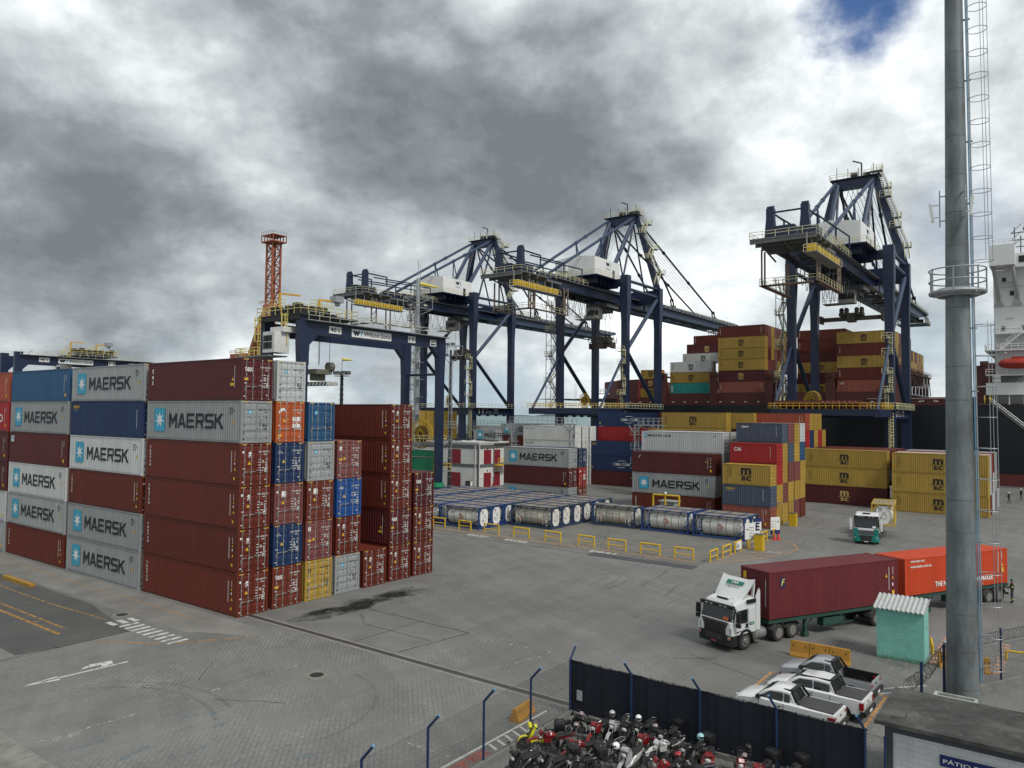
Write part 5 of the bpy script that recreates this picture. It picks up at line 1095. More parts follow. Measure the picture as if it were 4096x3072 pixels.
for z in (20.3,20.85): g.ring((0,0,z),(0,0,1),1.2,.035,30,5)
for k in range(7): th=k*2*math.pi/7+.2; g.beam((1.2*math.cos(th),1.2*math.sin(th),19.75),(1.2*math.cos(th),1.2*math.sin(th),20.9),.07,.03)
part('handrail',g,pf,mat=STEEL)
for x,y,tl in ((-.86,-.1,-.12),(.55,-.62,.12)):
    g=MB(); g.tube((x*.8,y,23.0),(x*.8,y,24.8),.03,5); g.beam((x*.5,y*.6,23.3),(x*.8,y,23.3),.05); g.beam((x*.5,y*.6,24.5),(x*.8,y,24.5),.05); an=part('antenna_bracket',g,t,mat=STEEL)
    g=MB(); g.beam((x*.8,y,23.5),(x*1.15+tl*.2,y,23.5),.05); g.beam((x*.8,y,24.1),(x*1.15+tl*.8,y,24.1),.05); g.beam((x*1.15,y,23.3),(x*1.15+tl,y-.05,24.2),.11,.2); part('antenna',g,an,mat=WHITE)
# ================================================================ SHIP
HULLB=P('hull_black',(.008,.009,.012),rough=.35,var=.2,scale=.1); HULLR=P('hull_red',(.13,.025,.022),rough=.6,var=.2,scale=.2); SHIPR=P('deck_red_brown',(.085,.024,.02),rough=.6,var=.25,scale=.4,rust=.3); SHIPW=P('ship_white',(.66,.67,.66),rough=.5,var=.06,scale=.2,rust=.22,streak=True)
t=thing('container_ship','huge black-hulled container ship moored along the quay with red-brown deck','ship',(-40,212,0)); X=lambda v:v+40; Y=lambda v:v-212
def plan(z): 
    k=min(1,max(0,(z+2)/19)); pts=[(70,188.4),(-88,188.4),(-97,189.5+4*(1-k)),(-105,194+6*(1-k)),(-112-3*k,202+5*(1-k)),(-115-5*k,213),(-112-3*k,224),(-105,232),(-97,237),(-88,239),(70,239)]
    return [(X(a),Y(b_),z) for a,b_ in pts]
g=MB(); g.loft([plan(2.4),plan(9),plan(15.2),plan(16.8)]); part('hull',g,t,mat=HULLB)
g=MB(); g.loft([plan(-2.3),plan(2.4)]); part('boot_topping',g,t,mat=HULLR)
g=MB(); g.box(X(-104),X(-15),Y(190.2),Y(237),16.8,18.6); g.box(X(-106),X(40),Y(189.2),Y(238.2),16.8,17.1)
for i in range(7):
    xr=-33.1-14.45*i+.0; g.box(X(xr-12.3),X(xr+.1),Y(190.6),Y(236),18.6,19.95 if i<4 else 18.7)
part('hatch_coaming',g,t,mat=SHIPR)
g=MB()
for i in range(26): g.box(X(-100+i*3.3),X(-99.4+i*3.3),Y(190.1),Y(190.2),17.55,17.75)
g.box(X(-38),X(-15),Y(190.05),Y(190.12),18.3,18.36)
for s,x in (('21',-29.6),('23',-27),('24',-24.5),('22',-22)): g.text(s,(X(x),Y(190.1),17.6 if s!='21' else 19),(1,0,0),(0,0,1),.4,.02,.7)
part('deck_numbers',g,t,mat=SIGNW)
g=MB()
for i in range(14): x=-97+i*5.9; g.box(X(x),X(x+1.5),Y(189.3),Y(190.2),15.7,16.5)
part('deck_recesses',g,t,mat=BLACK)
for i in range(5):          # lashing bridges between the bays
    xc=-31.75-14.45*i; g=MB(); yr=range(0,18)
    h=24.9 if i==0 else (23.5 if i in (1,2) else 24.5)
    for j in yr:
        y=190.0+j*2.75
        g.beam((X(xc),Y(y),16.8),(X(xc),Y(y),h+1.0),.28 if j else 1.9,.28 if j else .5)
        if j<17: g.beam((X(xc+.5),Y(y),h),(X(xc+.5),Y(y+2.75),h),.5,.45); g.beam((X(xc+.6),Y(y),20 if j%2 else h),(X(xc+.6),Y(y+2.75),h if j%2 else 20),.2)
    g.box(X(xc-.8),X(xc+.9),Y(189.5),Y(190.4),16.8,h-4.4); g.box(X(xc-.9),X(xc+.9),Y(189.4),Y(237),h,h+.1)
    o=part('lashing_bridge',g,t,mat=SHIPR if i else P('lashing_pink_brown',(.14,.06,.055),rust=.3))
    g=MB(); rail(g,[(X(xc+.8),Y(189.4),h+.1),(X(xc+.8),Y(237),h+.1)],sp=2,r=.05); rail(g,[(X(xc-.8),Y(189.4),h+.1),(X(xc+.8),Y(189.4),h+.1)],sp=.8,h=1.6,r=.06); part('handrail',g,o,mat=SHIPR)
g=MB(); g.loft([[(X(a),Y(b_),z) for a,b_ in ((-97,190),(-106,194.5),(-115,203),(-120,213),(-115,222.5),(-106,231),(-97,236))] for z in (16.8,20.5,24.0)],closed=False); g.v+=[]; part('bow_bulwark',g,t,mat=HULLR)
g=MB(); g.tube((X(-113),Y(213),17),(X(-113),Y(213),31),.7,8,.45); g.box(X(-114.5),X(-111.5),Y(212),Y(214),30,30.3); g.box(X(-113.6),X(-112.4),Y(212.4),Y(213.6),22,24); rail(g,[(X(-114.5),Y(212),30.3),(X(-111.5),Y(212),30.3)],sp=1,r=.06); g.tube((X(-113),Y(213),31),(X(-113),Y(213),35),.12,5); part('foremast',g,t,mat=SHIPW)
g=MB(); ladder(g,(X(-118),Y(191),17),6,(1,0,0),False); g.box(X(-112),X(-107),Y(190),Y(192),20,20.2); rail(g,[(X(-112),Y(190),20.2),(X(-107),Y(190),20.2)],sp=1,r=.07); g.box(X(-91),X(-89.6),Y(188.6),Y(189.5),17.5,19.8); part('deck_fittings',g,t,mat=SIGNW)
# superstructure
g=MB(); g.box(X(-13.2),X(9),Y(194.5),Y(232),16.8,46.3); g.box(X(-14.4),X(10),Y(188.6),Y(236),23.0,23.3); g.box(X(-14.6),X(10),Y(188.8),Y(236),28.3,28.6); g.box(X(-13.2),X(10),Y(190.5),Y(194.5),28.6,28.75)
g.box(X(-12.6),X(9),Y(190.6),Y(194.5),23.3,28.3); g.box(X(-11),X(9),Y(191.6),Y(233),46.3,49.2)
ss=part('superstructure',g,t,mat=SHIPW)
g=MB(); g.box(X(-14.4),X(10),Y(188.35),Y(188.6),19.0,21.5); g.box(X(-14.4),X(10),Y(188.6),Y(193),18.9,19.1)
for k in range(8): g.box(X(-13+k*2.6),X(-12.8+k*2.6),Y(188.6),Y(188.9),16.9,19)
part('bulwark',g,ss,mat=SHIPW)
g=MB(); g.box(X(-13.6),X(-9.0),Y(189.5),Y(196),46.6,51.0); part('bridge_wing',g,ss,mat=SHIPW)
g=MB()
for xa in (-13.0,-9.6): g.beam((X(xa),Y(190.6),47),(X(xa+.9),Y(194.9),39),.55,.7)
g.beam((X(-13),Y(192.7),43.2),(X(-9),Y(192.7),43.2),.4,.4); g.prism([(0,0),(1.8,0),(.9,1.5)],(X(-13.1),Y(194.4),38.6),(1,0,0),(0,0,1),(0,-1,0),.3); g.prism([(0,0),(1.8,0),(.9,1.5)],(X(-9.8),Y(194.4),38.6),(1,0,0),(0,0,1),(0,-1,0),.3); part('wing_bracket',g,ss,mat=P('bracket_grey',(.35,.35,.33)))
g=MB(); 
for x,z in ((-11.6,43.6),(-10.2,40.6),(-11.8,33),(-8.2,33),(-8,25.2),(-6.4,30.4),(-5.2,36)): g.box(X(x),X(x+.75),Y(194.42),Y(194.5),z,z+1.)
g.box(X(-6.6),X(-5.4),Y(190.5),Y(190.6),23.4,25.6); g.box(X(-8.4),X(9),Y(191.5),Y(191.6),47.2,48.6); part('window',g,ss,mat=BLACK)
g=MB()
for z in (33.4,38.2,42.5): g.box(X(-13.25),X(9),Y(194.44),Y(194.5),z,z+.06)
for k in range(3): g.box(X(-11+k*3.3),X(-9.6+k*3.3),Y(194.4),Y(194.5),35.6,35.72)
part('plate_seams',g,ss,mat=P('seam_pale',(.3,.3,.29)))
g=MB(); rail(g,[(X(-14.5),Y(188.8),28.6),(X(9),Y(188.8),28.6)],sp=1.2,r=.05); rail(g,[(X(-14.5),Y(193),28.6),(X(-14.5),Y(188.8),28.6)],sp=1.2,r=.05); rail(g,[(X(-14.4),Y(188.7),23.3),(X(-11),Y(188.7),23.3)],sp=1,r=.05); rail(g,[(X(-13.6),Y(189.6),51),(X(-9),Y(189.6),51)],sp=1,r=.05); rail(g,[(X(-13),Y(190.6),32.2),(X(2),Y(190.6),32.2)],sp=1,r=.05); part('handrail',g,ss,mat=SIGNW)
g=MB(); gr=MB(); stairs(g,gr,(X(-11.8),Y(191),28.7),(X(-8),Y(191),32.2)); g.box(X(-13),X(2),Y(190.6),Y(194.5),32.0,32.2); stairs(g,gr,(X(-6.3),Y(190),23.4),(X(-10.4),Y(190),19.2)); part('outside_stairs',g,ss,mat=SHIPW); part('stair_rail',gr,ss,mat=SIGNW)
g=MB()
for x,h in ((-9.3,56),(-8.2,54),(-7.2,58),(-6,53)): g.tube((X(x),Y(197),49),(X(x),Y(197),h),.12,5)
for z in (51.5,53,54.6): g.box(X(-10),X(-6.3),Y(196.8),Y(197.2),z,z+.15); g.tube((X(-10),Y(197),z),(X(-8),Y(197),z+2),.06,4)
g.lathe([(0,.5),(.5,.6),(1,.3)],(X(-7.2),Y(197),55),(0,0,1),8); part('signal_mast',g,ss,mat=GREYM)
g=MB(); g.box(X(-14.9),X(-13),Y(189.2),Y(192.4),17,25.8); g.box(X(-16.4),X(-14.6),Y(189.4),Y(191.4),17,25.3); g.box(X(-15.5),X(-14),Y(189),Y(190),25.3,26.2); part('deck_house_post',g,t,mat=SHIPR)
for k in range(2): g=MB(); g.lathe([(0,.38),(.15,.5),(1.2,.5),(1.35,.38)],(X(-13.1+.0),Y(188.9),21.9+k*.95),(1,0,0),12); part('life_raft_canister',g,t,mat=SIGNW)
t2=thing('lifeboat','red enclosed lifeboat hanging beside the white superstructure of the ship','lifeboat',(-8.2,187.9,24.2)); g=MB()
g.loft([[(x,w*math.cos(a)*1.15,1.25+(h*math.sin(a) if a>0 and a<math.pi else .95*h*math.sin(a))) for a in [2*math.pi*i/12 for i in range(12)]] for x,w,h in ((-3.9,.15,.25),(-3.4,.7,.75),(-2.4,1.05,1.05),(0,1.15,1.15),(2.6,1.1,1.1),(3.6,.8,.8),(4.0,.2,.3))]); g.box(-1.5,1.8,-.5,.5,2.3,2.7); part('hull',g,t2,mat=P('lifeboat_red',(.38,.035,.02),rough=.4),smooth=True); g=MB(); g.box(-3.6,3.8,-1.36,-1.30,1.1,1.3); part('fender',g,t2,mat=P('fender_dark_red',(.2,.02,.02))); g=MB()
for x in (-2.6,2.6): g.path([(x,2.2,-.9),(x,1.9,3.2),(x,.2,3.6)],.14,6)
part('davit',g,ss,mat=SIGNW).matrix_parent_inverse=Matrix.Translation(Vector((X(-8.2),Y(187.9),24.2)))
t2=thing('gangway','grey gangway stair sloping down from the ship deck to the quay','gangway',(-7,187.2,0)); g=MB(); g.beam((-6.3,-.35,17.1),(8.5,-.35,3.5),.08,.35); g.beam((-6.3,.45,17.1),(8.5,.45,3.5),.08,.35)
for k in range(36): f=k/36; g.box(-6.3+14.8*f,-6.0+14.8*f,-.35,.45,17.0-13.6*f,17.05-13.6*f)
gs=part('stair',g,t2,mat=GREYM); g=MB()
for s in (-.4,.5):
    for hh in (1,.5): g.tube((-6.3,s,17.1+hh),(8.5,s,3.5+hh),.035,4)
    for k in range(16): f=k/15; g.tube((-6.3+14.8*f,s,17.1-13.6*f),(-6.3+14.8*f,s,18.1-13.6*f),.035,4)
part('handrail',g,t2,mat=STEEL); g=MB(); g.box(-8.6,-6.2,-.7,.9,16.9,17.05); part('landing',g,t2,mat=GREYM)
# ship's containers
GS='containers loaded on the ship'; Z0=20.0
stack(-90.9,191.6,[(MSCY,'MSC',None,'20'),(MAROON,'MSCg',None,'20'),(MSCY,'MSC',None,'20')],'the small foremost stack on the ship',GS,0,18.9,'20')
stack(-76.7,193.4,[(TEAL,'flo',None),(MSCY,'MSC',None),(WHI,'MSCw',None,'45r')],'the ship stack nearest the bow crane leg',GS,0,Z0)
stack(-76.6,201.5,[None]*3+[(WHI,'MSCw',None,'45r')],'the second ship row above the teal container',GS,0,Z0)
stack(-76.5,204.2,[None]*4+[(MAROON,'MSCg',None)],'the third ship row above the teal container',GS,0,Z0)
stack(-76.5,209.0,[None]*5+[(CRED,'T',None)],'the fourth ship row above the teal container',GS,0,Z0)
stack(-62.05,191.1,[(PINK,'T',None),(MAROON,'MSCg',None),(MSCY,'MSC',None),(MSCY,'MSC',None),(MSCY,'MSC',None),(CRED,'T',None)],'the tallest outer ship stack',GS,0,Z0)
random.seed(11); PAL=[MSCY,MSCY,BROWN,MAROON,CRED,SLATE,MSCY,BROWN]
NR=['second','third','fourth','fifth','sixth','seventh','eighth','ninth','tenth','eleventh','twelfth','thirteenth','fourteenth','fifteenth','sixteenth','seventeenth','eighteenth','nineteenth']
for j in range(9): stack(-62.05,193.7+2.55*j,[None]*(0 if j<4 else 2)+[(random.choice(PAL),None,None) for _ in range(6 if j<4 else 4)],'%s ship row behind the tallest outer stack'%NR[j],GS,0,Z0)
stack(-47.4,210.8,[(MSCY,'MSC',None),(MAROON,None,None),(MSCY,'MSC',None),(RED[:0]+(.12,.012,.014,.1),None,None),(CRED,'T',None),(CRED,'T',None)] if False else [(MSCY,'MSC',None),(MAROON,None,None),(MSCY,'MSC',None),(MAROON,'num',None),(CRED,'T',None),(CRED,'T',None)],'the set-back ship stack behind the right crane',GS,0,Z0)
for j in range(3): stack(-47.4,213.4+2.55*j,[None]*3+[(random.choice(PAL),None,None) for _ in range(3)],'%s row of the set-back ship stack'%NR[j],GS,0,Z0)
stack(-33.1,193.2,[(PINK,'CAI',None),(CRED,'T',None),(MSCY,'MSC',None),(CRED,'T',None),(MSCY,'MSC',None)],'the outer ship stack beside the right crane',GS,0,Z0)
for j in range(17):
    n=3
    stack(-33.1,195.8+2.55*j,[None]*(2 if j<7 else 1)+[(random.choice(PAL[:4]+[MSCY]),None,None) for _ in range(n)]+([(CRED,'num',None)] if j==8 else []),'the %s ship row by the right crane'%NR[min(j,17)],GS,0,Z0)
# ================================================================ WHITE BUILDING, GANTRIES
t=thing('white_building','two-storey white building with red doors and grey bands beyond the tank containers','building',(-89.2,110.2,0)); BW=P('white_block_wall',(.60,.60,.57),rough=.7,var=.22,scale=.7,streak=True); GB=P('band_grey',(.10,.105,.11)); RD=P('crimson_door',(.20,.012,.025),rough=.5,var=.12)
g=MB(); g.box(-20,0,0,4.6,0,8.25); g.box(-20,-.5,4.9,9.2,0,8.35); g.box(-20,-.9,4.5,5,0,8.0); g.box(-.0,.16,-.02,.14,0,7.9); g.box(-.9,-.7,-.12,0,.2,7.9)
for k in range(22): g.box(-20,0,-.012,0,.35+k*.36,.37+k*.36) if False else None
part('wall',g,t,mat=BW)
g=MB()
for k in range(21): g.box(-19.9,-.05,-.01,.0,.35+k*.36,.365+k*.36); g.box(0,.01,.1,4.5,.35+k*.36,.365+k*.36); g.box(-.5,-.49,5,9.1,.35+k*.36,.365+k*.36)
part('board_joints',g,t,mat=P('joint_grey',(.33,.33,.31)))
g=MB(); 
for z0,z1 in ((3.75,4.35),(7.25,8.0)): g.box(-20,.06,-.06,0,z0,z1); g.box(0,.06,0,4.6,z0,z1); g.box(-.5,-.44,4.9,9.2,z0,z1)
g.box(-.3,.08,-.08,.06,0,7.3); g.box(-.02,.07,4.4,4.7,0,7.3); part('grey_band',g,t,mat=GB)
g=MB(); g.box(-20,.12,-.12,9.3,8.25,8.5); part('roof',g,t,mat=P('parapet_white',(.5,.5,.48),var=.3))
g=MB(); random.seed(4)
for k in range(26): g.cbox((random.uniform(-16,-.5),random.uniform(.3,8),8.6),(random.uniform(.4,2.4),random.uniform(.2,.6),random.uniform(.1,.4)))
part('roof_clutter',g,t,mat=DARK)
for x0,z0,z1 in ((-7.0,4.2,7.05),(-7.0,0,2.65)): g=MB(); g.box(x0,x0+2.6,-.05,0,z0,z1); part('door',g,t,mat=RD)
for xx,y0,y1,z0,z1 in ((0,1.5,3.7,4.2,7.05),(0,1.5,3.7,0,2.7),(-.5,5.4,7.2,4.2,6.95),(-.5,5.4,7.2,0,2.7)): g=MB(); g.box(xx,xx+.05,y0,y1,z0,z1); part('door',g,t,mat=RD)
g=MB(); g.box(-2.6,-1.4,-.7,-.1,0,1.2); o=part('air_unit',g,t,mat=P('dark_unit',(.03,.03,.03))); g=MB(); g.box(-1.4,-1.36,-.7,-.1,.05,1.15); part('grille',g,o,mat=SIGNW)
g=MB(); 
for y,z in ((2.6,7.25),(2.6,3.1),(6.2,7.25),(6.2,3.1)): g.lathe([(-.5 if y>5 else 0,.16),((-.42 if y>5 else .08),.16)],(0.,y,z),(1,0,0),10)
part('vent',g,t,mat=BLACK); g=MB(); g.box(.06,.1,.25,1.2,1.8,2.4); g.box(.06,.1,3.9,4.35,1.8,2.5); g.text('AVISO',(.11,.35,2.05),(0,1,0),(0,0,1),.2,.0,.7); part('notice',g,t,mat=SIGNW)
g=MB(); g.box(-.45,1.1,4.6,8,3.9,4.1); g.beam((1,5,4),(0,5,3),.1); o=part('balcony',g,t,mat=YEL); g=MB(); rail(g,[(1.1,4.6,4.1),(1.1,8,4.1)],sp=.9,r=.06,h=1.2); part('handrail',g,o,mat=YEL)
tag(part('fire_extinguisher',MB().lathe([(0,.14),(.75,.14),(.9,.04)],(0,0,0),(0,0,1),10),None,mat=P('extinguisher_red',(.35,.01,.01))),'red fire extinguisher standing outside the white building','fire extinguisher').location=(-88.8,114.3,0)
tag(part('bollard',MB().box(-.18,.18,-.18,.18,0,2.2),None,mat=YEL),'tall yellow post at the corner between the white building and grey containers','bollard').location=(-84,113.5,0)
def gantry_walk(x0,x1,y,z,label,yl):
    t=thing('steel_platform',label,'platform',((x0+x1)/2,y,0)); a=(x1-x0)/2; g=MB()
    for sx in (-1,1):
        for sy in (-1,1): g.beam((sx*a*.92,sy*yl/2,0),(sx*a*.92,sy*yl/2,z),.22)
        for k in range(int(z/2.6)): g.beam((sx*a*.92,-yl/2,k*2.6),(sx*a*.92,yl/2,k*2.6+2.6),.1); g.box(sx*a*.92-.8,sx*a*.92+.8,-yl/2,yl/2,k*2.6+2.5,k*2.6+2.6)
        g.beam((sx*a*.92,-yl/2,z-1.6),(sx*a*.92-1.4*sx,-yl/2,z),.14); g.beam((sx*a*.92,-yl/2,z-1.6),(sx*a*.92+1.2*sx,-yl/2,z),.14)
    n=max(2,int(a)); 
    for k in range(n): x=-a+2*a*k/n; g.beam((x,-yl/2,z-.7),(x+a/n,-yl/2,z-.05),.07); g.beam((x+a/n,-yl/2,z-.05),(x+2*a/n,-yl/2,z-.7),.07)
    part('frame',g,t,mat=STEEL); g=MB(); g.box(-a,a,-yl/2,yl/2,z-.1,z+.1); part('deck',g,t,mat=STEEL); g=MB(); rail(g,[(-a,yl/2,z+.1),(-a,-yl/2,z+.1),(a,-yl/2,z+.1),(a,yl/2,z+.1),(-a,yl/2,z+.1)],sp=1.1,r=.04,h=1.15)
    for sx in (-1,1):
        for k in range(1,int(z/2.6)): rail(g,[(sx*a*.92-.8,-yl/2,k*2.6+2.6),(sx*a*.92+.8,-yl/2,k*2.6+2.6)],sp=.8,r=.04)
    part('handrail',g,t,mat=STEEL); return t
gantry_walk(-90.2,-75.4,121.8,12.0,'long grey steel platform above the white refrigerated containers',1.6)
gantry_walk(-63.2,-58.2,123,12.1,'short grey steel platform in front of the navy container lettered CMA CGM',1.6)
gantry_walk(-113,-101,138,11.0,'grey steel gantry frame beyond the white building, left of the far containers',1.6)
# ================================================================ TANK CONTAINERS
TB=P('tank_frame_blue',(.022,.06,.19),rough=.5,var=.25,scale=2,rust=.22); TD=P('tank_frame_dark_blue',(.03,.055,.11),rough=.6,var=.3,scale=2,rust=.38); TW=P('tank_white',(.62,.61,.57),rough=.4,var=.10,scale=1.2,rust=.15,streak=True); TS=P('tank_stained',(.50,.47,.40),rough=.55,var=.35,scale=1.5,rust=.34,streak=True); BEI=P('tank_walkway_beige',(.23,.20,.16),rough=.75,var=.35,scale=1.5)
def tank_parts(style,fr,tw):
    g=MB(); a=L20/2; w=W/2; h=STD
    for sx in (-1,1):
        for sy in (-1,1): g.box(min(sx*a,sx*(a-.16)),max(sx*a,sx*(a-.16)),min(sy*w,sy*(w-.14)),max(sy*w,sy*(w-.14)),0,h)
        for z in (.08,h-.1): g.box(min(sx*a,sx*(a-.13)),max(sx*a,sx*(a-.13)),-w+.14,w-.14,z,z+.1 if z>1 else z+.16)
        for sy in (-1,1):
            g.beam((sx*(a-.07),sy*(w-.1),.75),(sx*(a-.07),sy*(w-.75),.15),.1); g.beam((sx*(a-.07),sy*(w-.1),h-.75),(sx*(a-.07),sy*(w-.75),h-.1),.1)
    for sy in (-1,1):
        g.box(-a+.16,a-.16,min(sy*w,sy*(w-.1)),max(sy*w,sy*(w-.1)),h-.13,h-.02); g.box(-a+.16,a-.16,min(sy*w,sy*(w-.1)),max(sy*w,sy*(w-.1)),.08,.30)
        for sx in (-1,1): g.beam((sx*(a-.15),sy*(w-.06),1.1),(sx*(a-1.25),sy*(w-.06),.24),.10,.12)
        if style=='B':
            for k in range(20): g.box(-2.4+k*.25,-2.33+k*.25,min(sy*(w+.005),sy*(w-.02)),max(sy*(w+.005),sy*(w-.02)),.06,.40)
    for k in range(3): g.box(-2.0+k*1.9,-1.75+k*1.9,-w+.1,w-.1,h-.1,h-.04)
    F=('frame',g.mesh('frame',fr))
    g=MB(); r=1.10; g.lathe([(-2.85,.1),(-2.80,.55),(-2.66,.85),(-2.45,1.03),(-2.25,r),(2.25,r),(2.45,1.03),(2.66,.85),(2.80,.55),(2.85,.1)],(0,0,1.32),(1,0,0),28)
    T=('tank',g.mesh('tank',tw,True))
    g=MB()
    for x in (-1.95,-1.0,-.1,.85,1.75): g.lathe([(-.03,r+.012),(.03,r+.012)],(x,0,1.32),(1,0,0),28,closed=False)
    Bn=('tank_band',g.mesh('tank_band',P('band_dark',(.09,.085,.08)),True))
    g=MB()
    for y0,y1 in ((-1.08,-.56),(-.5,.5),(.56,1.08)): g.box(-2.82,2.82,y0,y1,h-.09,h-.055)
    Wk=('top_walkway',g.mesh('top_walkway',BEI))
    g=MB()
    for sx in (-1,1): g.lathe([(0,.62),(.02,.62)],(sx*2.86 if sx>0 else -2.88,0,1.32),(1,0,0),8); g.flat([(-.45,-1.0),(.45,-1.0),(.72,-.6),(.72,.6),(.45,1.05),(-.45,1.05),(-.72,.6),(-.72,-.6)],(sx*2.87,0,1.30),(0,1,0),(0,0,1))
    En=('end_panel',g.mesh('end_panel',DIRTW if style=='B' else WHITE))
    g=MB()
    for y,z,k in ((-.28,1.82,.17),(.12,1.52,.17)): g.add([(2.885,y-k,z),(2.885,y,z+k),(2.885,y+k,z),(2.885,y,z-k)],[(0,1,2,3)]) if k<0 else [g.tube((2.885,y+a_*k,z+b_*k),(2.885,y+c_*k,z+d_*k),.018,4) for a_,b_,c_,d_ in ((-1,0,0,1),(0,1,1,0),(1,0,0,-1),(0,-1,-1,0))]
    g.ring((2.885,.1,1.12),(1,0,0),.27,.02,14,3)
    for i in range(6): g.box(2.88,2.89,-.5+(i%3)*.06,-.5+(i%3)*.06+.3,2.1-i*.09-.8*(i>2),2.13-i*.09-.8*(i>2))
    y=-r-.02; 
    def on(x0,x1,z0,z1): # small marks following the shell
        for (za,zb) in ((z0,(z0+z1)/2),((z0+z1)/2,z1)):
            ya=-math.sqrt(max(.01,(r+.012)**2-(za-1.32)**2)); yb=-math.sqrt(max(.01,(r+.012)**2-(zb-1.32)**2)); g.add([(x0,ya,za),(x1,ya,za),(x1,yb,zb),(x0,yb,zb)],[(0,1,2,3)])
    for i in range(7): on(-1.6+i*.11,-1.54+i*.11,1.78,1.84); on(-1.6+i*.1,-1.54+i*.1,1.66,1.71)
    for i in range(3):
        for j in range(4): on(1.95+i*.12,2.02+i*.12,.8+j*.26,.9+j*.26)
    if style=='B':
        for i in range(12): on(-.95+i*.16,-.86+i*.16,1.55,1.63)
    Mk=('markings',g.mesh('markings',P('dark_marking',(.03,.03,.035))))
    g=MB()
    for (cx,cz) in ((.15,1.55),(.42,1.32),(.15,1.1)) if style=='A' else ((-1.9,.95),(-1.55,.95),(1.2,.95)):
        yy=-math.sqrt((r+.02)**2-(cz-1.32)**2)-.01; g.flat([(0,-.22),(.22,0),(0,.22),(-.22,0)],(cx,yy-.02,cz),(1,0,0),(0,0,1))
    Hz=('hazard_placard',g.mesh('hazard_placard',P('placard',(.42,.22,.19) if style=='A' else (.25,.2,.17))))
    out=[F,(T,[Bn,Mk,Hz]),Wk,En]
    if style=='A':
        g=MB(); n=8
        for i in range(n):
            za=.55+1.5*i/n; zb=.55+1.5*(i+1)/n; ya=-math.sqrt((r+.01)**2-(za-1.32)**2); yb=-math.sqrt((r+.01)**2-(zb-1.32)**2); g.add([(-2.32,ya,za),(-1.98,ya,za),(-1.98,yb,zb),(-2.32,yb,zb)],[(0,1,2,3)])
        St=('name_strip',g.mesh('name_strip',P('strip_navy',(.01,.02,.12))))
        g=MB()
        for i,ch in enumerate('EXSIF'):
            zc=1.78-i*.25; yy=-math.sqrt((r+.03)**2-(zc-1.24)**2)-.015; g.text(ch,(-2.15,yy,zc),(1,0,0),(0,0,1),.17,.02,.2 if ch!='I' else .06,True)
        out[1][1].extend([St,('lettering',g.mesh('lettering',WHT_M))])
    else:
        g=MB()
        for sx in (-1,1):
            for k in range(2): g.path([(sx*(1.7+k*.4),-1.08,.5),(sx*(1.7+k*.4),-1.18,1.0),(sx*(2.4),-1.0,1.5),(sx*2.4,-.8,1.9)],.06,5)
            g.box(sx*2.2-.16,sx*2.2+.16,-1.16,-1.0,.35,1.0)
        out.append(('pipework',g.mesh('pipework',TS)))
    return out
TP={'A':tank_parts('A',TB,TW),'B':tank_parts('B',TD,TS)}
def tankc(xr,y,st,label,group='tank containers parked in the yard',z=0,rz=0,loc=None):
    t=thing('tank_container',label,'tank container',loc or (xr-L20/2,y+W/2,z),rz,group)
    for e in TP[st]:
        if isinstance(e[0],tuple):
            o=part(e[0][0],e[0][1],t)
            for n,me in e[1]: part(n,me,o)
        else: part(e[0],e[1],t)
    return t
for xr,y,st,lb in ((-56.8,70.3,'A','white tank container with a navy name strip, leftmost of the front tanks'),(-50.2,76.0,'B','stained tank container at the near corner of the second tank group'),(-42.8,83.1,'B','stained tank container third from the left in the front, with ribbed blue base'),(-35.8,82.9,'A','clean white tank container with a name strip, second from the right'),(-29.1,82.6,'A','clean white tank container at the right end beside the E sign'),
  (-50.3,78.55,'B','stained tank container second in depth, its round end facing right'),(-50.3,81.1,'B','stained tank container third in depth, its round end facing right'),(-29.2,85.2,'B','tank container behind the right end one, by the E sign'),(-35.8,85.5,'A','tank container behind the clean white one second from the right'),(-56.9,72.9,'A','tank container directly behind the leftmost front tank')): tankc(xr,y,st,lb)
back=[(-56.9,75.5+2.55*k) for k in range(6)]+[(-63.4,73.5+2.55*k) for k in range(7)]+[(-70.1,76+2.55*k) for k in range(6)]+[(-50.4,83.65),(-50.4,86.2),(-50.4,88.8),(-63.3,70.6)]
for i,(x,y) in enumerate(back): tankc(x,y,'AB'[i%2],'blue framed tank container packed in the rows behind, only its top in view')
# ================================================================ YELLOW RAILS, SIGNS
def hoop(x,y,ln,rz,label,h=1.05,group='yellow pipe barriers round the tank yard'):
    t=thing('pipe_barrier',label,'barrier',(x,y,0),rz,group); g=MB()
    g.path([(-ln/2,0,0),(-ln/2,0,h),(ln/2,0,h),(ln/2,0,0)],.085,8); g.sphere((-ln/2,0,h),.085,8,4); g.sphere((ln/2,0,h),.085,8,4); part('hoop',g,t,mat=YEL,smooth=True)
    g=MB(); g.tube((-ln/2,0,.48),(ln/2,0,.48),.055,6); part('crossbar',g,t,mat=YEL)
    g=MB(); 
    for s in (-1,1): g.box(s*ln/2-.15,s*ln/2+.15,-.13,.13,0,.03)
    part('foot_plate',g,t,mat=P('dirty_yellow',(.35,.25,.04)))
    g=MB()
    for s in (-.25,.28): g.ring((s*ln,-.02,h-.12),(0,1,0),.07,.015,8,4)
    part('eyelet',g,t,mat=DARK)
OR10=['first','second','third','fourth','fifth','sixth','seventh','eighth','ninth']
for i,(a,b_) in enumerate(((-63.1,-61.2),(-58.9,-57.1),(-55,-52.9),(-50.7,-48.6),(-46.4,-44.4),(-42.1,-40.2),(-38.5,-36.5),(-34.8,-32.7),(-31.1,-29.2))): hoop((a+b_)/2,69.25-.06*i,b_-a,0,'yellow pipe barrier, %s from the left along the front of the tank yard'%OR10[i])
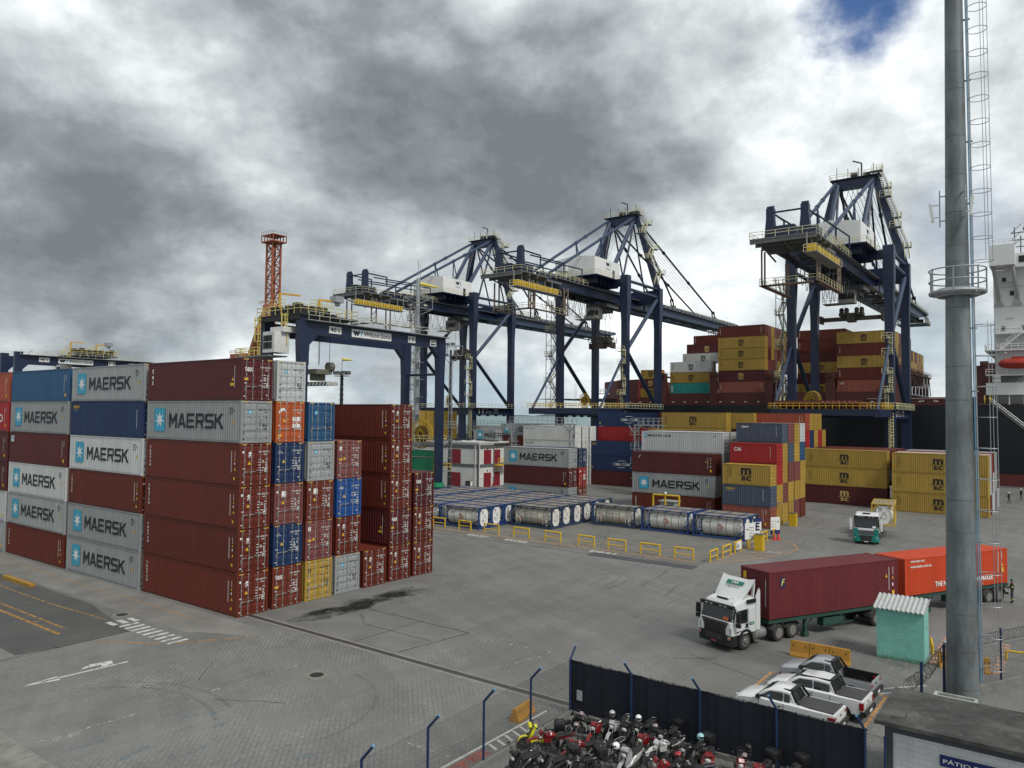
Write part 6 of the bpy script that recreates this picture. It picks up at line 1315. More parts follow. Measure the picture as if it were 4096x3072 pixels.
for i,(a,b_,lb) in enumerate(((68.7,70.5,'nearest the corner'),(71.9,74,'second from the corner'),(75.2,77,'carrying the white notice'),(79.0,81.2,'between the yellow cabinet and the E sign'),(83.4,85.2,'behind the yellow cabinet'))): hoop(-27.5,(a+b_)/2,b_-a,R(90),'yellow pipe barrier on the yard side, %s'%lb)
hoop(-27.2,87.4,1.7,R(90),'yellow pipe barrier under the white arrow board beside the cones')
def board(x,y,w,z0,z1,rz,label,txt,lines,arrow=None,post=.0,hdr=None):
    t=thing('sign_board',label,'sign',(x,y,0),rz); g=MB(); g.box(-w/2,w/2,-.03,.03,z0,z1); part('panel',g,t,mat=SIGNW)
    g=MB(); 
    if post: g.tube((0,.06,0),(0,.06,z1),.05,6); part('post',g,t,mat=YEL)
    g=MB(); 
    if txt: g.text(txt,(0,-.035,z0+(z1-z0)*.22),(1,0,0),(0,0,1),(z1-z0)*.55,.04,w*.55,True)
    random.seed(int(abs(x*7)))
    for i,s in enumerate(lines): g.text(s,(-w*.1 if arrow=='L' else -w*.44,-.035,z1-.22-(i+1)*(z1-z0-.2)/(len(lines)+1)),(1,0,0),(0,0,1),.13,.01,w*.5)
    if arrow:
        s=1 if arrow=='R' else -1; cx=w*.28*s; cz=(z0+z1)/2+.2; g.flat([(cx-.14*s,cz-.04),(cx-.14*s,cz+.04),(cx,cz+.04),(cx,cz+.11),(cx+.15*s,cz),(cx,cz-.11),(cx,cz-.04)],(0,-.035,0),(1,0,0),(0,0,1))
    part('lettering',g,t,mat=INK)
    if hdr:
        g=MB(); g.box(-w/2,w/2,-.04,.04,*hdr); part('navy_strip',g,t,mat=P('strip_navy',0))
    return t
board(-26.6,79.35,1.05,1.5,3.05,R(62),'white sign board with a large black letter E above the yellow cabinet','E',[],None,1,(2.75,3.15))
board(-26.9,77.9,1.3,1.1,2.75,R(62),'white notice board with a left arrow and rows of black text','',['Pátio','Pátio B','Pátio C','Pátio D'],'L',1)
board(-27.2,87.2,1.35,.95,2.4,R(62),'white board with a right arrow on the barrier beside the red cones','',['Pátio F','Pátio G','Pátio H'],'R',0,(.45,.95))
board(-27.42,76.1,1.0,.25,1.05,R(80),'white notice hung on a yellow pipe barrier at the yard side','',['AVISO','PROIBIDO','PARAR'])
for x,y,lb in ((-26.0,78.2,'tall yellow steel cabinet below the letter E sign'),(-28.5,98.6,'yellow steel cabinet with a thin mast, beside the tall short-container block')):
    t=thing('cabinet',lb,'cabinet',(x,y,0)); g=MB(); g.box(-.42,.42,-.38,.38,.0,1.65); part('housing',g,t,mat=YEL); g=MB(); g.box(-.45,.45,-.41,.41,1.65,1.7); g.tube((.1,0,1.7),(.1,0,2.1 if x>-27 else 4.0),.04,6); part('top_plate',g,t,mat=GREYM); g=MB(); g.box(.42,.43,-.3,.3,.2,1.5); part('door',g,t,mat=P('cab_yellow',(.55,.36,.02)))
t=thing('solar_panel','small tilted solar panel on a pole above the arrow board','solar panel',(-27.3,88.2,0)); g=MB(); g.tube((0,0,0),(0,0,3.8),.05,6); part('pole',g,t,mat=P('amber_paint',0)); g=MB(); g.prism([(-.6,3.75),(.6,3.95),(.6,4.0),(-.6,3.8)],(0,-.5,0),(1,0,0),(0,0,1),(0,1,0),1.0); part('panel',g,t,mat=P('solar_blue',(.10,.14,.19),rough=.2))
for x,y,k in ((-26.9,85.9,'left'),(-26.55,86.3,'right')):
    t=thing('traffic_cone','orange red traffic cone at the foot of the arrow board, the %s one of two'%k,'cone',(x,y,0)); g=MB(); g.lathe([(0,.2),(.72,.04)],(0,0,.04),(0,0,1),12); part('cone',g,t,mat=P('cone_red',(.55,.05,.03))); g=MB(); g.box(-.24,.24,-.24,.24,0,.04); part('base',g,t,mat=P('cone_red',0)); g=MB(); g.lathe([(0,.135),(.13,.105)],(0,0,.33),(0,0,1),12,closed=False); part('reflective_band',g,t,mat=WHITE)
t=thing('height_gauge','yellow pipe height frame standing behind the tank containers','frame',(-42,90,0)); g=MB(); g.path([(-1.7,0,0),(-1.7,0,3.6),(1.9,0,3.6),(1.9,0,0)],.12,8); g.tube((0,0,0),(0,0,3.6),.12,8); part('frame',g,t,mat=YEL); g=MB(); g.sphere((0,0,3.85),.18,10,6); part('knob',g,t,mat=SIGNW)
t=thing('pump_box','small grey concrete box with a louvre behind the yellow height frame','box',(-43,93,0)); g=MB(); g.box(-.8,1.2,-.7,.7,0,2.5); g.box(-1,1.4,-.9,.9,2.5,2.62); part('housing',g,t,mat=P('pale_concrete2',(.3,.31,.28))); g=MB()
for k in range(3): g.box(.1+k*.3,.3+k*.3,-.72,-.7,1.2,2.1)
part('louvre',g,t,mat=BLACK)
# ================================================================ VEHICLES
GLASS=P('dark_glass',(.012,.016,.017),rough=.08,var=.05,spec=.7); P('mudguard_grey',(.07,.07,.07)); RIM=P('dull_rim',(.22,.21,.19),rough=.5,metal=.3,var=.3,scale=5); LAMP=P('lamp_clear',(.55,.55,.52),rough=.12); REDL=P('lamp_red',(.25,.008,.012),rough=.2); CHR=P('chrome',(.5,.5,.5),rough=.2,metal=.9,var=.1); CARW=P('car_white',(.70,.71,.70),rough=.22,var=.03,spec=.6); CARS=P('car_silver',(.42,.44,.46),rough=.28,metal=.35,var=.04); TRIM=P('trim_black',(.015,.015,.016),rough=.5,var=.15); CHAS=P('chassis_dark',(.02,.022,.021),rough=.6,var=.3,scale=2); CGRN=P('chassis_green',(.02,.06,.045),rough=.6,var=.3)
def wheel(parent,x,y,r,w,side,holes=True,dual=False):
    """side: +1 outer face towards +Y, -1 towards -Y"""
    g=MB(); ww=w*(2.1 if dual else 1); yo=y; yi=y-side*ww
    g.lathe([(0,r*.60),(.012,r*.9),(.06,r),(ww-.06,r),(ww-.012,r*.9),(ww,r*.6)],(x,yo,r),(0,-side,0),24); ty=part('tyre',g,parent,mat=RUBBER,smooth=True); ty.name='wheel'
    g=MB(); 
    if dual: g.lathe([(-.0,r*.60),(.13,r*.52),(.14,r*.22),(.05,r*.2),(.04,.04)],(x,yo+side*.004,r),(0,-side,0),20)
    else: g.lathe([(-.0,r*.60),(.05,r*.56),(.02,r*.40),(-.04,r*.26),(-.07,r*.22),(-.08,.04)],(x,yo+side*.004,r),(0,-side,0),20)
    part('rim',g,ty,mat=RIM,smooth=True)
    if holes:
        g=MB()
        for k in range(8): a=2*math.pi*k/8; g.lathe([(0,r*.07),(.012,r*.07)],(x+r*.40*math.cos(a),yo+side*(.0 if not dual else -.10),r+r*.40*math.sin(a)),(0,side,0),8)
        part('rim_holes',g,ty,mat=BLACK)
    return ty
def trailer_parts(t,L,xs,wheels,axl=3,green=True,legs=3.1,zt=1.35):
    """xs: x of trailer front; trailer runs to xs-L"""
    M_=CGRN if green else CHAS; g=MB()
    for s in (-1,1): g.box(xs-L,xs,s*.5-.07,s*.5+.07,zt-.42,zt-.12); g.box(xs-L,xs-.1,s*1.15-.05,s*1.15+.05,zt-.2,zt-.02)
    for k in range(9): g.box(xs-L+.1+k*(L-.3)/8,xs-L+.25+k*(L-.3)/8,-1.18,1.18,zt-.2,zt-.04)
    o=part('trailer_frame',g,t,mat=M_)
    g=MB()
    for s in (-1,1):
        x=xs-legs; g.box(x-.09,x+.09,s*.95-.09,s*.95+.09,.28 if legs else 0,zt-.2); g.box(x-.2,x+.2,s*.95-.16,s*.95+.16,.2 if axl==3 else .0,.28); g.beam((x-.7,s*.9,zt-.3),(x,s*.95,.55),.05); g.beam((x+.7,s*.9,zt-.3),(x,s*.95,.55),.05)
    part('landing_leg',g,t,mat=M_)
    for k in range(axl):
        x=xs-L+1.1+k*1.3
        g=MB(); g.tube((x,-1.1,.52),(x,1.1,.52),.07,8); part('axle',g,t,mat=CHAS)
        for s in (-1,1): wheel(t,x,s*1.25,.52,.27,s,True,True)
        g=MB()
        for s in (-1,1):
            pts=[(.66*math.cos(a),.66*math.sin(a)) for a in [R(10+20*i) for i in range(9)]]; pts+= [(.62*math.cos(a),.62*math.sin(a)) for a in [R(170-20*i) for i in range(9)]]
            g.prism(pts,(x,s*1.26,.54),(1,0,0),(0,0,1),(0,-s,0),.6)
        part('mudguard',g,t,mat=P('mudguard_grey',(.07,.07,.07)))
    g=MB(); g.box(xs-L-.05,xs-L,-1.2,1.2,zt-.45,zt-.3); g.box(xs-L-.1,xs-L-.04,-1.15,1.15,.45,.6); part('bumper',g,t,mat=CHAS); g=MB()
    for s in (-1,1): g.box(xs-L-.07,xs-L-.05,s*1.1-.2,s*1.1+.02,zt-.43,zt-.32)
    part('rear_light',g,t,mat=REDL)
    g=MB(); g.box(xs-L*.55,xs-L*.40,.6,1.1,.5,1.0); g.box(xs-L*.62,xs-L*.42,-1.15,-1.1,.55,.62); g.box(xs-L*.62,xs-L*.42,1.1,1.15,.55,.62); part('tool_box',g,t,mat=M_)
def tractor(t,style,wb=3.3,fo=1.3):
    """front axle at x=0, forward +X"""
    B_=P('cab_white_gloss',(.72,.73,.72),rough=.25,var=.04,spec=.6); f=fo; hw=1.25; rr=-.95 if style=='a' else -1.0; zr=2.85 if style=='a' else 3.25
    def sec(x,z0,z1,w0,w1,c=.14): return [(x,-w0,z0),(x,-w0-.0,z0+(z1-z0)*.5),(x,-w1,z1-c),(x,-w1+c,z1),(x,w1-c,z1),(x,w1,z1-c),(x,w0,z0+(z1-z0)*.5),(x,w0,z0)]
    zw=1.72    # belt line
    g=MB()
    g.loft([sec(f-.06,.95,zw,hw-.12,hw-.16,.05),sec(f-.14,.95,zw+.02,hw-.03,hw-.05,.05),sec(rr,1.0,zw+.02,hw,hw,.05)])       # lower cab
    g.loft([sec(f-.20,zw,zw+.1,hw-.08,hw-.1,.03),sec(f-.42,zw,zr-.28,hw-.06,hw-.12,.06),sec(f-.62,zw,zr-.06,hw-.04,hw-.13),sec(f-1.1,zw,zr+.03,hw-.02,hw-.12),sec(rr,zw,zr+(.15 if style=='a' else .05),hw,hw-.08)])
    body=part('cab',g,t,mat=B_)
    body.data.polygons.foreach_set('use_smooth',[False]*len(body.data.polygons))
    # windscreen and visor, following the raked face
    g=MB(); g.add([(f-.155,-1.12,zw+.02),(f-.155,1.12,zw+.02),(f-.385,1.08,zr-.32),(f-.385,-1.08,zr-.32)],[(0,1,2,3)]); g.add([(f-.155,-1.12,zw+.02),(f-.385,-1.08,zr-.32),(f-.50,-1.22,zr-.36),(f-.30,-1.23,zw+.02)],[(0,1,2,3)]); g.add([(f-.155,1.12,zw+.02),(f-.30,1.23,zw+.02),(f-.50,1.22,zr-.36),(f-.385,1.08,zr-.32)],[(0,1,2,3)]); part('windscreen',g,t,mat=GLASS)
    g=MB(); g.beam((f-.26,-1.22,zr-.28),(f-.26,1.22,zr-.28),.24,.17); g.box(f-.2,f-.14,-1.12,1.12,zw-.03,zw+.04); vs=part('sun_visor',g,t,mat=TRIM)
    g=MB()
    for y in (-.7,-.35,.35,.7): g.box(f-.15,f-.12,y-.09,y+.09,zr-.31,zr-.26)
    part('marker_lamp',g,vs,mat=LAMP)
    for s in (-1,1):
        g=MB(); g.prism([(f-.52,zw+.06),(f-.62,zr-.5),(f-1.45,zr-.46),(f-1.45,zw-.12),(f-1.0,zw-.12)],(0,s*(hw-.0),0),(1,0,0),(0,0,1),(0,s,0),.012); part('side_window',g,t,mat=GLASS)
        g=MB(); 
        for x in (f-.44,f-1.52): g.box(x-.012,x+.012,min(s*hw,s*(hw+.008)),max(s*hw,s*(hw+.008)),1.0,zr-.42)
        g.box(f-1.52,f-.44,min(s*hw,s*(hw+.008)),max(s*hw,s*(hw+.008)),1.16,1.18); g.box(rr+.02,rr+.03,min(s*hw,s*(hw+.008)),max(s*hw,s*(hw+.008)),1.0,2.6); g.prism([(f-1.25,1.3),(f-1.5,1.3),(f-1.47,1.55),(f-1.38,1.55)],(0,s*hw,0),(1,0,0),(0,0,1),(0,s,0),.012); part('door_seams',g,t,mat=TRIM)
        g=MB(); g.box(f-1.4,f-1.28,min(s*hw,s*(hw+.02)),max(s*hw,s*(hw+.02)),1.5,1.55); part('door_handle',g,t,mat=TRIM)
        g=MB(); g.beam((f-.55,s*hw,zr-.45),(f-.3,s*(hw+.25),zr-.55),.04); g.beam((f-.6,s*hw,zw+.05),(f-.3,s*(hw+.25),zw+.1),.04); g.box(f-.42,f-.24,s*(hw+.27)-.12,s*(hw+.27)+.12,zw+.05,zr-.5); g.box(f-.42,f-.22,s*(hw+.27)-.12,s*(hw+.27)+.12,zw-.22,zw) ; part('mirror',g,t,mat=TRIM if style=='a' else B_)
        # wheel arch, steps, tank
        pts=[(.68*math.cos(a),.68*math.sin(a)) for a in [R(0+18*i) for i in range(11)]]; pts+=[(.55*math.cos(a),.55*math.sin(a)) for a in [R(180-18*i) for i in range(11)]]
        g=MB(); g.prism(pts,(0,s*(hw+.03),.55),(1,0,0),(0,0,1),(0,-s,0),.45); g.box(-.75,-.66,min(s*(hw+.02),s*.8),max(s*(hw+.02),s*.8),.3,.6); part('wheel_arch',g,t,mat=TRIM)
        wheel(t,0,s*(hw-.02),.52,.30,s)
        g=MB(); g.lathe([(0,.33),(1.0,.33)],(-1.0,s*.86,.72),(-1,0,0),18); tk=part('fuel_tank',g,t,mat=P('tank_metal',(.33,.32,.30),rough=.35,metal=.6,var=.35,scale=2.5) if style=='a' else B_,smooth=True)
        g=MB(); 
        for x in (-1.15,-1.45,-1.75): g.lathe([(-.03,.34),(.03,.34)],(x,s*.86,.72),(-1,0,0),18)
        part('tank_strap',g,tk,mat=STEEL if style=='a' else GREYM)
        g=MB(); g.box(-1.0,-.72,min(s*1.15,s*.6),max(s*1.15,s*.6),.5,.95); part('battery_box',g,t,mat=GREYM)
        for k in (0,1):
            x=-wb-k*1.35; wheel(t,x,s*1.24,.52,.28,s,True,True)
            pts=[(.66*math.cos(a),.66*math.sin(a)) for a in [R(20+20*i) for i in range(8)]]; pts+=[(.62*math.cos(a),.62*math.sin(a)) for a in [R(160-20*i) for i in range(8)]]
            g=MB(); g.prism(pts,(x,s*1.22,.54),(1,0,0),(0,0,1),(0,-s,0),.56); part('mudguard',g,t,mat=P('mudguard_grey',0))
    g=MB(); 
    for s in (-1,1): g.box(-wb-2.1,f-.4,s*.42-.06,s*.42+.06,.75,1.02)
    g.box(-wb-1.4,-wb+.5,-.5,.5,1.02,1.18); g.box(rr-.35,rr-.02,-.9,.9,.8,1.4); g.box(-.8,.9,-1.1,1.1,.55,.98); g.tube((0,-1,.52),(0,1,.52),.08,8); g.tube((-wb,-1,.52),(-wb,1,.52),.08,8); g.tube((-wb-1.35,-1,.52),(-wb-1.35,1,.52),.08,8); part('chassis',g,t,mat=CHAS)
    fr=f
    if style=='a':
        g=MB(); g.loft([sec(fr-.02,.95,zw-.02,.80,.98,.04),sec(fr-.12,.95,zw,.82,1.0,.04)]); gp=part('grille',g,t,mat=P('grille_bronze',(.07,.062,.055),rough=.35,var=.1)); g=MB()
        for k in range(5): g.box(fr-.04,fr+.006,-.74,.74,1.0+k*.125,1.07+k*.125)
        part('grille_slots',g,gp,mat=BLACK); g=MB(); 
        for i in range(6): g.box(fr-.02,fr+.012,-.34+i*.12,-.26+i*.12,1.63,1.69)
        part('badge',g,gp,mat=P('badge_dull',(.12,.11,.10)))
        g=MB(); g.loft([sec(fr+.04,.38,.98,.98,.98,.08),sec(fr-.10,.35,.98,hw+.0,hw,.06),sec(fr-.55,.35,.92,hw+.02,hw+.02,.06)]); bp=part('front_bumper',g,t,mat=TRIM); g=MB()
        for k in range(3): g.box(fr+.04,fr+.052,-.62,.62,.66+k*.1,.71+k*.1)
        part('bumper_slots',g,bp,mat=P('grille_bronze',0)); 
        for s in (-1,1): g=MB(); g.box(fr-.12,fr+.02,min(s*.72,s*1.16),max(s*.72,s*1.16),.74,.90); hl=part('headlight',g,bp,mat=LAMP); g=MB(); g.box(fr-.12,fr+.024,min(s*1.05,s*1.16),max(s*1.05,s*1.16),.74,.87); part('indicator',g,hl,mat=P('amber_lamp',(.5,.12,.03)))
        g=MB(); g.box(fr+.045,fr+.06,-.2,.2,.45,.56); part('number_plate',g,bp,mat=P('plate_red',(.25,.06,.05)))
        for s in (-1,1): g=MB(); g.box(fr-.30,fr-.05,min(s*.98,s*(hw+.02)),max(s*.98,s*(hw+.02)),.98,1.45); cp=part('corner_panel',g,t,mat=B_); g=MB(); g.box(fr-.06,fr-.04,min(s*1.1,s*1.14),max(s*1.1,s*1.14),1.05,1.38); part('slot',g,cp,mat=BLACK)
        # roof deflector
        g=MB(); x0,x1=f-1.0,rr+.0; ysr=(-1.18,-1.0,-.7,-.35,0,.35,.7,1.0,1.18); secs=[]
        def dz_(u,y): return zr+.08+.98*(u**1.15)+(.10*u*max(0,(abs(y)-.8)/.38))-.16*(1-u)*(y*y)*.6
        for k in range(8):
            u=k/7; wk=.86+.14*u; x=x0+(x1-x0)*u
            secs.append([(x+.10*(y*y)*(1-u)*-1.,y*wk,dz_(u,y)) for y in ysr]+[(x-.05-.10*(y*y)*(1-u),y*wk*.98,dz_(u,y)-.09) for y in reversed(ysr)])
        g.loft(secs); df=part('roof_deflector',g,t,mat=B_,smooth=True)
        g=MB()
        for s_ in (-1,1): g.beam((rr+.1,s_*1.05,zr+.0),(rr+.0,s_*1.08,zr+.95),.1,.14); g.beam((f-1.3,s_*.8,zr),(f-1.3,s_*.8,zr+.22),.06)
        part('deflector_bracket',g,df,mat=B_)
        pA=Vector((x0+(x1-x0)*.3,0,dz_(.3,0))); pB=Vector((x0+(x1-x0)*.95,0,dz_(.95,0))); d=(pB-pA).normalized(); nn=Vector((-d.z,0,d.x)); 
        if nn.x<0: nn=-nn
        c=pA.lerp(pB,.66)+nn*.035; g=MB(); g.flat([(-.62,-.13),(.62,-.13),(.62,.15),(-.62,.15)],c,(0,1,0),d); bn=part('banner',g,df,mat=P('logo_green',(.01,.19,.13))); g=MB(); g.text('VBR',c+nn*.012-d*.07,(0,1,0),d,.16,.02,.6,True); part('lettering',g,bn,mat=WHT_M); g=MB(); g.text('logística',c+nn*.012-d*.40,(0,1,0),d,.22,.0,1.0,True); part('lettering',g,df,mat=INK)
        g=MB(); g.box(f-1.2,f-.72,-.38,.38,zr+.02,zr+.10); hh=part('roof_hatch',g,t,mat=B_); g=MB(); g.box(f-.76,f-.70,-.40,.40,zr-.01,zr+.07); part('hatch_gap',g,hh,mat=BLACK)
        for s in (-1,1):
            g=MB(); g.box(rr+.05,f-1.45,min(s*(hw-.06),s*(hw+.05)),max(s*(hw-.06),s*(hw+.05)),zr-.16,zr+.05); part('air_intake',g,t,mat=TRIM)
            g=MB(); g.prism([(rr-.0,1.05),(rr-.38,1.05),(rr-.38,zr+.45),(rr-.28,zr+.62),(rr+.0,zr+.15)],(0,s*hw,0),(1,0,0),(0,0,1),(0,-s,0),.06); part('side_fairing',g,t,mat=B_)
            g=MB(); g.box(f-2.05,f-1.65,min(s*hw,s*(hw+.012)),max(s*hw,s*(hw+.012)),1.42,1.58); lg=part('side_logo',g,t,mat=P('logo_green',0))
            g=MB(); g.text('VBR',(f-1.85,s*(hw+.016),1.46),(-s,0,0),(0,0,1),.08,.01,.26,True); part('lettering',g,lg,mat=WHT_M)
            g=MB(); g.text('1640',(f-.60,s*(hw+.016),1.08),(-s,0,0),(0,0,1),.1,.01,.22,True); part('lettering',g,t,mat=INK)
        g=MB(); g.flat([(-.9,0),(-.5,0),(-.5,.18),(-.9,.18)],(f-.10,1.45,zw+.1),(0,1,0),Vector((-.3,0,1)).normalized()); part('windscreen_card',g,t,mat=P('card_orange',(.45,.10,.04)))
    else:
        TL=P('cab_teal',(.01,.19,.16),rough=.3,var=.06)
        g=MB(); g.box(fr-.1,fr-.01,-.8,.8,1.05,1.52); gp=part('grille',g,t,mat=P('grille_navy',(.01,.015,.04))); g=MB()
        for k in range(4): g.box(fr-.03,fr+.005,-.78,.78,1.10+k*.11,1.14+k*.11)
        part('grille_bars',g,gp,mat=CHR)
        for s in (-1,1): g=MB(); g.box(fr-.25,fr+.0,min(s*.8,s*(hw-.02)),max(s*.8,s*(hw-.02)),1.0,1.72); part('corner_panel',g,t,mat=TL)
        g=MB(); g.loft([sec(fr+.05,.32,1.0,.98,.98,.08),sec(fr-.10,.30,1.0,hw+.0,hw,.06),sec(fr-.45,.30,.95,hw+.02,hw+.02,.06)]); bp=part('front_bumper',g,t,mat=TL)
        g=MB(); g.prism([(-.62,.98),(.62,.98),(.5,.42),(.38,.36),(-.38,.36),(-.5,.42)],(fr+.055,0,0),(0,1,0),(0,0,1),(1,0,0),.02); lg=part('lower_grille',g,bp,mat=BLACK); g=MB()
        for k in range(6): g.box(fr+.076,fr+.082,-.5,.5,.45+k*.085,.465+k*.085)
        part('grille_bars',g,lg,mat=GREYM)
        for s in (-1,1):
            g=MB(); g.box(fr-.05,fr+.03,min(s*.72,s*1.12),max(s*.72,s*1.12),.68,.80); part('headlight',g,bp,mat=LAMP)
            lm=bpy.data.materials.get('fog_lamp_lit') or bpy.data.materials.new('fog_lamp_lit'); lm.use_nodes=True; pb=lm.node_tree.nodes['Principled BSDF']; pb.inputs['Emission Color'].default_value=(1,.8,.4,1); pb.inputs['Emission Strength'].default_value=2.2
            g=MB(); g.lathe([(0,.07),(.015,.07)],(fr+.03,s*.88,.5),(1,0,0),12); part('fog_lamp',g,bp,mat=lm)
        g=MB(); g.box(fr+.05,fr+.075,-.22,.22,.28,.36); part('number_plate',g,bp,mat=SIGNW)
        g=MB(); g.box(f-1.1,f-.6,-.38,.38,zr+.03,zr+.07); part('roof_hatch',g,t,mat=TRIM); g=MB(); g.flat([(.62,0),(.95,0),(.95,.18),(.62,.18)],(f-.145,0,zw+.1),(0,1,0),Vector((-.3,0,1)).normalized()); part('windscreen_card',g,t,mat=SIGNW)
def place_box(kind,base,heading,x0,z,colr,side,dk,label,sc=1.,flip=False):
    """container riding on a trailer: base = trailer front point on the ground, heading of travel; doors face the rear"""
    L=meshes(kind)[5]*sc; h=Vector((math.cos(heading),math.sin(heading),0)); c=Vector(base)+h*(x0-L/2)
    o=container(kind,c.x+meshes(kind)[5]/2,c.y-W/2,z,colr,None,dk,label,None,2); o.location=(c.x,c.y,z); o.rotation_euler=(0,0,heading+math.pi); o.scale=(sc,1,1)
    return o
# truck with the dark red container
h1=R(-109.3); ax=Vector((-17.2,43.6,0))-Vector((math.cos(h1),math.sin(h1),0))*1.3
t=thing('container_truck','white tractor truck lettered VBR hauling the dark red container','truck',ax,h1); tractor(t,'a',3.15,1.3)
ht=R(-117.9); hv=Vector((math.cos(ht),math.sin(ht),0)); f0=(Vector((-17.11,47.73,0))+Vector((-14.87,46.65,0)))/2
e=bpy.data.objects.new('semi_trailer',None); col.objects.link(e); e.parent=t; e.matrix_parent_inverse=(Matrix.Translation(ax)@Matrix.Rotation(h1,4,'Z')).inverted(); e.location=f0; e.rotation_euler=(0,0,ht); trailer_parts(e,11.9,.1,None,2,True,3.3)
BOXR=(.10,.014,.018,.06)
def side_flip(kind,key,o,L,H):
    for n,me,cc in let(key,L,H): q=part(n,me,o,cc)
o=place_box('40',f0,ht,0,1.37,(.115,.016,.020,.05),'F','T','dark red container on the trailer of the white truck lettered VBR',.94); 
q=bpy.data.objects.new('side_marks',None)
bpy.data.objects.remove(q)
def marks_far_side(o,key,L,H):
    for n,me,cc in let(key,L,H):
        m2=me.copy(); 
        for v in m2.vertices: v.co.x,v.co.y=-v.co.x,-v.co.y
        p_=part(n,m2,o,cc)
side_flip('40','F',o,L40,HC)
g=MB(); xx=-L40/2-.004
for i in range(15): g.box(xx-.003,xx,-.95,-.9,2.4-i*.11-.08,2.4-i*.11)
part('serial_number',g.mesh('serial_number',DECAL),o,WHT)
g=MB(); g.box(xx-.003,xx,.72,1.0,2.2,2.62); part('warning_label',g.mesh('warning_label',DECAL),o,YLW)
# parked trailer with the orange box
ho=R(-117.9); f1=(Vector((-11.6,59.67,0))+Vector((-9.41,58.98,0)))/2
t=thing('semi_trailer','dark green semi-trailer parked on its legs under the orange container','trailer',f1,ho); trailer_parts(t,11.6,.0,None,2,True,2.6)
o=place_box('40s',f1,ho,0,1.37,(.52,.055,.012,.05),None,None,'bright orange container with a big white maker name, on the parked semi-trailer',.94); side_flip('40s','hai',o,L40,STD)
g=MB()
for i in range(12): g.box(xx-.003,xx,.1,.15,2.3-i*.11-.08,2.3-i*.11)
part('serial_number',g.mesh('serial_number',DECAL),o,WHT)
g=MB(); g.box(xx-.003,xx,.2,.5,.35,.8); part('warning_label',g.mesh('warning_label',DECAL),o,YLW)
# tank truck
h2=R(-82); ax=Vector((-18.13,89.5,0))-Vector((math.cos(h2),math.sin(h2),0))*1.3
t=thing('tank_truck','white and teal tractor truck carrying a tank in a yellow frame','truck',ax,h2); tractor(t,'b',3.4,1.3)
e=bpy.data.objects.new('semi_trailer',None); col.objects.link(e); e.parent=t; e.location=(-2.6,0,0); trailer_parts(e,8.6,.0,None,3,False,2.6,1.3)
YF=P('yellow_tank_frame',(.50,.34,.04),rough=.5,var=.2,rust=.15)
TP['Y']=[(n,me) if isinstance(n,str) else (n,me) for n,me in tank_parts('A',YF,TS)]
o=tankc(0,0,'Y','white ribbed tank in a bright yellow frame on the back of the tank truck','',1.3,h2,(-18.0,98.7,1.3))
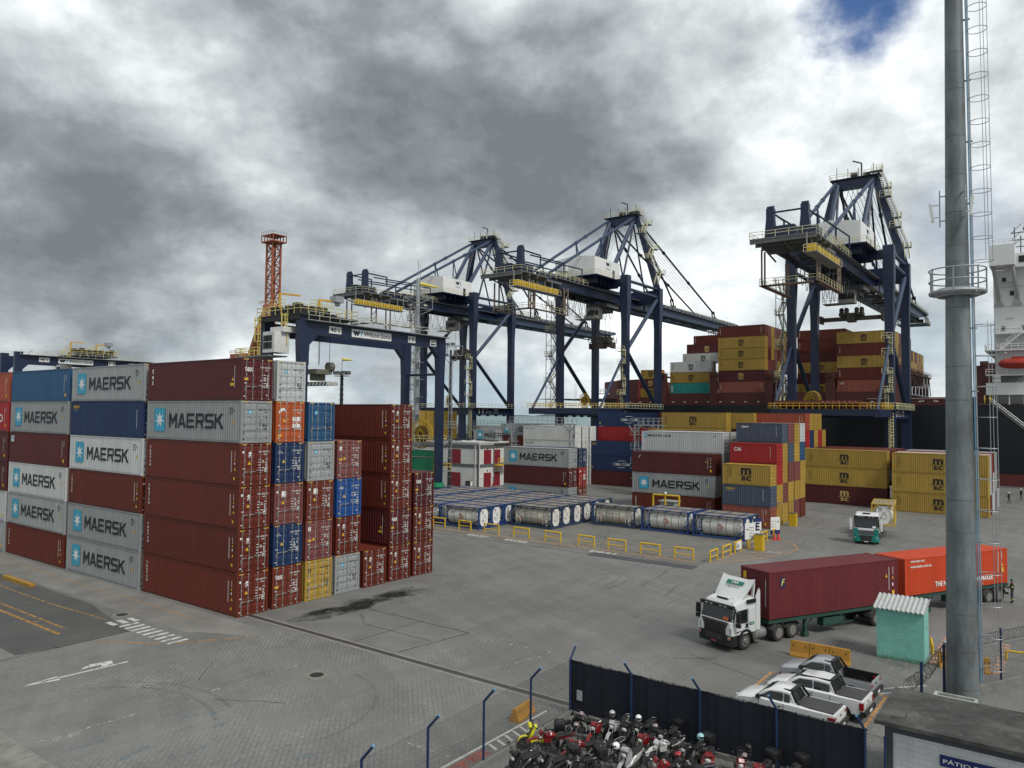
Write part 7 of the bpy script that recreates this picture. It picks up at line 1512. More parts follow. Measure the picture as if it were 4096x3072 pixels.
# ---- pickups
def pickup(t,body,double,tonneau,style):
    """forward +X, centre at origin; length about 4.5"""
    L=2.3; hw=.86; 
    def ring(x,w0,z0,w1,z1,w2,z2): return [(x,-w0,z0),(x,-w1,(z0+z1)/2),(x,-w1,z1),(x,-w2,z2),(x,w2,z2),(x,w1,z1),(x,w1,(z0+z1)/2),(x,w0,z0)]
    cb=-.42 if not double else -.90           # back of cab
    g=MB(); hz=1.0
    g.loft([ring(L,.62,.42,.66,.70,.52,.78),ring(L-.10,.74,.36,.80,.78,.66,.88),ring(L-.35,hw-.05,.34,hw-.02,.88,.70,.96),ring(L-.75,hw,.34,hw+.02,.94,.74,1.02),ring(1.28,hw,.34,hw+.02,.985,.76,1.075),ring(cb,hw,.34,hw+.02,1.0,.78,1.06),ring(-1.2,hw,.36,hw+.03,1.0,.80,1.0),ring(-1.9,hw,.40,hw+.02,1.0,.78,1.0),ring(-L,.78,.46,hw-.04,.98,.74,.98)] if tonneau else
           [ring(L,.62,.42,.66,.70,.52,.78),ring(L-.10,.74,.36,.80,.78,.66,.88),ring(L-.35,hw-.05,.34,hw-.02,.88,.70,.96),ring(L-.75,hw,.34,hw+.02,.94,.74,1.02),ring(1.28,hw,.34,hw+.02,.985,.76,1.075),ring(cb,hw,.34,hw+.02,1.0,.78,1.06)])
    if not tonneau:
        for s in (-1,1):
            y0,y1=s*.74,s*(hw+.02); g.loft([[(x,y0,z0),(x,y1,z0),(x,y1+s*.01,.75),(x,y1,1.0),(x,y0,1.02)] for x,z0 in ((cb,.34),(-1.2,.36),(-1.9,.4),(-L,.46))])
        g.box(-L,cb,-.78,.78,.42,.5); g.box(-L,-L+.08,-.78,.78,.46,.98)
    bd=part('body',g,t,mat=body,smooth=True)
    zr=1.50; xa=1.30; xb=.62      # windscreen base / top
    g=MB(); g.loft([ring(xa,hw-.06,1.02,hw-.08,1.03,.70,1.05),ring(xb+.3,hw-.07,1.02,hw-.14,1.28,.62,1.33),ring(xb,hw-.07,1.02,hw-.20,zr-.12,.56,zr-.03),ring((xb+cb)/2,hw-.07,1.02,hw-.19,zr-.05,.58,zr+.035),ring(cb+.12,hw-.07,1.02,hw-.20,zr-.08,.54,zr),ring(cb-.12,hw-.06,1.0,hw-.08,1.03,.68,1.05)]); part('cab_roof',g,t,mat=body,smooth=True)
    g=MB(); g.add([(xa-.01,-.67,1.07),(xa-.01,.67,1.07),(xb+.33,.61,1.345),(xb+.02,.54,zr-.01),(xb+.02,-.54,zr-.01),(xb+.33,-.61,1.345)],[(0,1,2,5),(5,2,3,4)]); part('windscreen',g,t,mat=GLASS)
    def sp(x,z): # point on cab side
        k=(z-1.02)/(zr-.1-1.02); return hw-.065-.135*k+.012
    xs=[(.72,.5,.1 if double else -.0)]
    win=[((xa-.17,1.06),(xb+.0,zr-.14),(.02,zr-.11),(.0,1.06))]
    win.append(((-.07,1.06),(-.05,zr-.11),(cb+.16,zr-.14),(cb+.08,1.08)))
    for s in (-1,1):
        for wd in win:
            g=MB(); g.add([(x,s*(sp(x,z)+.004),z) for x,z in wd],[(0,1,2,3)]); part('side_window',g,t,mat=GLASS)
        g=MB(); g.box(.98,1.16,min(s*hw,s*(hw+.2)),max(s*hw,s*(hw+.2)),1.04,1.18); part('mirror',g,t,mat=TRIM if not double else body)
        g=MB()
        for x in ((-.03,cb+.05) if double else (-.06,)): g.box(x-.008,x+.008,min(s*(hw+.015),s*(hw+.03)),max(s*(hw+.015),s*(hw+.03)),.42,.99)
        g.box(1.08,1.10,min(s*(hw+.015),s*(hw+.03)),max(s*(hw+.015),s*(hw+.03)),.5,.97); part('door_seams',g,t,mat=TRIM)
        g=MB(); g.box(.04,.2,min(s*(hw+.02),s*(hw+.04)),max(s*(hw+.02),s*(hw+.04)),.84,.88); part('door_handle',g,t,mat=TRIM)
        for x in (1.42,-1.38):
            pts=[(.42*math.cos(a),.42*math.sin(a)) for a in [R(-10+20*i) for i in range(11)]]
            g=MB(); g.prism(pts,(x,s*(hw+.03),.33),(1,0,0),(0,0,1),(0,-s,0),.25); part('wheel_arch',g,t,mat=TRIM); wheel(t,x,s*(hw+.045),.33,.2,s,True)
        g=MB(); g.beam((xb,s*.58,zr+.01),(cb+.1,s*.57,zr+.03),.05,.05) if double else g.box(cb+.05,cb+.45,s*.52-.05,s*.52+.05,zr-.01,zr+.04); part('roof_rail',g,t,mat=TRIM)
    # bed
    g=MB(); 
    if tonneau: g.loft([[(x,-.70,1.0),(x,-.69,1.045),(x,0,1.07),(x,.69,1.045),(x,.70,1.0)] for x in (cb-.16,-L+.1)]); part('bed_cover',g,t,mat=P('bed_cover_grey',(.055,.055,.055),rough=.7,var=.06))
    else: 
        g.box(-L+.1,cb-.1,-.73,.73,.5,.52)
        for s in (-1,1): g.box(-L+.08,cb-.1,min(s*.73,s*.76),max(s*.73,s*.76),.5,1.03); g.box(-L,cb,min(s*.74,s*.84),max(s*.74,s*.84),1.02,1.035)
        g.box(-L+.08,-L+.1,-.73,.73,.5,.97); part('bed_liner',g,t,mat=BLACK); g=MB(); g.beam((-1.2,.1,.6),(-1.9,.5,.62),.25,.12); part('bundle',g,t,mat=P('bundle_grey',(.12,.12,.11)))
    g=MB(); g.add([(cb+.08,-.55,zr-.06),(cb+.08,.55,zr-.06),(cb-.14,.64,1.07),(cb-.14,-.64,1.07)],[(0,1,2,3)]); rw=part('rear_window',g,t,mat=GLASS); g=MB()
    for k in range(4): z=1.12+k*.1; x=cb-.17+(z-1.07)*.50; g.tube((x-.04,-.6,z),(x-.04,.6,z),.016,5)
    for s in (-1,1): g.beam((cb+.05,s*.60,zr),(cb-.30 if not double else cb-.18,s*.70,1.05),.06,.10)
    g.box(cb-.02,cb+.16,-.56,.56,zr-.0,zr+.05); part('rear_guard',g,t,mat=TRIM)
    g=MB(); g.loft([ring(L+.03,.60,.34,.66,.50,.60,.56),ring(L-.12,.78,.30,.83,.56,.76,.60)]); g.box(L-.02,L+.02,-.5,.5,.58,.74); part('front_bumper',g,t,mat=TRIM)
    for s in (-1,1):
        g=MB(); g.loft([[(L-.02,s*.48,.70),(L-.02,s*.66,.70),(L-.05,s*.66,.80),(L-.05,s*.48,.80)],[(L-.30,s*.70,.74),(L-.30,s*(hw-.005),.72),(L-.33,s*(hw-.005),.86),(L-.33,s*.70,.89)]]); part('headlight',g,t,mat=LAMP if style!='p2' else P('smoked_lamp',(.12,.12,.12),rough=.1))
        g=MB(); 
        if style=='p2': g.box(-L-.012,-L+.16,min(s*.66,s*(hw+.008)),max(s*.66,s*(hw+.008)),.62,.92)
        else: g.box(-L-.012,-L+.3,min(s*.60,s*(hw+.012)),max(s*.60,s*(hw+.012)),.78,.90)
        part('tail_light',g,t,mat=REDL)
    g=MB(); g.box(-L-.13,-L+.12,-.84,.84,.36,.56); rb=part('rear_bumper',g,t,mat=TRIM); g=MB(); g.box(-L-.14,-L-.13,-.2,.2,.42,.53); part('number_plate',g,rb,mat=SIGNW)
    g=MB(); g.box(-L-.016,-L-.01,-.72,.72,.60,.61); g.box(-L-.02,-L-.01,-.08,.08,.80,.86); part('tailgate_handle',g,t,mat=TRIM)
    if style=='p2': g=MB(); g.text('SAVEIRO',(-L-.018,.5,.66),(0,-1,0),(0,0,1),.07,.01,1.0); part('lettering',g,t,mat=TRIM)
    g=MB(); g.box(-2.1,2.0,-.7,.7,.22,.36); part('underbody',g,t,mat=CHAS)
for (x,y,bm,db,tn,st,lb) in ((-10.05,40.65,CARS,False,False,'p1','silver pickup with an open black bed, nearest the yellow barriers'),(-9.85,37.85,CARW,True,True,'p2','white double-cab pickup with roof rails, parked in the middle'),(-10.45,35.35,CARW,False,True,'p3','white single-cab pickup nearest the dark fence, long covered bed')):
    t=thing('pickup',lb,'pickup',(x,y,0),R(180-3),'pickups parked side by side'); pickup(t,bm,db,tn,st); t.scale=(.97,1,1.04)
# ---- concrete barriers
AMB=P('amber_concrete',(.42,.21,.03),rough=.75,var=.25,scale=1.5,bump=.4)
def jersey(x,y,rz,ln,label,h=.85,group=None):
    t=thing('concrete_barrier',label,'barrier',(x,y,0),rz,group); g=MB()
    pts=[(-.28,0),(.28,0),(.28,.08),(.17,.26),(.085,h),(-.085,h),(-.17,.26),(-.28,.08)]; g.prism(pts,(-ln/2,0,0),(0,1,0),(0,0,1),(1,0,0),ln); part('block',g,t,mat=AMB); g=MB()
    for s in (-1,1): g.lathe([(0,.035),(.02,.035)],(s*ln*.33,-.125,h*.72),(0,-1,0),8)
    part('lifting_hole',g,t,mat=BLACK)
for i,n in enumerate(('left','middle','right')): jersey(-12.72+1.07*i,45.25+.03*i,R(1.5),1.04,'amber concrete barrier, %s of three in front of the white truck'%n,.86,'amber barriers in a row')
jersey(-20.25,28.4,R(96),1.5,'small amber concrete block beyond the mesh fence',.55)
tag(part('timber_beam',MB().box(-2.6,2.6,-.2,.2,0,.28).box(2.6,2.65,-.2,.2,.05,.28),None,mat=P('amber_beam',(.36,.20,.035),var=.3,scale=2)),'long low amber concrete beam lying at the left edge of the yard','beam').location=(-67.2,25.3,0)
for (x,y,ln,lb) in ((-5.8,48.4,.7,'yellow concrete block behind the steel mast, coiled wire over it'),(-3.9,48.7,.3,'short yellow concrete block just right of the steel mast')):
    jersey(x,y,R(20),ln,lb,.8)
for (x,y,r,lb) in ((-6.85,51.3,100,'low yellow pipe rail beside the green block hut'),(-2.4,52.2,10,'low yellow pipe rail at the right edge beyond the fence')):
    t=thing('pipe_barrier',lb,'barrier',(x,y,0),R(r)); g=MB(); g.path([(-.8,0,0),(-.8,0,.5),(.8,0,.5),(.8,0,0)],.07,8); part('hoop',g,t,mat=YEL,smooth=True)
k=0
for x0,n in ((-6.42,8),(-3.42,9)):
    for i in range(n):
        k+=1; t=thing('road_stud','pale orange road stud in the line %s of the steel mast'%('left' if n==8 else 'right'),'road stud',(x0,48.9+i*.8,0),R(15),'road studs %s of the steel mast'%('left' if n==8 else 'right')); g=MB(); g.loft([[(-a,-b_,z),(a,-b_,z),(a,b_,z),(-a,b_,z)] for a,b_,z in ((.26,.12,0),(.22,.09,.07))]); part('stud',g,t,mat=P('stud_orange',(.5,.28,.18)))
# ================================================================ KIOSK, GUARD HOUSE, FENCES
def block_wall(key,rgb,mort,stain=None,bw=.42,rh=.2):
    m=bpy.data.materials.new(key); m.use_nodes=True; nt=m.node_tree; nt.nodes.clear(); b=NB(nt); tc=b.n('ShaderNodeTexCoord').outputs['Object']
    sp=b.n('ShaderNodeSeparateXYZ',i_0=tc); v=b.n('ShaderNodeCombineXYZ',i_0=b.math('ADD',sp.outputs[0],sp.outputs[1]),i_1=sp.outputs[2]).outputs[0]
    br=b.n('ShaderNodeTexBrick',i_Vector=v,i_Scale=1.,i_Mortar_Size=.008,i_Mortar_Smooth=.4,i_Brick_Width=bw,i_Row_Height=rh)
    br.inputs['Color1'].default_value=(*rgb,1); br.inputs['Color2'].default_value=(*[q*.93 for q in rgb],1); br.inputs['Mortar'].default_value=(*mort,1)
    n=b.noise(tc,2.2,7,.65); f=b.math('ADD',b.math('MULTIPLY',n,.5),.75); c=b.mix(1.,br.outputs[0],b.n('ShaderNodeCombineXYZ',i_0=f,i_1=f,i_2=f).outputs[0],'MULTIPLY')
    if stain:
        z=b.smooth(b.math('ADD',sp.outputs[2],b.math('MULTIPLY',b.noise(tc,2.6,6,.7),-.9)),-.12,-.42); c=b.mix(b.math('MULTIPLY',z,.7),c,stain)
    p=b.n('ShaderNodeBsdfPrincipled',i_Base_Color=c,i_Roughness=.75); bp=b.n('ShaderNodeBump',i_Strength=.5,i_Distance=.01,i_Height=b.math('MULTIPLY',br.outputs[1],-1.)); nt.links.new(bp.outputs[0],p.inputs['Normal'])
    nt.links.new(p.outputs[0],b.n('ShaderNodeOutputMaterial').inputs[0]); return m
t=thing('block_hut','small mint green concrete block hut with a corrugated lean-to roof','hut',(-7.98,48.7,0)); g=MB()
g.prism([(-.8,0),(.8,0),(.8,3.25),(-.8,2.88)],(-1.22,0,0),(0,1,0),(0,0,1),(1,0,0),2.44); part('wall',g,t,mat=block_wall('mint_block_wall',(.20,.50,.41),(.12,.33,.28),(.06,.10,.05)))
g=MB(); n=11; vs=[]
for i in range(n*4+1):
    x=-1.34+2.68*i/(n*4); dz=.045*math.cos(2*math.pi*i/4*1.0)
    for y,z in ((-1.02,2.85),(.92,3.33)): vs.append((x,y,z+dz)); vs.append((x,y,z+dz+.02))
for i in range(n*4): a=4*i; g_=[(a+1,a+5,a+7,a+3),(a,a+2,a+6,a+4),(a,a+4,a+5,a+1),(a+2,a+3,a+7,a+6)]; g.f+=g_
g.v=vs; g.f+=[(0,1,3,2),(n*16,n*16+2,n*16+3,n*16+1)]; part('roof',g,t,mat=P('fibre_cement',(.42,.43,.42),rough=.8,var=.15,scale=3))
g=MB(); g.box(1.215,1.225,.02,.10,1.72,1.98); part('slot_window',g,t,mat=BLACK)
# guard house
t=thing('guard_house','low white block guard house with a stained flat concrete roof, lettered PÁTIO','building',(-3.2,32.0,0))
m=bpy.data.materials.new('stained_roof'); m.use_nodes=True; nt=m.node_tree; b=NB(nt); p=nt.nodes['Principled BSDF']; tc=b.n('ShaderNodeTexCoord').outputs['Object']
n=b.noise(tc,.9,8,.7,.5); n2=b.noise(b.vmath('ADD',tc,(4,9,0)).outputs[0],1.7,8,.75); c=b.n('ShaderNodeValToRGB',i_0=n); e=c.color_ramp.elements; e[0].position=.35; e[0].color=(.028,.028,.026,1); e[1].position=.72; e[1].color=(.13,.128,.118,1); x=e.new(.53); x.color=(.062,.06,.056,1)
nt.links.new(b.mix(b.math('MULTIPLY',b.smooth(n2,.60,.70),.75),c.outputs[0],(.27,.26,.23)),p.inputs['Base Color']); p.inputs['Roughness'].default_value=.9; bp=b.n('ShaderNodeBump',i_Strength=.6,i_Distance=.03,i_Height=n); nt.links.new(bp.outputs[0],p.inputs['Normal'])
g=MB(); g.box(-2.65,5.2,-2.1,2.0,2.78,2.92); part('roof',g,t,mat=m)
g=MB(); g.box(-2.3,5,-1.75,1.7,0,2.5); part('wall',g,t,mat=block_wall('white_block',(.55,.56,.56),(.40,.41,.42),None,.40,.20))
GD_=P('dark_frame_grey',(.055,.06,.068)); g=MB(); g.box(-2.36,5.02,-1.81,1.76,2.5,2.78); g.box(-2.36,-2.1,-1.81,-1.6,0,2.5); g.box(-2.36,-2.1,1.5,1.76,0,2.5); part('frame',g,t,mat=GD_)
g=MB(); g.box(-.63,2.6,-1.80,-1.76,1.75,2.12); sg=part('sign_plate',g,t,mat=P('strip_navy',0)); g=MB(); g.text('PÁTIO DE OPERAÇÕES',(-.53,-1.806,1.83),(1,0,0),(0,0,1),.2,.012,3.0); part('lettering',g,sg,mat=WHT_M)
g=MB(); g.path([(-2.2,-1.6,2.95),(-2.0,-1.75,3.05),(-1.7,-1.5,3.0),(-1.75,-1.2,3.1)],.015,4); g.path([(-2.1,-1.4,2.93),(-1.9,-1.7,3.02)],.012,4); part('roof_wire',g,t,mat=DARK)
t=thing('water_trough','narrow green-rimmed open concrete box at the foot of the steel mast','planter',(-4.4,39.9,0)); g=MB(); 
for a in ((-.85,.85,-.30,-.2),(-.85,.85,.2,.30),(-.85,-.72,-.2,.2),(.72,.85,-.2,.2)): g.box(*a,0,1.15)
part('box',g,t,mat=P('mossy_white',(.40,.42,.38),var=.4,scale=3)); g=MB(); g.box(-.72,.72,-.2,.2,0,.8); part('inside',g,t,mat=P('trough_dark',(.02,.05,.045)))
# chain-link fences
POST=P('post_navy',(.012,.03,.085),rough=.45,var=.2,scale=3); CAP=P('post_cap_blue',(.10,.25,.42)); WIRE=P('wire_dark',(.06,.065,.065),rough=.6)
def mesh_panel(g,p,q,z0,z1,pitch=.11,r=.0042):
    """woven diamond wire between two ground points"""
    p=Vector((*p,0));q=Vector((*q,0)); L=(q-p).length; d=(q-p)/L; H=z1-z0
    def wire(a,za,b_,zb):
        A=p+d*a+Vector((0,0,za)); B_=p+d*b_+Vector((0,0,zb)); g.tube(A,B_,r,3,cap=False)
    k=-int(H/pitch)-1
    while k*pitch<L:
        s=k*pitch
        a0,b0=s,s+H; za,zb=z0,z1
        if a0<0: za=z0-a0; a0=0
        if b0>L: zb=z1-(b0-L); b0=L
        if b0>a0: wire(a0,za,b0,zb)
        a0,b0=s,s+H; za,zb=z1,z0
        if a0<0: za=z1+a0; a0=0
        if b0>L: zb=z0+(b0-L); b0=L
        if b0>a0: wire(a0,za,b0,zb)
        k+=1
    for z in (z0+.02,(z0+z1)/2,z1): g.tube(p+Vector((0,0,z)),q+Vector((0,0,z)),.007,4,cap=False)
def bent_post(t,x,y,dx,dy,h=2.5,arm=.62):
    g=MB(); g.tube((x,y,.1),(x,y,h),.05,8); g.tube((x,y,h-.02),(x+dx*arm,y+dy*arm,h+arm*.82),.05,8); o=part('post',g,t,mat=POST); g=MB(); g.lathe([(-.01,.052),(.02,.052)],(x+dx*arm,y+dy*arm,h+arm*.82),(dx,dy,.82),8); part('post_cap',g,o,mat=CAP); return o
t=thing('mesh_fence','chain-link fence on bent-top navy posts running up to the dark screen','fence',(-18.65,20,0)); o_=(-18.65,20)
for y in (30,26.75,23.55,20.35,17.2,14.1): bent_post(t,0,y-20,.0 if y==30 else .75,-.0 if y==30 else .1,2.5) if y!=30 else None
g=MB()
YS=[30,26.75,23.55,20.35,17.2,14.1]
for a,b_ in zip(YS,YS[1:]):
    mesh_panel(g,(0,a-20),(0,b_-20),.22,2.48)
part('wire_mesh',g,t,mat=WIRE)
g=MB(); g.box(-.12,.16,-6.2,10.1,0,.22); part('kerb',g,t,mat=P('fence_kerb',(.17,.165,.155),var=.3,scale=2,rough=.9))
t=thing('screen_fence','tall fence covered with dark navy screen cloth behind the motorcycles','fence',(-12.4,29.95,0))
SC=P('screen_cloth',(.006,.009,.017),rough=.8,var=.25,scale=.8); xs=[-18.65,-15.52,-12.4,-9.3,-6.15]
for i,x in enumerate(xs): bent_post(t,x+12.4,-.07,-.35 if i else .0,-.45 if i else .75,2.5,.62)
for a,b_ in zip(xs,xs[1:]):
    g=MB(); n=16; vs=[]
    for i in range(n+1):
        f=i/n; x=a+(b_-a)*f+12.4; dy=.012*math.sin(f*19)+.01*math.sin(f*41); sag=.03*math.sin(math.pi*f)
        for y in (0,.02): vs+= [(x,dy+y,.18),(x,dy+y,2.46-sag)]
    g.v=vs; g.f=[q for i in range(n) for q in ((4*i,4*i+4,4*i+5,4*i+1),(4*i+2,4*i+3,4*i+7,4*i+6),(4*i+1,4*i+5,4*i+7,4*i+3))]; part('screen_panel',g,t,mat=SC)
g=MB()
for i in range(26): x=-6.2+i*.5; g.box(x-.02,x+.02,-.02,.03,2.44,2.50)
g.tube((-6.25,0,2.47),(6.25,0,2.47),.014,5); part('top_rail',g,t,mat=BLACK)
g=MB(); g.box(-6.4,6.4,-.14,.14,0,.2); part('kerb',g,t,mat=P('fence_kerb',0)); g=MB(); g.box(-5.9,-5.62,-.05,-.03,.75,1.2); part('paper_notice',g,t,mat=P('notice_pale',(.30,.32,.34)))
t=thing('mesh_fence','short run of chain-link fence between the dark screen and the guard house','fence',(-5.8,29.9,0)); g=MB(); mesh_panel(g,(-.33,0),(.3,0),.1,2.35); part('wire_mesh',g,t,mat=WIRE); g=MB(); g.tube((.3,0,0),(.3,0,2.4),.04,8); part('post',g,t,mat=POST)
t=thing('mesh_fence','fence on a raised kerb at the right edge with coiled razor wire on top','fence',(-3.2,46.4,0))
g=MB(); g.loft([[(a,b_,z),(a+.22,b_-.1,z),(a+.22,b_-.1,z+.38),(a,b_,z+.38)] for a,b_,z in ((-1.4,-2.6,0),(0,.0,0),(1.3,2.6,0))]); part('kerb',g,t,mat=P('fence_kerb',0))
g=MB(); mesh_panel(g,(-1.3,-2.4),(.1,.2),.4,2.2,.13); mesh_panel(g,(.1,.2),(1.4,2.8),.4,2.2,.13); part('wire_mesh',g,t,mat=WIRE); g=MB(); g.box(.05,.15,.15,.25,.3,3.0); part('post',g,t,mat=POST)
g=MB()
for k in range(34): f=k/33; c=Vector((-1.2,-2.2,2.55)).lerp(Vector((1.6,3.2,2.6)),f); g.ring(c,(1.0,1.9+.5*math.sin(k*2.1),.15*math.cos(k)),.24,.008,14,3)
part('razor_wire',g,t,mat=P('razor_wire_dark',(.05,.05,.05)))
t=thing('wire_gate','blue steel gate posts with black razor wire tumbling over them, left of the steel mast','gate',(-5.1,42.5,0))
g=MB(); g.box(-.05,.07,-.6,-.5,0,2.9); g.box(.18,.46,-.5,-.42,0,2.1); g.box(.5,.56,-.5,-.42,0,2.3); po=part('post',g,t,mat=POST); g=MB(); g.box(-.85,-.73,-1.8,-1.7,0,2.2); part('post',g,t,mat=POST)
g=MB(); mesh_panel(g,(.5,-.4),(.75,1.2),.1,2.3,.1,.006); part('wire_mesh',g,t,mat=POST)
g=MB(); P_=[Vector(q) for q in ((-1.25,-2.5,1.2),(-.7,-1.4,1.55),(-.3,-.5,2.1),(.05,.3,2.5),(.5,1.2,2.7))]; random.seed(9)
for k in range(46): f=k/45*4; i=min(3,int(f)); c=P_[i].lerp(P_[i+1],f-i)+Vector((random.uniform(-.05,.05),)*3); g.ring(c,(.5+.6*random.random(),1,.5*random.uniform(-1,1)),.26,.009,12,3)
part('razor_wire',g,t,mat=P('razor_wire_black',(.015,.015,.015)))
t=thing('loudspeaker','white horn loudspeaker fixed beside the steel mast above the yellow block','loudspeaker',(-4.95,44.5,0)); g=MB(); g.lathe([(0,.06),(.15,.08),(.45,.19),(.47,.18),(.3,.02)],(-.02,0,2.3),(-.8,-.6,0),14); part('horn',g,t,mat=WHITE,smooth=True); g=MB(); g.tube((.2,.1,0),(.1,.05,2.3),.03,6); part('bracket',g,t,mat=STEEL)
# ================================================================ PEOPLE
def person(x,y,rz,label,top,legs,hat,pose,scale=1.):
    t=thing('person',label,'person',(x,y,0),rz); me=bpy.data.meshes.new('body'); V=[];E=[];Rr=[]
    def add(p,r,par=None): V.append(p); Rr.append(r); (E.append((par,len(V)-1)) if par is not None else None); return len(V)-1
    pv=add((0,0,.95),(.15,.12)); ch=add((0,0,1.15),(.15,.11),pv); sh=add((0,0,1.40),(.17,.11),ch); nk=add((0,0,1.50),(.055,.055),sh); hd=add((.01,0,1.60),(.085,.09),nk); add((.015,0,1.70),(.075,.085),hd)
    for s in (-1,1):
        st=pose.get('stride',0)*s; hp=add((0,s*.09,.90),(.095,.09),pv); kn=add((.03+st*.5,s*.11,.50),(.065,.06),hp); an=add((-.02+st,s*.11,.09),(.05,.045),kn); add((.13+st,s*.12,.04),(.045,.03),an)
        sa=add((0,s*.20,1.37),(.06,.06),sh); ex,ez=pose.get('arm%d'%s,(0,-.28)); el=add((ex*.9,s*.25,1.37+ez),(.045,.045),sa); hx,hz=pose.get('hand%d'%s,(.08,-.52)); wr=add((hx,s*.22,1.37+hz),(.032,.032),el); d=Vector((hx-ex*.9,0,hz-ez)).normalized(); add((hx+d.x*.08,s*.21,1.37+hz+d.z*.08),(.035,.018),wr)
    me.from_pydata(V,E,[]); o=bpy.data.objects.new('body',me); col.objects.link(o); md=o.modifiers.new('s','SKIN'); 
    for i,r in enumerate(Rr): me.skin_vertices[0].data[i].radius=r
    me.skin_vertices[0].data[0].use_root=True; sb=o.modifiers.new('u','SUBSURF'); sb.levels=1; sb.render_levels=1
    dg=bpy.context.evaluated_depsgraph_get(); m2=bpy.data.meshes.new_from_object(o.evaluated_get(dg)); bpy.data.objects.remove(o)
    for k,mt in enumerate((top,legs,P('boot_black',(.015,.014,.013)),P('skin_brown',(.22,.11,.07)))): (m2.materials.append(mt) if k or not m2.materials else m2.materials.__setitem__(0,mt))
    for f in m2.polygons:
        c=f.center; hnd=any((c-Vector(V[i])).length<.07 for i in range(len(V)) if Rr[i]==(.035,.018)); f.material_index=3 if (c.z>1.49 or hnd) else (0 if c.z>.97 or abs(c.y)>.185 and c.z>.7 else (1 if c.z>.12 else 2)); f.use_smooth=True
    b_=bpy.data.objects.new('body',m2); col.objects.link(b_); b_.parent=t
    g=MB()
    for s in (-1,1):
        hx,hz=pose.get('hand%d'%s,(.08,-.52)); ex,ez=pose.get('arm%d'%s,(0,-.28)); d=Vector((hx-ex*.9,0,hz-ez)).normalized(); c=Vector((hx,s*.21,1.37+hz))+d*.08
        for k in range(4): a=c+Vector((0,(k-1.5)*.019,0)); q=a+d*(.05+.008*(k in(1,2))); g.tube(a,q,.009,5); g.tube(q,q+d*.02+Vector((0,-s*.012,-.01)),.008,5)
        g.tube(c-d*.04,c+Vector((.03,-s*.05,0)),.010,5)
    part('fingers',g,t,mat=P('skin_brown',0))
    g=MB(); g.sphere((.015,0,1.68),.125,12,6,(1.1,1,.95),0,1); g.lathe([(0,.14),(.015,.14)],(.03,0,1.68),(0,0,1),12); part('helmet',g,t,mat=hat)
    g=MB(); g.sphere((.11,0,1.62),.018,6,4); g.box(.09,.1,-.03,.03,1.57,1.575); part('face',g,t,mat=P('skin_dark_brown',(.13,.06,.04)))  # nose and mouth in a darker brown than the skin
    if pose.get('bands'):
        g=MB(); 
        for s in (-1,1): ex,ez=pose.get('arm%d'%s,(0,-.28)); g.lathe([(-.03,.062),(.03,.062)],(ex*.5,s*.23,1.37+ez*.55),(ex*.9,s*.05,ez),10); g.lathe([(-.025,.068),(.025,.068)],(0,s*.11,.3),(0,0,1),10)
        part('reflective_band',g,t,mat=P('hi_vis',(.65,.7,.2)))
    t.scale=(scale,)*3; return t
GRN=P('shirt_dark_green',(.03,.035,.025)); GTR=P('trousers_grey',(.075,.08,.08)); NVY=P('overall_navy',(.015,.02,.04)); DKJ=P('jacket_dark',(.02,.022,.02)); JN=P('jeans_dark',(.05,.06,.08)); HG=P('helmet_green',(.01,.12,.07)); HW=P('helmet_white',(.75,.75,.74)); YO=P('overall_yellow',(.55,.42,.03))
person(-3.75,68.35,R(200),'person in dark green top and cap standing at the rear of the orange container',GRN,GTR,HG,{'arm1':(.12,-.26),'hand1':(.40,-.22),'arm-1':(.12,-.26),'hand-1':(.38,-.26),'bands':1},1.0)
person(-8.4,148.6,R(20),'person in dark jacket and white helmet walking beside the container row',DKJ,JN,HW,{'stride':.22,'arm1':(-.15,-.27),'hand1':(-.05,-.5)},1.05)
person(-7.1,157,R(215),'person in navy overalls and white helmet standing on the quay apron',NVY,NVY,HW,{'stride':.12},1.08)
p_=person(-13.6,187.1,R(-70),'person in yellow overalls at the top of the ship gangway',YO,YO,YO,{'stride':.1}); p_.location.z=17.05
p_=person(-14.6,187.3,R(-20),'second person in yellow overalls behind the gangway head',YO,YO,HW,{'stride':.0}); p_.location.z=17.05
# ================================================================ MOTORCYCLES
MP={k:P('bike_'+k,c,rough=.28,var=.06,spec=.6) for k,c in dict(red=(.19,.009,.011),black=(.014,.014,.016),white=(.5,.5,.49),silver=(.36,.36,.36),yellow=(.66,.60,.02),grey=(.13,.14,.15)).items()}
SEAT=P('seat_black',(.018,.018,.018),rough=.7,var=.2); ENG=P('engine_grey',(.10,.10,.10),rough=.45,metal=.5,var=.4,scale=6)
def bwheel(t,x,r,w,spoke,name):
    g=MB(); g.ring((x,0,r),(0,1,0),r-w*.5,w*.5,24,8); wl=part(name,g,t,mat=RUBBER,smooth=True); g=MB(); g.ring((x,0,r),(0,1,0),r-w-.012,.016,22,5); g.lathe([(-.06,.05),(.06,.05)],(x,0,r),(0,1,0),10)
    n=20 if spoke else 5
    for i in range(n): a=2*math.pi*i/n; c=Vector((math.cos(a),0,math.sin(a))); s=.03*(-1)**i; g.tube(Vector((x,s,r))+c*.04,Vector((x,0,r))+c*(r-w),.004 if spoke else .022,4,cap=False)
    g.lathe([(-.004,.11),(.004,.11)],(x,.06,r),(0,1,0),14); part('wheel_rim',g,wl,mat=CHR if spoke else ENG)
def loftx(secs):
    return [[(x,w*a,zc+h*b_) for a,b_ in ((-.6,-1),(-1,-.35),(-1,.35),(-.55,1),(.55,1),(1,.35),(1,-.35),(.6,-1))] for x,w,zc,h in secs]
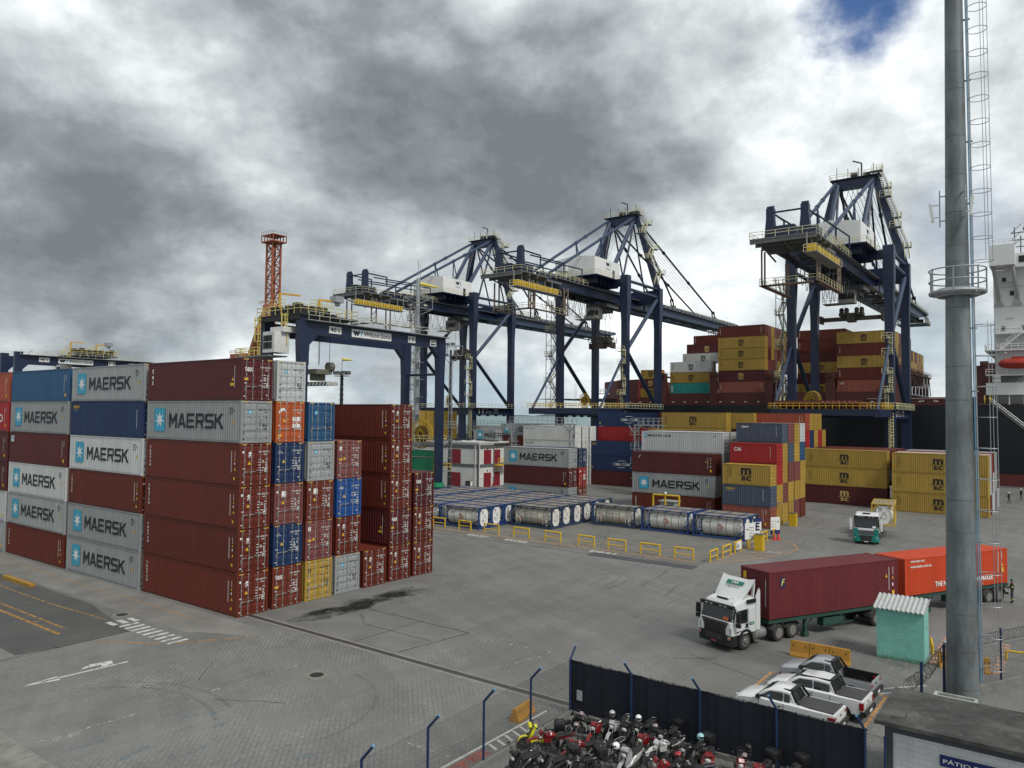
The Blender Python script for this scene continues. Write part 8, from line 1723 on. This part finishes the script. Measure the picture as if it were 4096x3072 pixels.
def helmet(x,y,z,rz,mat,label):
    t=thing('helmet',label,'helmet',(x,y,z),rz,'helmets left on the motorcycles'); g=MB(); g.sphere((0,0,0),.14,16,9,(1.12,.95,1.0),-.75,1); part('shell',g,t,mat=mat,smooth=True); g=MB(); g.loft([[(.06,s*.125,z0),(.155,s*.06,z0),(.155,s*.06,z1),(.06,s*.125,z1)] for s,z0,z1 in ((-1,-.03,.05),(1,-.03,.05))]); part('visor',g,t,mat=GLASS); g=MB(); g.ring((0,0,-.1),(0,0,1),.105,.02,14,5); part('neck_trim',g,t,mat=TRIM)
def bike(kind,x,y,hd,c,label,box=None,lean=6,steer=14,z=0.):
    t=thing('motorcycle' if kind!='scooter' else 'scooter',label,'motorcycle' if kind!='scooter' else 'scooter',(x,y,z),R(hd),'motorcycles parked behind the screen fence'); M1=MP[c]; t.rotation_euler=(R(-lean),0,R(hd))
    f,rr=(.66,-.62) if kind!='scooter' else (.62,-.58); rw=.31 if kind!='scooter' else .27; tw=.11 if kind!='trail' else .10
    if kind=='trail': rw=.34; f=.72
    bwheel(t,rr,rw,tw+.02,kind=='trail','rear_wheel')
    e=bpy.data.objects.new('front_fork',None); col.objects.link(e); e.parent=t; e.location=(f-.22,0,0); e.rotation_euler=(0,0,R(steer)); f_=.22
    top=(-.10,0,.98 if kind!='trail' else 1.05)
    bwheel(e,f_,rw,tw,kind!='naked' and kind!='scooter' or kind=='cg','front_wheel')
    g=MB()
    for s in (-1,1): g.tube((f_,s*.085,rw),(-.06,s*.085,.92),.022,6)
    part('fork_tubes',g,e,mat=CHR if kind!='scooter' else TRIM)
    g=MB(); g.path([(-.22,-.36,top[2]+.03),(-.12,-.2,top[2]+.05),(-.08,0,top[2]),(-.12,.2,top[2]+.05),(-.22,.36,top[2]+.03)],.014,6); hb=part('handlebar',g,e,mat=TRIM if kind!='trail' else CHR); g=MB()
    for s in (-1,1): g.tube((-.17,s*.27,top[2]+.04),(-.24,s*.38,top[2]+.03),.022,6); 
    part('grip',g,hb,mat=BLACK)
    for s in (-1,1): g=MB(); g.tube((-.13,s*.2,top[2]+.04),(-.05,s*.32,top[2]+.24),.008,4); g.sphere((-.05,s*.33,top[2]+.27),.06,10,5,(.25,1.1,.75)); part('mirror',g,e,mat=BLACK)
    g=MB(); a=[R(20+14*i) for i in range(9)]; zf=rw+.02 if kind!='trail' else rw+.16
    for s0,s1 in zip(a,a[1:]): r_=rw+.03; g.add([(f_+r_*math.cos(s0),-.07,zf+r_*math.sin(s0)),(f_+r_*math.cos(s0),.07,zf+r_*math.sin(s0)),(f_+r_*math.cos(s1),.07,zf+r_*math.sin(s1)),(f_+r_*math.cos(s1),-.07,zf+r_*math.sin(s1))],[(0,1,2,3)])
    part('front_mudguard',g,e,mat=M1 if kind!='naked' or c!='black' else TRIM)
    if kind=='scooter':
        g=MB(); g.loft([[(x_,w*a_,z_) for a_ in (-1,-.5,.5,1)]+[(x_-.10,w*a_,z_-.03) for a_ in (1,.5,-.5,-1)] for x_,w,z_ in ((.50,.10,.42),(.46,.2,.55),(.36,.26,.74),(.26,.2,.92),(.20,.11,1.02))]); part('leg_shield',g,t,mat=M1,smooth=True)
        g=MB(); g.loft(loftx([(.34,.12,.32,.06),(.05,.14,.33,.07),(-.12,.16,.44,.16),(-.4,.19,.55,.16),(-.78,.10,.72,.07)])); part('tail_body',g,t,mat=M1,smooth=True)
        g=MB(); g.loft(loftx([(.02,.10,.66,.04),(-.25,.16,.74,.06),(-.55,.15,.78,.06),(-.78,.10,.82,.05)])); part('seat',g,t,mat=SEAT,smooth=True)
        g=MB(); g.loft([[(.02+.06*k,w*a_,z_) for a_ in (-1,1)]+[(-.1+.06*k,w*a_,z_) for a_ in (1,-1)] for k,w,z_ in ((0,.12,.92),(1,.17,1.0),(.5,.12,1.08))]); part('handlebar_cowl',g,e,mat=M1,smooth=True)
        g=MB(); g.sphere((.44,0,.80),.10,12,6,(.5,1.2,.8)); part('headlight',g,t,mat=LAMP,smooth=True); g=MB(); g.box(-.5,-.1,-.12,.12,.2,.42); g.tube((-.2,-.15,.26),(-.72,-.17,.34),.045,8); part('engine',g,t,mat=ENG)
    else:
        g=MB(); zt=.86 if kind!='trail' else .9; g.loft(loftx([(.36,.06,zt-.02,.06),(.28,.13,zt+.01,.10),(.12,.155,zt+.02,.12),(-.02,.12,zt-.01,.09),(-.10,.07,zt-.04,.05)])); tk=part('fuel_tank',g,t,mat=M1,smooth=True); g=MB(); g.lathe([(0,.05),(.018,.045)],(.14,0,zt+.135),(0,0,1),12); part('fuel_cap',g,tk,mat=CHR)
        g=MB(); g.loft(loftx([(.0,.08,zt-.06,.035),(-.2,.125,zt-.05,.045),(-.5,.12,zt+.0,.045),(-.72,.085,zt+.05,.035)])); part('seat',g,t,mat=SEAT,smooth=True)
        g=MB(); g.loft(loftx([(-.2,.10,zt-.14,.05),(-.5,.11,zt-.09,.05),(-.82,.07,zt+.02,.04)])); g.box(-.86,-.82,-.05,.05,zt-.02,zt+.05); part('tail_fairing',g,t,mat=M1 if (c!='red' or int(abs(x)*10)%2) else MP['black'],smooth=True)
        g=MB(); 
        for s in (-1,1): g.path([(-.45,s*.13,zt+.02),(-.80,s*.12,zt+.10),(-.90,0,zt+.11)],.012,5)
        part('grab_rail',g,t,mat=CHR if c in('white','silver','black') else TRIM)
        g=MB(); g.box(-.06,.26,-.11,.11,.24,.46); g.lathe([(-.09,.10),(.09,.10)],(.12,0,.55),(.35,0,1),12)
        for k in range(4): g.lathe([(-.006,.125),(.006,.125)],Vector((.12,0,.52))+Vector((.33,0,.94))*(k*.035-.03),(.35,0,1),10)
        g.lathe([(-.14,.09),(.14,.09)],(.02,0,.36),(0,1,0),12); part('engine',g,t,mat=ENG)
        g=MB(); g.path([(.36,0,.82),(.32,0,.35),(.05,0,.2),(-.2,0,.24),(-.25,0,.7)],.022,6); g.path([(.3,0,.78),(-.3,0,.70),(-.8,0,.82)],.02,6)
        for s in (-1,1): g.tube((-.62,s*.1,.31),(-.15,s*.08,.34),.022,6); g.tube((-.6,s*.11,.33),(-.42,s*.11,.76),.028,8)
        part('frame',g,t,mat=TRIM if c!='red' else MP['black'])
        g=MB(); g.path([(.2,-.1,.42),(.22,-.13,.2),(-.1,-.14,.2)],.02,6); g.tube((-.1,-.15,.22),(-.72,-.17,.36),.045,10); part('exhaust',g,t,mat=CHR)
        g=MB(); g.sphere((.05,0,.84),.09,12,7,(.7,1,1)); part('headlight',g,e,mat=LAMP,smooth=True)
        g=MB(); g.loft([[(.07+dx,s*.10,z_) for s in (-1,1)]+[(.0+dx,s*.11,z_) for s in (1,-1)] for dx,z_ in ((0.,.92),(.02,.99),(-.06,1.08))]); part('headlight_cowl',g,e,mat=M1)
        if kind=='trail': g=MB(); g.loft([[(f_+.42,-.03,rw+.42),(f_+.42,.03,rw+.42),(f_+.42,.03,rw+.44),(f_+.42,-.03,rw+.44)],[(f_+.0,-.07,rw+.44),(f_+.0,.07,rw+.44),(f_+.0,.07,rw+.47),(f_+.0,-.07,rw+.47)],[(f_-.3,-.05,rw+.36),(f_-.3,.05,rw+.36),(f_-.3,.05,rw+.38),(f_-.3,-.05,rw+.38)]]); part('high_mudguard',g,e,mat=M1)
        for s in (-1,1): g=MB(); g.loft([[(.42,s*.10,.84),(.42,s*.13,.84),(.40,s*.13,.66),(.40,s*.10,.66)],[(.10,s*.13,.86),(.10,s*.17,.86),(.12,s*.16,.66),(.12,s*.13,.66)]]); part('side_shroud',g,t,mat=M1)
    g=MB(); g.tube((-.05,.1,.26),(-.12,.26,.01),.014,5); part('side_stand',g,t,mat=TRIM)
    g=MB(); g.box(-.93,-.92,-.09,.09,.52,.64); g.beam((-.8,0,.68),(-.93,0,.5),.1,.02); part('number_plate',g,t,mat=P('plate_grey',(.35,.35,.35)))
    if box:
        g=MB(); zb=.92 if kind!='scooter' else .90; s_=1.0 if box==1 else .8
        g.loft([[(-.82+.21*s_*a_,.24*s_*b_,z_) for a_,b_ in ((-1,-.7),(-.8,-1),(.8,-1),(1,-.7),(1,.7),(.8,1),(-.8,1),(-1,.7))] for a0,z_ in ((.9,zb),)]+[[(-.82+q*.21*s_*a_,q*.24*s_*b_,z_) for a_,b_ in ((-1,-.7),(-.8,-1),(.8,-1),(1,-.7),(1,.7),(.8,1),(-.8,1),(-1,.7))] for q,z_ in ((1.08,zb+.1),(1.1,zb+.2*s_),(1.0,zb+.29*s_),(.7,zb+.33*s_))]); bx=part('top_box',g,t,mat=BLACK,smooth=True); g=MB(); g.lathe([(0,.022),(.01,.022)],(-.82,0,zb+.335*s_),(0,0,1),8); part('badge',g,bx,mat=CHR)
    return t
BK=[('scooter',-17.75,26.1,214,'yellow','bright yellow scooter beside the mesh fence',1),
('scooter',-17.0,23.75,250,'black','large black scooter with a clear windscreen at the lower left corner of the group',0),
('trail',-16.95,25.9,222,'red','red trail motorcycle with a wire wheel, right of the yellow scooter',0),
('scooter',-15.95,24.3,236,'black','black scooter with a rounded top box, second from the left at the bottom',1),
('naked',-15.0,24.75,238,'black','black motorcycle cut by the bottom edge, large top box towards the left',1),
('naked',-15.65,25.95,232,'red','red motorcycle in the second row, its front wheel turned left',0),
('naked',-14.85,26.45,248,'black','black naked motorcycle with a pale grab rail in the second row',0),
('naked',-16.85,28.1,185,'black','black motorcycle side-on against the left end of the dark screen',0),
('naked',-16.05,27.95,262,'red','red motorcycle by the dark screen, second from the left',0),
('naked',-15.55,28.55,265,'silver','grey motorcycle by the screen, third from the left',0),
('scooter',-15.05,28.65,268,'black','black scooter by the first screen post from the left',0),
('naked',-14.55,28.9,262,'black','black motorcycle under the white helmet by the screen',0),
('scooter',-13.9,26.55,262,'silver','silver scooter in the second row, seat facing the fence',0),
('naked',-13.95,28.1,258,'red','red motorcycle with a tall top box by the screen',0),
('naked',-13.5,28.95,262,'black','black motorcycle with a square top box pushed close to the screen',2),
('trail',-13.05,28.0,243,'white','white trail motorcycle with a high front mudguard',0),
('naked',-12.15,28.35,246,'black','black motorcycle with a large top box below the second screen post',1),
('scooter',-11.35,28.05,285,'red','red scooter with a white headlight right of the second screen post',0),
('naked',-12.25,26.45,215,'red','red and black motorcycle cut by the bottom edge in the middle',0),
('naked',-11.5,26.9,212,'black','black motorcycle with a grey seat cover at the bottom edge',0),
('naked',-10.25,28.35,290,'red','slim red motorcycle with raised mirrors near the third screen post',0),
('naked',-9.45,28.35,262,'red','red motorcycle with a wide black top box near the third screen post',1),
('naked',-8.55,28.7,255,'black','rightmost black motorcycle with a top box at the end of the screen',1)]
for k_,x,y,h_,c_,lb,bx in BK: bike(k_,x,y,h_,c_,lb,bx)
HS_=P('helmet_silver',(.45,.45,.45),rough=.25); HR=P('helmet_red',(.35,.03,.03),rough=.3); HB=P('helmet_black',(.02,.02,.02),rough=.2); HT=P('helmet_teal',(.35,.58,.60),rough=.3); HP=P('helmet_patterned',(.25,.2,.2),rough=.3,var=1.2,scale=14)
for x,y,z,rz,mt,lb in ((-15.75,28.6,1.15,-60,HS_,'silver full-face helmet on the bike by the left part of the screen'),(-16.75,27.75,1.12,-80,HP,'black and white helmet on the motorcycle side-on to the screen'),(-16.75,27.35,.80,-80,HP,'pink-patterned helmet hanging low beside the side-on motorcycle'),(-14.65,28.85,1.15,-60,HW,'white helmet under a net by the first screen post'),(-14.15,26.0,1.12,-120,HW,'white open helmet on the front of the silver scooter'),(-13.75,28.55,1.12,-60,HP,'black and white helmet below the square top box'),(-11.75,28.4,1.28,-30,HT,'pale teal helmet hanging by the second screen post'),(-12.0,26.85,1.06,-60,HR,'red helmet with pale stripes at the bottom edge'),(-10.0,28.75,1.22,-50,HB,'black helmet with red marks, upper one of two by the third screen post'),(-10.0,28.35,1.02,-50,HP,'patterned helmet, lower one of two by the third screen post'),(-12.7,28.6,.98,-60,HB,'black helmet right of the white trail motorcycle')): helmet(x,y,z,R(rz),mt,lb)
